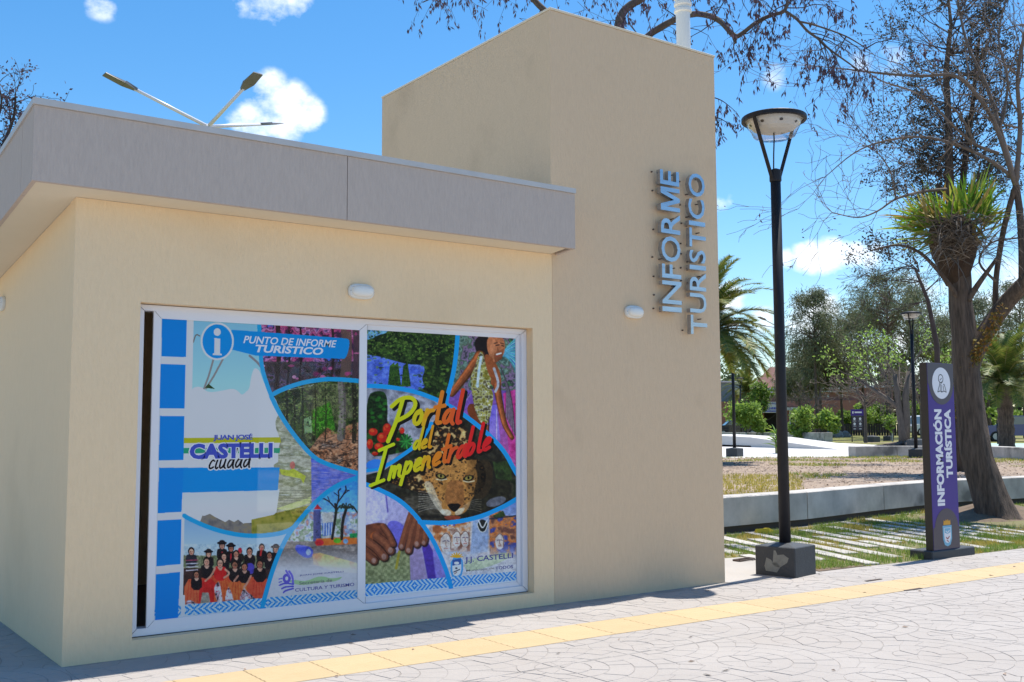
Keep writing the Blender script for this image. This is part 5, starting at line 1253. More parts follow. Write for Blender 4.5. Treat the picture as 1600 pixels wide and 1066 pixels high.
# ------------------------------------------------------------------ information totem
T = thing('information_totem', (10.05, -.16, 0), 'tall purple information totem with white lettering on a grey plinth', 'sign')
MB().cbox(9.70, -.235, -.02, 10.62, .07, .10, .012).build('plinth', MT['block_paint'], T)
fy = -.212; x0, x1, z0, z1 = 9.762, 10.328, .101, 2.357
MB().cbox(x0, fy, z0, x1, fy + .10, z1, .004).build('body', MT['totem_side'], T)
yb = fy - .003
face = MB().box(x0 + .004, yb, z0 + .003, x1 - .004, fy - .0004, z1 - .004).build('face_panel', MT['purple'], T)
cx, cz = x0 + .29, 2.11; w_ = x1 - x0
def disc(cx, cz, r, ya, yb_, n=48, a0=0, a1=360):
    return [(cx + r * math.cos(R(a0 + (a1 - a0) * k / n)), cz + r * math.sin(R(a0 + (a1 - a0) * k / n))) for k in range(n if a1 - a0 == 360 else n + 1)]
b = MB(); b.prism_y([(x0 + .006, z1 - .006), (x0 + .006, cz)] + disc(cx, cz, .262, 0, 0, 30, 188, 352) + [(x1 - .006, cz), (x1 - .006, z1 - .006)], yb - .002, yb); b.build('dark_field', MT['totem_dark'], face)
b = MB(); b.prism_y([(x0 + .006, z0 + .006), (x1 - .006, z0 + .006), (x1 - .006, .36)] + disc(cx, .34, .25, 0, 0, 30, 8, 172) + [(x0 + .006, .36)], yb - .002, yb); b.build('dark_field', MT['totem_dark'], face)
b = MB(); b.prism_y(disc(cx, cz, .192, 0, 0), yb - .004, yb - .002); b.build('white_disc', MT['print_white'], face)
def line(mb, p, w, y):   # flat printed line in the face plane
    for (a, c), (e, g) in zip(p, p[1:]):
        dx, dz = e - a, g - c; L_ = math.hypot(dx, dz) + 1e-9; nx, nz_ = -dz / L_ * w / 2, dx / L_ * w / 2
        mb.prism_y([(a - nx, c - nz_), (e - nx, g - nz_), (e + nx, g + nz_), (a + nx, c + nz_)], y, y + .0012)
b = MB(); y = yb - .0054
line(b, disc(cx - .01, cz + .055, .05, 0, 0, 20) + [(cx + .04, cz + .055)], .010, y)
line(b, [(cx - .03, cz + .01), (cx - .045, cz - .03), (cx - .085, cz - .11), (cx - .03, cz - .095), (cx + .0, cz - .11), (cx + .05, cz - .095), (cx + .1, cz - .11), (cx + .065, cz - .02), (cx + .04, cz - .01)], .009, y)
line(b, [(cx - .03, cz - .095), (cx - .025, cz - .03), (cx - .01, cz - .01), (cx + .01, cz + .02)], .008, y); line(b, [(cx + .05, cz - .095), (cx + .035, cz - .03)], .008, y); line(b, [(cx + .0, cz - .11), (cx + .005, cz - .02)], .008, y); line(b, [(cx - .03, cz + .035), (cx + .01, cz + .06)], .008, y)
b.build('map_pictogram', MT['print_black'], face)
lettering('INFORMACIÓN', (x0 + .275, yb, .625), (0, 0, 1), (-1, 0, 0), 1.165, .185, .0015, MT['print_white'], face, offset=.05, split=True)
lettering('TURÍSTICA', (x0 + .47, yb, .955), (0, 0, 1), (-1, 0, 0), .84, .165, .0015, MT['print_white'], face, offset=.05, split=True)
# civic shield on the dark dome
sx, sz = cx + .005, .285
sh = lambda k: [(sx - .095 * k, sz + .10 * k), (sx - .095 * k, sz - .06 * k), (sx - .06 * k, sz - .13 * k), (sx, sz - .15 * k), (sx + .06 * k, sz - .13 * k), (sx + .095 * k, sz - .06 * k), (sx + .095 * k, sz + .10 * k)]
b = MB(); b.prism_y(sh(1), yb - .0035, yb - .002); cst = b.build('shield', MT['crest_blue'], face)
b = MB(); b.prism_y(sh(.74), yb - .005, yb - .0036); b.build('shield_field', MT['print_white'], face)
b = MB(); b.prism_y([(sx - .06, sz + .068), (sx - .06, sz + .015), (sx, sz - .0), (sx + .06, sz + .015), (sx + .06, sz + .068)], yb - .0062, yb - .0051); line(b, [(sx - .07, sz - .09), (sx - .078, sz + .0)], .010, yb - .0062); b.build('shield_sky', MT['crest_blue'], face)
b = MB(); line(b, [(sx - .035, sz - .04), (sx + .0, sz - .06), (sx + .04, sz - .03)], .014, yb - .0062); line(b, [(sx - .02, sz - .075), (sx + .02, sz - .095)], .012, yb - .0062); b.build('shield_charge', MT['crest_red'], face)
b = MB(); line(b, [(sx - .04, sz + .035), (sx, sz + .015), (sx + .04, sz + .04)], .012, yb - .0075); b.build('shield_hands', MT['print_white'], face)
b = MB(); b.prism_y([(sx - .075, sz + .108), (sx + .075, sz + .108), (sx + .07, sz + .165), (sx + .04, sz + .15), (sx + .02, sz + .175), (sx, sz + .155), (sx - .02, sz + .175), (sx - .04, sz + .15), (sx - .07, sz + .165)], yb - .0035, yb - .002); b.build('rising_sun', MT['crest_gold'], face)

# ------------------------------------------------------------------ tall three armed street lights
def star_light(hub, tips, foot, label, r0=.075):
    t = thing('street_light', (foot.x, foot.y, foot.z), label, 'street light', 'three armed street lights')
    hub = Vector(hub)
    MB().tube([(foot.x, foot.y, foot.z - .1), (hub.x, hub.y, hub.z * .5 + foot.z * .5), (hub.x, hub.y, hub.z + .05)], [r0 * 1.5, r0 * 1.1, r0 * .9], 10).build('pole', MT['white_alu'], t, smooth=True)
    for tip in tips:
        tip = Vector(tip); d = tip - hub; e = hub + d * .72
        arm = MB().tube([hub, e], [r0 * .62, r0 * .5], 8).build('arm', MT['white_alu'], t, smooth=True)
        u = d.normalized(); w = u.cross(Vector((0, 0, 1))).normalized(); n = w.cross(u)
        W_ = r0 * 1.9
        q = lambda f, a, c: tuple(hub + d * f + w * (a * W_) + n * (c * r0 * .55))
        b = MB(); b.hexa((q(.70, -.35, -.5), q(.82, -1, -.6), q(.82, 1, -.6), q(.70, .35, -.5), q(.70, -.35, .9), q(.82, -.9, .9), q(.82, .9, .9), q(.70, .35, .9)))
        b.hexa((q(.822, -1, -.6), q(1, -.9, -.5), q(1, .9, -.5), q(.822, 1, -.6), q(.822, -.9, .5), q(1, -.75, .1), q(1, .75, .1), q(.822, .9, .5))); hd = b.build('lamp_head', MT['lamp_grey'], arm)
    return t
hub = at(325, 198, 25)
star_light(hub, [at(163, 115, 24.2), at(403, 114, 23.3), at(437, 193, 27.5)], Vector((hub.x, hub.y, .0)), 'white three armed street light rising behind the office roof')
hub = at(1220, 513, 110); f_ = on_park(1220, 110)
star_light(hub, [at(1186, 495, 107), at(1187, 508, 112), at(1258, 501, 110)], f_, 'faint distant three armed street light behind the near lamp pole', .12)

# ------------------------------------------------------------------ signs, building, cars far away
def facing(p):   # axes of something at p turned to the street side: right, depth
    d = Vector((p.x - CAM.x, p.y - CAM.y, 0)).normalized(); return Vector((d.y, -d.x, 0)), d
def obox(mb, p, r, d, x0, y0, z0, x1, y1, z1):
    q = lambda x, y, z: tuple(p + r * x + d * y + Vector((0, 0, z)))
    mb.hexa((q(x0, y0, z0), q(x1, y0, z0), q(x1, y1, z0), q(x0, y1, z0), q(x0, y0, z1), q(x1, y0, z1), q(x1, y1, z1), q(x0, y1, z1)))
p = on_park(1340, 69); r, d = facing(p); s = 69 / 1640 
t = thing('notice_board', p, 'purple notice board with white symbols on two black posts', 'sign')
for x in (-8.2, 8.2): b = MB(); obox(b, p, r, d, (x - .7) * s, -.03, -.05, (x + .7) * s, .03, 46 * s); b.build('post', MT['black_paint'], t)
b = MB(); obox(b, p, r, d, -9 * s, -.045, 38.5 * s, 9 * s, -.032, 48 * s); b.build('header_panel', MT['purple'], t)
b = MB(); obox(b, p, r, d, -7.4 * s, -.02, 17 * s, 7.4 * s, .02, 38 * s); pn_ = b.build('panel', MT['totem_dark'], t)
b = MB()
for x in (-4, 4):
    for z in (34, 26.5):
        c = p + r * (x * s) + d * (-.024); b.poly([tuple(c + r * (1.7 * s * math.cos(a)) + Vector((0, 0, z * s + 2.0 * s * math.sin(a)))) for a in [k * math.pi / 6 for k in range(12)]])
        obox(b, p, r, d, (x - 2.2) * s, -.026, (z - 3.6) * s, (x + 2.2) * s, -.021, (z - 3) * s)
    obox(b, p, r, d, (x - 1.6) * s, -.026, 18.6 * s, (x + 1.6) * s, -.021, 19.6 * s)
b.build('symbols', MT['print_white'], pn_)
b = MB(); obox(b, p, r, d, -3.5 * s, -.049, 42.4 * s, 6.6 * s, -.046, 44.6 * s); obox(b, p, r, d, -6.8 * s, -.049, 41.8 * s, -5 * s, -.046, 45 * s); b.build('header_lettering', MT['print_white'], t)
p = on_park(1566, 62); r, d = facing(p); s = 62 / 1640
t = thing('notice_board', p, 'black framed notice with two white sheets behind the big tree trunk', 'sign')
for x in (-6.6, 6.6): b = MB(); obox(b, p, r, d, (x - .8) * s, -.03, -.05, (x + .8) * s, .03, 34 * s); b.build('post', MT['black_paint'], t)
b = MB(); obox(b, p, r, d, -5.7 * s, -.03, 6 * s, 5.7 * s, .03, 33 * s); pn_ = b.build('panel', MT['black_paint'], t)
for z0_, z1_ in ((10, 19.4), (20.4, 31)): b = MB(); obox(b, p, r, d, -5 * s, -.034, z0_ * s, 5 * s, -.0305, z1_ * s); b.build('sheet', MT['white_wall'], pn_)

# brick building with its two white porches
DB = 112; s = DB / 1640; p = on_park(1220, DB); r, d = facing(p); zb = 1.1
def X(u): return (u - 1220) * s
def Z(v): return (671.5 - v) * s + CAM.z - p.z
t = thing('brick_building', p, 'red brick building with white porches beyond the park', 'building')
b = MB(); obox(b, p, r, d, X(1090), 0, -1, X(1196), 9, Z(628)); obox(b, p, r, d, X(1196), 0, Z(630), X(1216), 9, Z(628)); obox(b, p, r, d, X(1225), 0, -1, X(1226), 9, Z(628))
obox(b, p, r, d, X(1226), 0, -1, X(1233), 9, Z(628)); obox(b, p, r, d, X(1247), 0, -1, X(1330), 9, Z(628)); obox(b, p, r, d, X(1216), 0, Z(645), X(1225), 9, Z(628)); obox(b, p, r, d, X(1233), 0, Z(648), X(1247), 9, Z(628))
b.build('wall', MT['brick'], t)
b = MB(); obox(b, p, r, d, X(1150), .6, Z(627.9), X(1330), 9, Z(611)); b.build('upper_wall', MT['brick_far'], t)
b = MB(); obox(b, p, r, d, X(1150), .25, Z(611), X(1330), 9.2, Z(608.4)); obox(b, p, r, d, X(1150), -.06, Z(615), X(1330), .59, Z(614)); b.build('cornice', MT['white_wall'], t)
b = MB(); q = lambda x, y, z: tuple(p + r * x + d * y + Vector((0, 0, z)))
b.hexa((q(X(1175), .8, Z(608.3)), q(X(1262), .8, Z(608.3)), q(X(1262), 8, Z(608.3)), q(X(1175), 8, Z(608.3)), q(X(1206), 3, Z(574)), q(X(1232), 3, Z(574)), q(X(1232), 6, Z(574)), q(X(1206), 6, Z(574)))); b.build('roof', MT['brick_far'], t)
b = MB(); obox(b, p, r, d, X(1196), .9, -1, X(1247), 1.0, Z(645)); b.build('dark_entrance', MT['dark_int'], t)
b = MB(); obox(b, p, r, d, X(1187.5), -1.6, -1, X(1191.5), -1.2, Z(646)); obox(b, p, r, d, X(1216), -1.6, -1, X(1219), -1.2, Z(646)); b.build('porch_post', MT['white_wall'], t)
b = MB(); obox(b, p, r, d, X(1187.5), -1.7, Z(646), X(1240 - 17), -.004, Z(630)); sg = b.build('porch_fascia', MT['white_wall'], t)
b = MB()
rr = random.Random(2)
for k in range(13):
    u = 1190 + k * 2.3; hgt = rr.uniform(1.2, 3); obox(b, p, r, d, X(u), -1.73, Z(641.2), X(u + 1.5), -1.705, Z(641.2 - hgt - 1))
for k in range(8): obox(b, p, r, d, X(1199 + k * 2), -1.73, Z(633.4), X(1200.4 + k * 2), -1.705, Z(632.4))
obox(b, p, r, d, X(1191), -1.73, Z(644.6), X(1222), -1.705, Z(643)); b.build('porch_lettering', MT['print_blue'], sg)
b = MB(); obox(b, p, r, d, X(1229), -1.8, Z(642.6), X(1246), -.004, Z(638.6)); b.build('canopy', MT['white_wall'], t)
for u in (1233.6, 1240.6): b = MB(); obox(b, p, r, d, X(u - .8), -1.6, -1, X(u + .8), -1.3, Z(642.6)); b.build('porch_post', MT['white_wall'], t)
b = MB()
for u in (1204, 1270, 1290, 1310): obox(b, p, r, d, X(u - 1.5), .55, Z(623), X(u + 1.5), .599, Z(619))
b.build('small_window', MT['white_wall'], t)
DB2 = 124; s = DB2 / 1640; p = on_park(1330, DB2); r, d = facing(p); q0 = Vector(p)
t = thing('brick_building', p, 'dull red building half hidden by the dark trees', 'building')
b = MB(); obox(b, p, r, d, -50 * s, 0, -1, 60 * s, 8, 66 * s); b.build('wall', MT['brick_far'], t)
b = MB(); obox(b, p, r, d, -51 * s, -.4, 66 * s, 61 * s, 8.3, 69 * s); b.build('roof_edge', MT['white_wall'], t)
b = MB()
for k in range(9): obox(b, p, r, d, (-44 + k * 11) * s, -.03, 28 * s, (-38 + k * 11) * s, -.004, 44 * s)
b.build('window', MT['dark_int'], t)
DB3 = 120; s = DB3 / 1640; p = on_park(1150, DB3); r, d = facing(p)
t = thing('pale_building', p, 'pale grey green building glimpsed beside the tower', 'building')
b = MB(); obox(b, p, r, d, -60 * s, 0, -1, 14 * s, 8, 78 * s); b.build('wall', mat('pale_green_wall', (.20, .27, .27), (.16, .22, .22), rough=.8), t)
b = MB(); obox(b, p, r, d, -61 * s, -.3, 44 * s, 15 * s, -.004, 47 * s); obox(b, p, r, d, -61 * s, -.3, 78 * s, 15 * s, 8.2, 80 * s); b.build('ledge', MT['white_wall'], t)
# dark hedge fence behind the far lawn
p0, p1 = on_park(1282, 99), on_park(1418, 97); dd = (p1 - p0); n_ = 34
t = thing('dark_fence', p0, 'low dark slatted fence in the shade behind the far lawn', 'fence')
for k in range(n_):
    a = p0 + dd * (k / n_); c = p0 + dd * ((k + .8) / n_); b = MB(); w = Vector((-dd.y, dd.x, 0)).normalized() * .03
    b.hexa([tuple(x) for x in (a - w, c - w, c + w, a + w, a - w + Vector((0, 0, 1.05)), c - w + Vector((0, 0, 1.05)), c + w + Vector((0, 0, 1.05)), a + w + Vector((0, 0, 1.05)))]); b.build('slat', MT['dark_gap'], t)
for u, dd_, sz_, lb in ((1303, 88, .75, 'large grey boulder on the far lawn'), (1320, 90, .5, 'small grey boulder on the far lawn nearest the notice board')):
    p = on_park(u, dd_); b = MB(); rr = random.Random(u)
    b.lathe([(sz_ * .9, -.1), (sz_, .2 * sz_), (sz_ * .8, .6 * sz_), (sz_ * .4, .95 * sz_), (0.0, sz_)], 11); b.v = [(p.x + x * rr.uniform(.85, 1.15), p.y + y * rr.uniform(.85, 1.15), p.z + z * rr.uniform(.9, 1.1)) for x, y, z in b.v]
    tag(b.build('boulder', MT['boulder']), lb, 'boulder')
def car(u, dist_, ang, m, label, van=False):
    t = thing('parked_car', (0, 0, 0), label, 'car', 'cars parked beyond the park')
    L_, H_ = 2.1, (1.55 if not van else 1.75)
    prof = [(-L_, .35), (-L_, .78), (-L_ * .95, .9), (-1.05, 1.0), (-.55, H_ - .08), (-.2, H_), (1.15, H_ - .03), (1.6, 1.12), (L_ * .97, .98), (L_, .7), (L_, .35)]
    b = MB(); b.prism_y(prof, -.80, .80); b.build('body', m, t)
    b = MB(); g_ = [(-.98, 1.0), (-.52, H_ - .12), (-.18, H_ - .06), (1.1, H_ - .09), (1.45, 1.06)]
    for sgn in (-1, 1): b.prism_y(g_, *((.801, .808) if sgn > 0 else (-.808, -.801)))
    b.build('side_window', MT['car_glass'], t)
    b = MB(); b.hexa(((-1.12, -.68, 1.0), (-1.07, -.68, .99), (-1.07, .68, .99), (-1.12, .68, 1.0), (-.63, -.6, H_ - .12), (-.57, -.6, H_ - .14), (-.57, .6, H_ - .14), (-.63, .6, H_ - .12))); b.build('windscreen', MT['car_glass'], t)
    for sx in (-1.3, 1.3):
        for sy in (-.74, .74):
            mb = MB(); mb.lathe([(.0, -.1), (.31, -.1), (.31, .1), (0, .1)], 14); mb.xf(Matrix.Translation((sx, sy, .31)) @ Matrix.Rotation(R(90), 4, 'X')); wh = mb.build('wheel', MT['tyre'], t)
            mb = MB(); mb.lathe([(.0, -.105), (.19, -.105), (.19, .105), (0, .105)], 12); mb.xf(Matrix.Translation((sx, sy, .31)) @ Matrix.Rotation(R(90), 4, 'X')); mb.build('rim', MT['flash'], wh)
    for sy in (-.58, .58): MB().box(-L_ - .012, sy - .16, .66, -L_ + .0 - .001, sy + .16, .80).build('headlight', MT['print_white'], t)
    p = on_park(u, dist_); t.location = p; r_, d_ = facing(p); t.rotation_euler = (0, 0, math.atan2(r_.y, r_.x) + ang)
car(1441, 99, .9, MT['car_white'], 'white car parked behind the slim lamp beside the totem', True)
car(1590, 70, .15, MT['car_blue'], 'blue car parked behind the thick leaning trunk')
car(1150, 97, .2, MT['car_dark'], 'dark car in the shade of the round lime green tree')
# ------------------------------------------------------------------ trees
def jit(rr, s): return Vector((rr.gauss(0, s), rr.gauss(0, s), rr.gauss(0, s)))
def grow(rr, mb, p, d, L, r, lvl, tips, spread=.6, up=.05, kids=(2, 4), wig=.18, shrink=.62, minr=.004, n=5, droop=0):
    """a limb with side shoots; tips collects (point, direction, level)"""
    seg = 4 if lvl > 0 else 3; pts = [Vector(p)]; rad = [r]; d = Vector(d).normalized(); dirs = [d]
    for k in range(seg):
        d = (d + jit(rr, wig) + Vector((0, 0, up - droop * (k + 1) / seg))).normalized(); pts.append(pts[-1] + d * (L / seg)); rad.append(max(minr, r * (1 - .62 * (k + 1) / seg))); dirs.append(d)
    mb.tube(pts, rad, n if r > .03 else (4 if r > .012 else 3), cap=False)
    tips.append((pts[-1], d, lvl)); tips.append((pts[-2], dirs[-2], lvl))
    if lvl <= 0: return
    for k in range(rr.randint(*kids)):
        i = rr.randint(1, seg) if k else seg; base = pts[i]; ax = jit(rr, 1).normalized()
        nd = (dirs[i] + (ax - dirs[i] * ax.dot(dirs[i])) * spread * rr.uniform(.6, 1.4)).normalized()
        grow(rr, mb, base, nd, L * shrink * rr.uniform(.75, 1.2), max(minr, rad[i] * .72), lvl - 1, tips, spread, up, kids, wig, shrink, minr, n, droop)
def leaf(mb, p, d, ln, w, rr):
    d = Vector(d).normalized(); s = d.orthogonal(); s.rotate(Matrix.Rotation(rr.uniform(0, 6.28), 3, d)); p = Vector(p); i = len(mb.v)
    mb.v += [tuple(p), tuple(p + d * ln * .45 + s * w * .5), tuple(p + d * ln), tuple(p + d * ln * .5 - s * w * .5)]; mb.f.append((i, i + 1, i + 2, i + 3))
def clumps(rr, mb, tips, per, ln, w, rad, droop=0, lv=99):
    for p, d, l in tips:
        if l > lv: continue
        for _ in range(per):
            q = p + jit(rr, rad); dd = jit(rr, 1) + d * .4 - Vector((0, 0, droop)); leaf(mb, q, dd, ln * rr.uniform(.6, 1.3), w * rr.uniform(.7, 1.3), rr)
def poly_tube(mb, px, radii, dist_, n=8):
    """limb through points given as (u, v) at a distance (one number or one per point)"""
    ds = dist_ if isinstance(dist_, (list, tuple)) else [dist_] * len(px)
    P = [at(u, v, q) for (u, v), q in zip(px, ds)]
    # smooth
    pts, rad = [], []
    rs_ = radii if isinstance(radii, (list, tuple)) else [radii] * len(px)
    for i in range(len(P) - 1):
        p0, p1, p2, p3 = P[max(i - 1, 0)], P[i], P[i + 1], P[min(i + 2, len(P) - 1)]
        for k in range(4):
            t = k / 4; pts.append(.5 * ((2 * p1) + (-p0 + p2) * t + (2 * p0 - 5 * p1 + 4 * p2 - p3) * t * t + (-p0 + 3 * p1 - 3 * p2 + p3) * t ** 3)); rad.append(rs_[i] + (rs_[i + 1] - rs_[i]) * t)
    pts.append(P[-1]); rad.append(rs_[-1]); mb.tube(pts, rad, n); return pts, rad

# --- big leaning tree behind the totem, with a sword leaved plant perched on its broken top
rr = random.Random(11); DT = 20.1
root = at_z(1548, 806, .0)
t = thing('old_tree', root, 'thick leaning brown trunk with a spiky green plant perched on its top', 'tree')
b = MB()
cl_px = [(1560, 816), (1556, 803), (1549, 780), (1542, 757), (1527, 712), (1520, 665), (1516, 625), (1510, 570), (1507, 519), (1501, 473), (1500, 439), (1498, 405), (1497, 380)]
wd = [32, 27.5, 24.5, 22.5, 20.5, 19.5, 18.5, 18, 16.5, 15.5, 15.5, 15, 12]
pts, rad = [], []
for (u, v), w in zip(cl_px, wd): pts.append(at(u, v, DT)); rad.append(w * DT / 1640)
n = 22; rings = []
pp, rp_ = [], []
for i in range(len(pts) - 1):
    for k in range(4): pp.append(pts[i].lerp(pts[i + 1], k / 4)); rp_.append(rad[i] + (rad[i + 1] - rad[i]) * k / 4)
pp.append(pts[-1]); rp_.append(rad[-1])
for q, r_ in zip(pp, rp_):
    rings.append(len(b.v))
    for j in range(n):
        a = 2 * math.pi * j / n; h = q.z; fl = max(0, 1 - (h) / .7)
        k = 1 + .07 * math.sin(a * 3 + h * .8) + .05 * math.sin(a * 7 - h * 1.7) + .05 * mnoise.noise(Vector((math.cos(a) * 2, math.sin(a) * 2, h * 2.2))) + fl * .16 * math.sin(a * 5 + .7)
        b.v.append((q.x + r_ * k * math.cos(a), q.y + r_ * k * math.sin(a), q.z))
for a, c in zip(rings, rings[1:]):
    for j in range(n): b.f.append((a + j, a + (j + 1) % n, c + (j + 1) % n, c + j))
b.build('trunk', MT['bark'], t, smooth=True)
b = MB(); tips = []
w = DT / 1640
poly_tube(b, [(1512, 580), (1528, 540), (1553, 500), (1577, 468), (1604, 440), (1650, 400)], [15 * w, 13 * w, 12 * w, 11.5 * w, 11 * w, 9 * w], [20.1, 20.2, 20.3, 20.2, 20, 19.8], 12)
poly_tube(b, [(1500, 470), (1478, 438), (1452, 408), (1432, 392), (1402, 383), (1360, 392)], [4 * w, 3.6 * w, 3 * w, 2.4 * w, 1.8 * w, 1 * w], [20, 19.8, 19.7, 19.6, 19.4, 19.2], 6)
poly_tube(b, [(1512, 470), (1528, 445), (1546, 420), (1560, 400)], [5 * w, 4 * w, 3 * w, 2 * w], 20.0, 6)
poly_tube(b, [(1556, 500), (1556, 440), (1566, 370), (1578, 320), (1587, 290)], [4.4 * w, 4 * w, 4 * w, 4 * w, 3.8 * w], [20.3, 20.3, 20.2, 20.1, 20], 8)
poly_tube(b, [(1598, 445), (1597, 380), (1592, 320), (1584, 270)], [6 * w, 5.4 * w, 5 * w, 4.4 * w], [20, 20, 20.1, 20.1], 8)
b.build('limb', MT['bark'], t, smooth=True)
b = MB(); tips = []
main = [([(1587, 290), (1560, 207), (1542, 171), (1511, 131), (1484, 117), (1439, 119), (1380, 115), (1320, 108), (1290, 105)], [6, 5, 4.6, 4.2, 3.8, 3.4, 2.8, 1.6, .8], [20, 19.8, 19.6, 19.4, 19.2, 19, 18.8, 18.6, 18.5]),
        ([(1587, 288), (1569, 225), (1542, 135), (1511, 68), (1495, -5)], [5.5, 5, 3.8, 3, 2.4], [20, 20.2, 20.4, 20.6, 20.8]),
        ([(1560, 240), (1524, 226), (1493, 200), (1439, 149), (1376, 126), (1340, 100)], [4, 3.4, 2.8, 2.2, 1.5, .8], [20, 19.7, 19.3, 18.9, 18.6, 18.4]),
        ([(1580, 275), (1542, 248), (1493, 226), (1439, 214), (1380, 221), (1335, 239), (1290, 276)], [4.4, 4, 3.2, 2.6, 2, 1.4, .7], [20, 19.8, 19.4, 19, 18.6, 18.3, 18.1]),
        ([(1478, 296), (1440, 300), (1400, 311), (1371, 330), (1340, 340), (1300, 332)], [4, 3.4, 2.6, 2, 1.4, .7], [20, 19.6, 19.2, 18.9, 18.6, 18.4]),
        ([(1587, 285), (1594, 200), (1590, 120), (1604, 40)], [6, 5, 4, 3], [20, 20, 19.8, 19.6]),
        ([(1560, 205), (1575, 130), (1560, 60), (1572, 0)], [3.4, 2.8, 2.2, 1.6], [20, 20.2, 20.4, 20.4]),
        ([(1400, 311), (1392, 270), (1372, 240), (1352, 228)], [2, 1.6, 1.2, .7], [19.2, 19, 18.8, 18.7]),
        ([(1524, 226), (1500, 180), (1480, 160), (1462, 110), (1440, 84)], [3, 2.4, 2, 1.4, .8], [19.7, 19.5, 19.3, 19.2, 19.2]),
        ([(1556, 440), (1530, 410), (1548, 380), (1590, 372), (1640, 366)], [3, 2.4, 2.2, 2, 1.6], 20.1)]
for px, ra, ds in main:
    P_, R_ = poly_tube(b, px, [max(q * .66, .55) * w for q in ra], ds, 6)
    for i in range(4, len(P_), 2 if P_[len(P_) // 2].x < at(1470, 200, DT).x else 1):
        for _ in range(rr.randint(1, 2)):
            d = (P_[i] - P_[i - 1]).normalized(); ax = jit(rr, 1).normalized(); nd = (d * .6 + ax * .9 + Vector((0, 0, .15))).normalized()
            grow(rr, b, P_[i], nd, rr.uniform(.35, 1.15), max(.006, R_[i] * .45), 2, tips, .75, .02, (2, 3), .2, .66, .0036, 4)
    grow(rr, b, P_[-1], (P_[-1] - P_[-2]), .7, R_[-1], 2, tips, .6, .0, (2, 3), .2, .66, .0036, 4)
b.build('branches', MT['twig_pale'], t, smooth=True)
lm = MB()
for p, d, l in tips:
    if l == 0 and rr.random() < .03 and p.z > 4:
        for _ in range(3): leaf(lm, p + jit(rr, .05), jit(rr, 1) - Vector((0, 0, .6)), rr.uniform(.04, .1), .02, rr)
lm.build('dry_leaves', MT['pod'], t, kind='stuff')
# lichen and moss on the limb
lm = MB()
for _ in range(420):
    f = rr.random() ** 1.6; u, v = 1516 + 50 * f + rr.gauss(0, 5), 566 - 78 * f + rr.gauss(0, 8); q = at(u, v, 20.1 - 13 * w - rr.uniform(0, .04)); leaf(lm, q, jit(rr, 1) + Vector((-.3, -.5, 0)), rr.uniform(.03, .08), .05, rr)
lm.build('lichen', MT['lichen'], t, kind='stuff')
# the perched plant
pt = thing('perched_plant', at(1492, 372, DT), 'spiky green sword leaved plant growing on top of the old trunk', 'plant')
b = MB(); c = at(1490, 375, DT); kk = DT / 1640
rings = []
for v, r_ in ((446, 15), (432, 18), (416, 23), (400, 28), (380, 32), (360, 31), (345, 24), (335, 8)):
    q = at(1496 + (462 - v) * -.08, v, DT); rings.append(len(b.v))
    for j in range(18):
        a = 2 * math.pi * j / 18; k = (1 + .22 * mnoise.noise(Vector((math.cos(a) * 1.7, math.sin(a) * 1.7, v * .05)))) * r_ * kk; b.v.append((q.x + k * math.cos(a), q.y + k * math.sin(a), q.z))
for a, c2 in zip(rings, rings[1:]):
    for j in range(18): b.f.append((a + j, a + (j + 1) % 18, c2 + (j + 1) % 18, c2 + j))
b.build('root_ball', MT['root_ball'], pt, smooth=True)
def sword(mb, p, d, L, w_, droop, rr):
    d = Vector(d).normalized(); p = Vector(p); s = d.cross(Vector((0, 0, 1)));
    if s.length < .05: s = Vector((1, 0, 0))
    s.normalize(); s.rotate(Matrix.Rotation(rr.uniform(-.9, .9), 3, d)); nseg = 5; prev = None; i0 = len(mb.v)
    for k in range(nseg + 1):
        t_ = k / nseg; ww = w_ * (.55 + 1.1 * t_ if t_ < .35 else .935 * (1 - (t_ - .35) / .65) + .02); nrm = d.cross(s)
        mb.v += [tuple(p - s * ww * .5), tuple(p + nrm * ww * .22), tuple(p + s * ww * .5)]
        d = (d - Vector((0, 0, droop * t_))).normalized(); p = p + d * (L / nseg)
    for k in range(nseg):
        a = i0 + 3 * k; mb.f += [(a, a + 1, a + 4, a + 3), (a + 1, a + 2, a + 5, a + 4)]
gb, gold, dead = MB(), MB(), MB()
rg, dv = facing(c)
def fanout(u, v, n_, L, az0, az1, el0, el1, dep=.3, ga=.10):
    for k in range(n_):
        o = at(u + rr.gauss(0, 12), v + rr.gauss(0, 8), DT + rr.gauss(0, dep)); a = R(rr.uniform(az0, az1)); e = R(rr.uniform(el0, el1))
        d = rg * (math.cos(a) * math.cos(e)) + dv * (math.sin(a) * math.cos(e)) + Vector((0, 0, math.sin(e)))
        sword(gold if rr.random() < ga else gb, o, d, L * rr.uniform(.55, 1.1), rr.uniform(.045, .085), rr.uniform(.02, .16), rr)
fanout(1456, 345, 95, .74, 100, 260, 5, 75, .3, .22); fanout(1446, 352, 50, .62, 130, 230, -15, 30, .2, .2)
fanout(1520, 338, 75, .80, -70, 70, 35, 88, .2, .2); fanout(1512, 335, 30, .78, -180, 180, 60, 88, .2, .05); fanout(1535, 350, 36, .55, -70, 60, 0, 50, .25, .25)
fanout(1480, 335, 30, .55, 150, 330, 20, 70, .3, .25); fanout(1462, 372, 26, .7, 140, 240, -30, 5, .2, .2); fanout(1530, 378, 22, .55, -150, -30, 10, 60, .1, .85)
for k in range(300):
    o = at(rr.uniform(1460, 1545), rr.uniform(345, 405), DT - rr.uniform(.25, .6)); a = R(rr.uniform(0, 360))
    d = rg * math.cos(a) * .8 - dv * .5 + Vector((0, 0, rr.uniform(-.4, .7))); sword(dead, o, d, rr.uniform(.5, 1.25), rr.uniform(.010, .028), rr.uniform(.45, 1.0), rr)
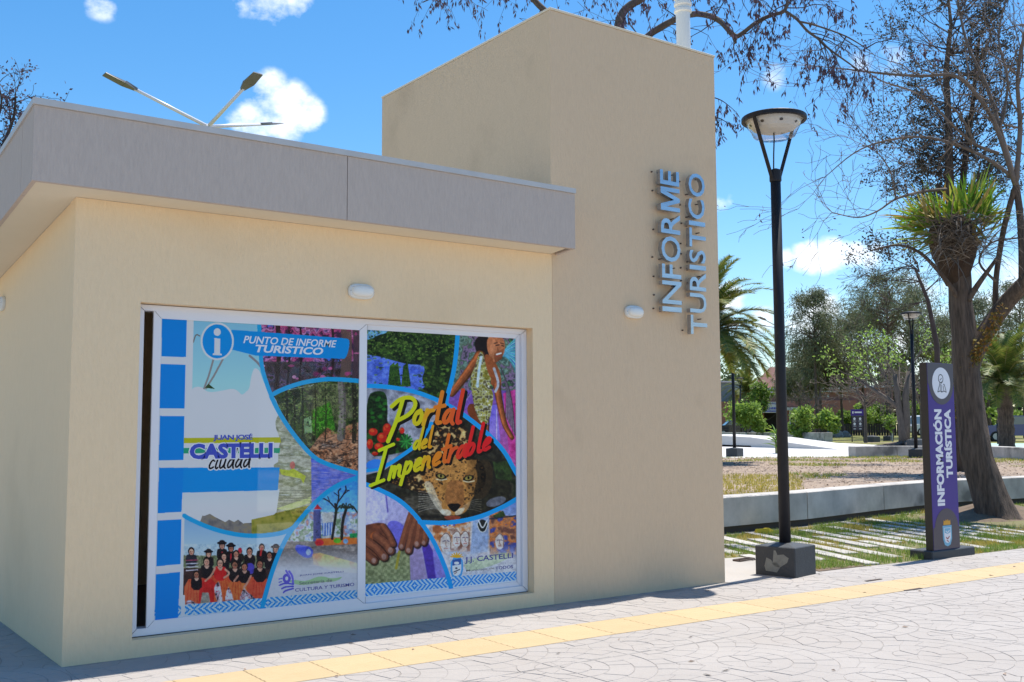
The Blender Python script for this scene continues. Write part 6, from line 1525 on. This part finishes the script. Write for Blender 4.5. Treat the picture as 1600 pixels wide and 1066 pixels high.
gb.build('green_leaves', MT['blade_green'], pt, kind='stuff'); gold.build('yellow_leaves', MT['blade_gold'], pt, kind='stuff'); dead.build('dead_leaves', MT['blade_dead'], pt, kind='stuff')
# soil mound at the foot
b = MB(); rings = []
for r_, z in ((1.55, -.02), (1.2, .05), (.8, .13), (.4, .2)):
    rings.append(len(b.v))
    for j in range(26):
        a = 2 * math.pi * j / 26; k = r_ * (1 + .16 * mnoise.noise(Vector((math.cos(a) * 2, math.sin(a) * 2, 3)))); b.v.append((root.x + k * 1.15 * math.cos(a), root.y + k * .62 * math.sin(a), z + .03 * mnoise.noise(Vector((a * 3, z * 20, 1)))))
for a, c2 in zip(rings, rings[1:]):
    for j in range(26): b.f.append((a + j, a + (j + 1) % 26, c2 + (j + 1) % 26, c2 + j))
b.f.append(tuple(rings[-1] + j for j in range(26))); tag(b.build('soil_ground', MT['soil']), kind='structure')

# --- second darker trunk close behind it, with sparse dark leaf clumps at the top
rr = random.Random(21); D2 = 29; w = D2 / 1640
rt2 = on_park(1500, D2)
t = thing('dark_tree', rt2, 'tall dark tree with sparse leaf clumps rising behind the perched plant', 'tree')
b = MB(); tips = []
b.tube([rt2 - Vector((0, 0, .1)), at(1503, 640, D2), at(1501, 560, D2), at(1496, 480, D2), at(1487, 390, D2), at(1484, 284, D2), at(1482, 190, D2), at(1478, 110, D2), at(1486, 40, D2), at(1480, -20, D2)], [22 * w, 15 * w, 12 * w, 9 * w, 7.5 * w, 6 * w, 5 * w, 4 * w, 2.6 * w, 1.6 * w], 10)
b.tube([at(1494, 420, D2), at(1500, 330, D2), at(1508, 250, D2 + .4), at(1520, 160, D2 + .6), at(1530, 60, D2 + .8)], [6 * w, 5.4 * w, 4.4 * w, 3.2 * w, 2 * w], 8)
b.build('trunk', MT['bark'], t, smooth=True)
b = MB()
for (u0, u1), n_ in (((1478, 1490), 66), ((1500, 1526), 72)):
    for k in range(n_):
        v = rr.uniform(-10, 340); o = at(rr.uniform(u0, u1), v, D2 + rr.uniform(0, .4)); sd = rr.choice((-1, 1)); rg2, dv2 = facing(o)
        d = rg2 * (sd * rr.uniform(.5, 1)) + dv2 * rr.gauss(0, .5) + Vector((0, 0, rr.uniform(.1, .9)))
        grow(rr, b, o, d, rr.uniform(.45, 1.35), .022, 2, tips, .7, .04, (2, 3), .18, .68, .006, 4)
b.build('branches', MT['twig'], t)
lm = MB(); clumps(rr, lm, [q for q in tips if q[2] < 2 and rr.random() < .9], 9, .085, .03, .06)
lm.build('leaves', MT['leaf_dark'], t, kind='stuff')
lm = MB()   # orange bracket growths on the dark trunk
for _ in range(160): leaf(lm, at(1496 + rr.gauss(0, 4), rr.uniform(560, 690), D2 - 14 * w), jit(rr, 1), rr.uniform(.03, .1), .06, rr)
lm.build('lichen', MT['lichen'], t, kind='stuff')
# low side branches carrying dark clumps left of the plant
rr = random.Random(31)
rt3 = on_park(1462, 34)
t = thing('sparse_tree', rt3, 'sparse grey twigged tree with dark clumps beside the perched plant', 'tree'); b = MB(); tips = []
b.tube([rt3, at(1466, 620, 34), at(1464, 540, 34), at(1450, 470, 34), at(1430, 420, 34)], [.12, .10, .08, .06, .04], 8)
for o, d, L in (((1430, 420), (-1, .3), 2.0), ((1440, 440), (-1, .1), 1.9), ((1450, 470), (-.9, -.2), 1.6), ((1436, 425), (-.3, 1), 1.6), ((1446, 455), (.6, .6), 1.4), ((1425, 415), (-1, -.1), 2.2)):
    rg2, dv2 = facing(at(*o, 34))
    for k in range(2): grow(rr, b, at(*o, 34), rg2 * d[0] + Vector((0, 0, d[1])) + dv2 * rr.gauss(0, .4), L * .55, .024, 3, tips, .7, .0, (2, 3), .16, .68, .006, 5)
b.build('branches', MT['twig'], t); lm = MB(); clumps(rr, lm, [q for q in tips if q[2] < 2 and rr.random() < .8 and at(1400, 408, 34).z < q[0].z < at(1400, 362, 34).z], 7, .11, .04, .12); lm.build('leaves', MT['leaf_dark'], t, kind='stuff')

# --- tree behind the tower whose bare limbs and hanging pods cross the sky
rr = random.Random(5); D3 = 17.5; w = D3 / 1640
base = at(985, 640, D3); base.z = .3
t = thing('overhanging_tree', base, 'bare limbed tree with hanging dark pods above the tower', 'tree')
b = MB(); b.tube([base - Vector((0, 0, .4)), at(985, 500, D3), at(975, 300, D3), at(968, 130, D3), at(967, 60, D3)], [.3, .26, .22, .15, .11], 12)
b.build('trunk', MT['bark'], t, smooth=True)
b = MB()
L_ = [([(967, 130), (966, 60), (970, 26), (985, 8), (1003, -2), (1030, -30)], [9, 8, 7, 6.5, 6, 5], D3),
      ([(967, 130), (920, 70), (870, 32), (846, 12), (831, -4), (800, -40)], [8, 6.5, 5.6, 5, 4.6, 3.6], D3 - .4),
      ([(967, 130), (995, 78), (1012, 57), (1042, 37), (1077, 23), (1104, 24), (1126, 34), (1147, 56), (1160, 52), (1182, 35), (1205, 24), (1226, 17), (1231, -4)], [7.5, 6, 5.4, 5, 4.6, 4.4, 4.2, 4, 3.2, 3, 2.8, 2.6, 1.8], [17.5, 17.5, 17.4, 17.3, 17.2, 17.1, 17, 16.9, 16.9, 16.8, 16.7, 16.6, 16.6]),
      ([(1226, 17), (1245, 30), (1261, 48), (1280, 62), (1296, 77), (1325, 98), (1345, 112)], [2.2, 2.2, 2, 1.8, 1.6, 1.2, .8], 16.6), ([(1250, 34), (1275, 40), (1322, 57), (1360, 80)], [1.6, 1.4, 1.1, .7], 16.5),
      ([(1147, 56), (1148, 62), (1150, 68)], [4, 3, 1.4], 16.9),
      ([(831, -4), (780, -30), (720, -24), (690, -10), (660, 4)], [4, 3, 2.2, 1.5, .8], 17), ([(800, -40), (760, -20), (735, -4)], [3, 2, 1], 17), ([(1003, -2), (1080, -40), (1180, -30), (1250, -24)], [5, 4, 3, 1.5], 17)]
lims = []
for px, ra, ds in L_: lims.append(poly_tube(b, px, [q * w for q in ra], ds, 8))
b.build('limb', MT['bark_grey'], t, smooth=True)
b = MB(); pods = MB()
def spray(o, n_, ln, spread_):
    for _ in range(n_):
        d = Vector((rr.gauss(0, spread_), rr.gauss(0, spread_), -.3)).normalized(); p = Vector(o); pts = [p]
        L = ln * rr.uniform(.5, 1.2)
        for k in range(5): d = (d + jit(rr, .16) + Vector((0, 0, -.16))).normalized(); p = p + d * (L / 5); pts.append(p)
        b.tube(pts, [.005, .004, .0035, .003, .0025, .002], 3, cap=False)
        for q, q2 in zip(pts[1:], pts[2:] + [pts[-1]]):
            for _ in range(rr.randint(1, 3)):
                if rr.random() < .85:
                    o2 = q.lerp(q2, rr.random()) + jit(rr, .02); leaf(pods, o2, Vector((rr.gauss(0, .3), rr.gauss(0, .3), -1)), rr.uniform(.05, .13), rr.uniform(.012, .024), rr)
                    if rr.random() < .5: leaf(pods, o2, Vector((rr.gauss(0, .6), rr.gauss(0, .6), -1)), rr.uniform(.05, .12), .022, rr)
for (u0, u1, v, n_, ln) in ((655, 690, -8, 5, .55), (690, 735, -18, 9, .8), (735, 775, -26, 4, .7), (775, 850, -26, 7, .7), (855, 900, -24, 6, .6), (900, 962, -26, 8, .7), (980, 1060, -26, 9, .65), (1060, 1120, -12, 7, .75), (1110, 1180, -26, 5, .5), (1180, 1260, -28, 6, .7), (1255, 1330, -26, 4, .5)):
    for _ in range(n_): spray(at(rr.uniform(u0, u1), v + rr.gauss(0, 5), D3 - .8 + rr.gauss(0, .5)), 1, ln, .35)
for i, (P_, R_) in enumerate(lims):
    for k in range(4, len(P_), 1):
        u_ = k / len(P_)
        if rr.random() < (.42 if i in (2, 3, 4) else .25):
            tp = []; d = (P_[k] - P_[k - 1]).normalized()
            grow(rr, b, P_[k], d * .4 + jit(rr, .8) + Vector((0, 0, -.1)), rr.uniform(.3, .8), .012, 1, tp, .6, -.08, (1, 3), .22, .7, .0035, 4)
            for q, dd, l in tp:
                if rr.random() < .5: spray(q, 1, rr.uniform(.2, .5), .4)
for u, v, n_, ln in ((1264, 46, 3, .75), (1272, 60, 4, .85), (1282, 70, 5, .9), (1262, 95, 3, .4), (1150, 62, 4, .5), (1170, 60, 4, .45), (1116, 150, 0, .3), (1190, 40, 3, .4), (1316, 100, 4, .3), (1340, 108, 3, .3), (1208, 50, 4, .5)):
    for _ in range(n_): spray(at(u + rr.gauss(0, 6), v + rr.gauss(0, 5), 16.7), 1, ln, .3)
# twigs hanging beside the tower's right edge
tp = []
for (a, c) in (((1106, 150), (1150, 175)), ((1108, 185), (1140, 195)), ((1108, 170), (1128, 210))):
    P_, R_ = poly_tube(b, [a, ((a[0] + c[0]) / 2, (a[1] + c[1]) / 2 - 5), c], [.012, .009, .004], 16.8, 4)
    for q in P_[2:]: spray(q, 1, .28, .4)
b.build('twigs', MT['twig'], t, kind='stuff'); pods.build('hanging_pods', MT['pod'], t, kind='stuff')

# --- twiggy tree behind the far left corner of the roof
rr = random.Random(8); D4 = 30
base = at(-30, 700, D4); base.z = 0
t = thing('twiggy_tree', base, 'twiggy tree with few leaves beyond the sloping end of the roof', 'tree'); b = MB(); tips = []
b.tube([base, at(-30, 450, D4), at(-22, 320, D4)], [.24, .19, .14], 9); b.build('trunk', MT['bark_grey'], t, smooth=True); b = MB()
for (px, ra) in (([(-22, 320), (-5, 255), (10, 215), (22, 180), (24, 145)], [5, 3.4, 2.6, 1.8, .9]), ([(-22, 320), (-14, 270), (20, 240), (36, 205), (44, 196)], [4, 3, 2, 1.4, .7]), ([(-22, 320), (-24, 250), (-10, 200), (2, 165), (-2, 130)], [4, 3, 2.2, 1.4, .8])):
    P_, R_ = poly_tube(b, px, [q * D4 / 1640 for q in ra], D4, 6)
    for k in range(3, len(P_)):
        for _ in range(2): grow(rr, b, P_[k], jit(rr, .8) + Vector((0, 0, .5)), rr.uniform(.4, .9), .014, 1, tips, .7, .05, (2, 3), .2, .66, .006, 4)
b.build('branches', MT['twig'], t); lm = MB(); clumps(rr, lm, [q for q in tips if rr.random() < .6], 3, .10, .045, .08); lm.build('leaves', MT['pod'], t, kind='stuff')

# --- date palms
def palm(p, H_, fl, nf, label, seed, name='date_palm', lean=0):
    rr = random.Random(seed); t = thing(name, p, label, 'palm', 'palms in the park'); p = Vector(p); top = p + Vector((lean, 0, H_))
    b = MB(); pts = [p.lerp(top, k / 14) for k in range(15)]; b.tube([q - Vector((0, 0, .05)) for q in pts], [.30 + (.04 if k % 2 else 0) - .05 * k / 14 for k in range(15)], 10); b.build('trunk', MT['bark'], t)
    fr, lf = MB(), MB()
    for k in range(nf):
        a = k * 2.39996 + rr.uniform(-.2, .2); e = R(84 - 84 * (k / nf) ** .9 + rr.uniform(-8, 8)); d = Vector((math.cos(a) * math.cos(e), math.sin(a) * math.cos(e), math.sin(e))); q = top.copy(); L = fl * rr.uniform(.85, 1.1); ns = 16; pp = [q.copy()]; dd = [d.copy()]
        for i in range(ns): d = (d - Vector((0, 0, .115 * (.35 + i / ns)))).normalized(); q = q + d * (L / ns); pp.append(q.copy()); dd.append(d.copy())
        fr.tube(pp, [max(.006, .035 * (1 - i / ns)) for i in range(ns + 1)], 4, cap=False)
        for i in range(1, ns + 1):
            for m_ in range(6):
                f = (i - 1 + m_ / 6) / ns; o = pp[i - 1].lerp(pp[i], m_ / 6); dv_ = dd[i]; sd = dv_.cross(Vector((0, 0, 1)))
                if sd.length < .05: sd = Vector((math.sin(a), -math.cos(a), 0))
                sd.normalize(); up_ = sd.cross(dv_); ln = fl * .17 * (math.sin(math.pi * (f * .9 + .07)) ** .6 + .1)
                for sg in (-1, 1):
                    ld = (sd * sg + dv_ * .75 + up_ * rr.uniform(.05, .45)).normalized(); n_ = ld.cross(dv_).normalized(); wv = ld.cross(up_).normalized() * (.02 * fl / 2.6)
                    j = len(lf.v); lf.v += [tuple(o - wv), tuple(o + wv), tuple(o + ld * ln - Vector((0, 0, ln * .14)))]; lf.f.append((j, j + 1, j + 2))
    fr.build('frond_ribs', MT['rachis'], t); lf.build('frond_leaflets', MT['frond'], t, kind='stuff'); return t
p = on_park(1098, 34); palm(p, at(1098, 528, 34).z - p.z, 2.75, 96, 'big date palm whose fronds arch out from behind the tower', 4)
p = on_park(1168, 98); palm(p, at(1168, 612, 98).z - p.z, 2.6, 40, 'small dark palm rising behind the round lime green tree', 6)
p = on_park(1572, 46); palm(p, at(1572, 600, 46).z - p.z, 2.6, 56, 'broad low palm behind the thick leaning trunk', 9)
p = on_park(1478, 84); palm(p, at(1478, 600, 84).z - p.z, 3.0, 44, 'far palm showing above the top of the totem', 12)

# --- feathery dark evergreens and the rest of the park trees
def feather_tree(u, d, vtop, wpx, label, seed, m='leaf_casuarina', dens=1.0, vlow=560, trunkw=6, lean=0, open_=.25):
    rr = random.Random(seed); p = on_park(u, d); s = d / 1640; t = thing('feathery_tree', p, label, 'tree', 'dark feathery evergreens'); H_ = at(u, vtop, d).z - p.z; hl = at(u, vlow, d).z - p.z; Wd = wpx * s / 2
    b = MB(); pts = [p + Vector((lean * k / 8 + rr.gauss(0, .04), 0, H_ * .93 * k / 8)) for k in range(9)]; b.tube(pts, [trunkw * s * .5 * (1 - .85 * k / 8) for k in range(9)], 8)
    lm = MB(); nb = int(40 * dens)
    for k in range(nb):
        f = (k + rr.random()) / nb; h = hl + (H_ * .98 - hl) * f; o = p + Vector((lean * h / H_, 0, h)); prof = math.sin(math.pi * min(1, .16 + .80 * f)) ** .7; a = rr.uniform(0, 6.28); L = Wd * prof * rr.uniform(.55, 1.2)
        if rr.random() < open_: continue
        d_ = Vector((math.cos(a), math.sin(a), rr.uniform(.15, .8))); tips = []
        grow(rr, b, o - Vector((0, 0, .3 * L)), d_, L, .05 * s / .05 * .6 + .02, 2, tips, .6, .02, (2, 3), .16, .6, .012, 4)
        for q, dd, l in tips:
            if rr.random() < .88: 
                for _ in range(int(8 * dens ** .3)): leaf(lm, q + jit(rr, .22 * s / .05), dd * .5 + jit(rr, .6) - Vector((0, 0, .9)), rr.uniform(.18, .46) * s / .05, .036 * s / .05, rr)
    b.build('trunk', MT['bark'], t); lm.build('foliage', MT[m], t, kind='stuff'); return t
feather_tree(1277, 84, 455, 66, 'tall feathery dark evergreen standing alone beside the near lamp', 1, dens=2.0, vlow=560)
feather_tree(1283, 88, 545, 84, 'lower drooping evergreen at the foot of the tall lone one', 2, dens=2.2, vlow=590, open_=.12)
feather_tree(1316, 90, 575, 52, 'dark drooping evergreen behind the purple notice board', 3, dens=2.2, vlow=596, open_=.1)
feather_tree(1250, 92, 585, 46, 'dark drooping evergreen against the brick building', 14, dens=2.0, vlow=612, open_=.05)
feather_tree(1392, 78, 428, 92, 'tall grey green feathery tree between the lamp and the old trunk', 4, dens=1.8, vlow=520, open_=.3)
feather_tree(1428, 84, 462, 96, 'broad feathery tree directly behind the slim lamp', 5, dens=1.9, vlow=570, open_=.25)
feather_tree(1350, 92, 490, 72, 'feathery tree behind the bare grey twigs', 6, dens=1.9, vlow=560, open_=.3)
feather_tree(1470, 90, 500, 70, 'feathery tree behind the totem head', 7, dens=1.4, vlow=560)
feather_tree(1545, 88, 470, 80, 'feathery tree beyond the thick limb with orange lichen', 8, dens=1.5, vlow=560, open_=.3)
feather_tree(1602, 84, 440, 80, 'feathery tree standing beyond the pale green court', 9, dens=1.6, vlow=560, open_=.3)
def bushy(u, d, vtop, vlow, wpx, label, seed, m='leaf_green', n_=1500, ln=.3, name='broadleaf_tree', group='leafy park trees', white=False, trunk=4, squash=1.0, trunks=((0, 0),)):
    rr = random.Random(seed); p = on_park(u, d); s = d / 1640; t = thing(name, p, label, 'tree', group); z1 = at(u, vtop, d).z - p.z; z0 = at(u, vlow, d).z - p.z; Wd = wpx * s / 2; c = p + Vector((0, 0, (z0 + z1) / 2)); hh = (z1 - z0) / 2
    b = MB(); tips = []
    b.tube([p - Vector((0, 0, .1)), p + Vector((rr.gauss(0, .05), rr.gauss(0, .05), z0 * .6)), c + Vector((0, 0, -hh * .3))], [trunk * s * .5, trunk * s * .42, trunk * s * .25], 7); 
    for k in range(9):
        a = rr.uniform(0, 6.28); d_ = Vector((math.cos(a) * Wd, math.sin(a) * Wd, hh * rr.uniform(-.2, 1.3))); grow(rr, b, c - Vector((0, 0, hh * .7)), d_, d_.length * .9, trunk * s * .15, 1, tips, .6, .05, (2, 3), .15, .6, .01, 4)
    b.build('trunk', MT['bark_grey'], t)
    if white: MB().tube([p, p + Vector((0, 0, max(.5, z0 * .75)))], trunk * s * .56, 8).build('whitewash', MT['lime'], t)
    lm = MB(); cs = [(jit(rr, .5), rr.uniform(.22, .6)) for _ in range(16)]
    for k in range(n_):
        j, r_ = cs[k % 16]; q = j + jit(rr, 1).normalized() * r_ * rr.uniform(.6, 1.05)
        if q.length > 1.25: q *= 1.1 / q.length
        leaf(lm, c + Vector((q.x * Wd, q.y * Wd, q.z * hh * squash)), jit(rr, 1) + Vector((0, 0, -.2)), ln * rr.uniform(.6, 1.3), ln * .5, rr)
    lm.build('foliage', MT[m], t, kind='stuff'); return t
bushy(1166, 80, 622, 676, 66, 'round lime green tree beside the tower edge', 1, 'leaf_bright', 3600, .26, trunk=3, white=True)
bushy(1190, 88, 600, 640, 36, 'loose yellow green tree against the brick porch', 2, 'leaf_green', 1400, .26, trunk=3)
bushy(1254, 72, 636, 680, 40, 'small lime tree with whitewashed trunk by the white canopy', 3, 'leaf_bright', 1500, .25, white=True, trunk=3)
bushy(1290, 74, 644, 680, 38, 'small lime tree with whitewashed trunk below the dark evergreens', 4, 'leaf_bright', 1400, .25, white=True, trunk=2.4)
bushy(1325, 100, 640, 672, 30, 'rounded yellow green shrub between the boulders and the notice board', 5, 'leaf_green', 1200, .26)
bushy(1352, 102, 628, 668, 26, 'yellow green shrub between the notice board and the squat black block', 15, 'leaf_bright', 1200, .26)
bushy(1374, 104, 632, 676, 34, 'mid green shrub among the dark trunks', 16, 'leaf_green', 1300, .26)
bushy(1394, 70, 648, 672, 14, 'young sapling with pale stake in front of the dark trunks', 6, 'leaf_bright', 260, .22, white=True, trunk=1.6)
bushy(1436, 104, 620, 662, 34, 'bright shrub behind the white car', 7, 'leaf_bright', 1400, .26)
bushy(1576, 100, 640, 668, 40, 'bright shrub behind the framed notice', 8, 'leaf_bright', 1300, .26)
bushy(1540, 78, 560, 640, 56, 'light green leafy tree between the thick trunk and the broad palm', 18, 'leaf_bright', 1700, .28)
bk = (('leaf_far', 1130, 128, 560, 60), ('leaf_far', 1165, 132, 585, 50), ('leaf_far', 1262, 126, 572, 60), ('leaf_far', 1300, 128, 565, 56), ('leaf_far', 1340, 130, 560, 60), ('leaf_far', 1378, 128, 540, 60), ('leaf_far', 1420, 126, 545, 70), ('leaf_far', 1462, 128, 540, 70), ('leaf_far', 1505, 126, 548, 70), ('leaf_far', 1548, 128, 540, 70), ('leaf_far', 1592, 126, 530, 70), ('leaf_far', 1632, 126, 530, 70))
names = ('behind the pale building', 'behind the lime green tree', 'behind the red roof', 'behind the drooping evergreens', 'behind the purple notice board', 'behind the bare grey twigs', 'behind the white car', 'behind the totem', 'directly behind the thick trunk', 'behind the framed notice', 'behind the blue car', 'beyond the broad low palm')
for k, (m, u, d, vt, wp) in enumerate(bk): bushy(u, d, vt, 668, wp * 1.25, 'far dull green tree beyond the park ' + names[k], 60 + k, m, 1500, .5, name='distant_tree', group='far belt of trees', trunk=8)
# leaning pale green tree with forked trunk and surface roots
rr = random.Random(41); DL = 58; s = DL / 1640; p = on_park(1413, DL)
t = thing('leaning_tree', p, 'light green tree with leaning forked trunk and bare surface roots', 'tree'); b = MB(); tips = []
P = lambda u, v: at(u, v, DL)
b.tube([p - Vector((0, 0, .1)), P(1411, 670), P(1405, 640), P(1402, 612), P(1398, 585)], [9 * s, 6.5 * s, 5 * s, 4.4 * s, 3 * s], 9); b.tube([p + Vector((0, 0, .1)), P(1417, 660), P(1415, 620), P(1420, 580)], [7 * s, 5.5 * s, 5 * s, 3 * s], 9)
b.tube([P(1405, 640), P(1396, 630), P(1378, 618), P(1360, 606), P(1344, 596), P(1326, 604)], [4 * s, 3.6 * s, 3 * s, 2.4 * s, 1.8 * s, 1 * s], 7)
rg2, dv2 = facing(p)
for k in range(9):
    a = R(-170 + 42 * k); d_ = rg2 * math.cos(a) - dv2 * math.sin(a); q = p + d_ * .3; b.tube([p + Vector((0, 0, .3)), q + Vector((0, 0, .12)), p + d_ * 1.0 + Vector((0, 0, .04)), p + d_ * 1.7 - Vector((0, 0, .05))], [.14, .11, .07, .03], 5)
for u, v, d_ in ((1398, 585, (-.4, 1)), (1420, 580, (.3, 1)), (1402, 612, (-1, .5)), (1378, 618, (-.5, 1)), (1360, 606, (-.4, 1)), (1415, 610, (.8, .7)), (1405, 600, (0, 1)), (1390, 600, (-.5, .8)), (1372, 606, (-.2, 1))):
    grow(rr, b, P(u, v), rg2 * d_[0] + Vector((0, 0, d_[1])) + dv2 * rr.gauss(0, .5), rr.uniform(1.2, 2.0), 1.6 * s, 2, tips, .8, .0, (2, 4), .18, .62, .01, 5)
b.build('trunk', MT['bark_grey'], t, smooth=True); lm = MB(); clumps(rr, lm, [q for q in tips if q[2] < 2], 5, .17, .075, .22); lm.build('foliage', MT['leaf_bright'], t, kind='stuff')
# bare grey twigged trees in front of the evergreens
for u, d, vt, wp, lb, sd in ((1352, 66, 520, 70, 'bare grey twigged tree beside the leaning tree', 51), (1440, 62, 500, 80, 'bare grey twigged tree behind the slim lamp and totem', 52), (1575, 52, 470, 80, 'bare grey twigged tree beyond the broad low palm', 53), (1270, 80, 570, 50, 'bare pale twigs among the drooping evergreens', 54)):
    rr = random.Random(sd); p = on_park(u, d); s = d / 1640; t = thing('bare_tree', p, lb, 'tree', 'bare twigged trees'); b = MB(); tips = []; H_ = at(u, vt, d).z - p.z
    tb = MB().tube([p - Vector((0, 0, .1)), p + Vector((.1, .05, H_ * .22)), p + Vector((.05, 0, H_ * .42))], [2.6 * s, 2.2 * s, 1.8 * s], 8)
    for k in range(12):
        a = R(45 * k + rr.uniform(-15, 15)); d_ = Vector((math.cos(a) * .9, math.sin(a) * .9, rr.uniform(.3, 1.1))); grow(rr, b, p + Vector((.05, 0, H_ * rr.uniform(.3, .42))), d_, wp * s * .42, 1.3 * s, 4, tips, .75, .01, (2, 3), .17, .7, .011, 5, .05)
    b.build('branches', MT['twig_pale'], t)
    tb.build('trunk', MT['bark_grey'], t)
# low plant by the ramp
rr = random.Random(3); p = on_park(1212, 44); t = thing('small_palm', p, 'small yellow green plant behind the near lamp pole by the white ramp', 'plant'); lm = MB(); st = MB(); st.tube([p - Vector((0, 0, .1)), p + Vector((0, 0, .5))], .05, 6); st.build('stem', MT['rachis'], t)
for k in range(60): a = rr.uniform(0, 6.28); sword(lm, p + Vector((0, 0, rr.uniform(.2, .95))), (math.cos(a), math.sin(a), rr.uniform(.1, 1)), rr.uniform(.35, .7), .07, .3, rr)
lm.build('leaves', MT['blade_green'], t, kind='stuff')
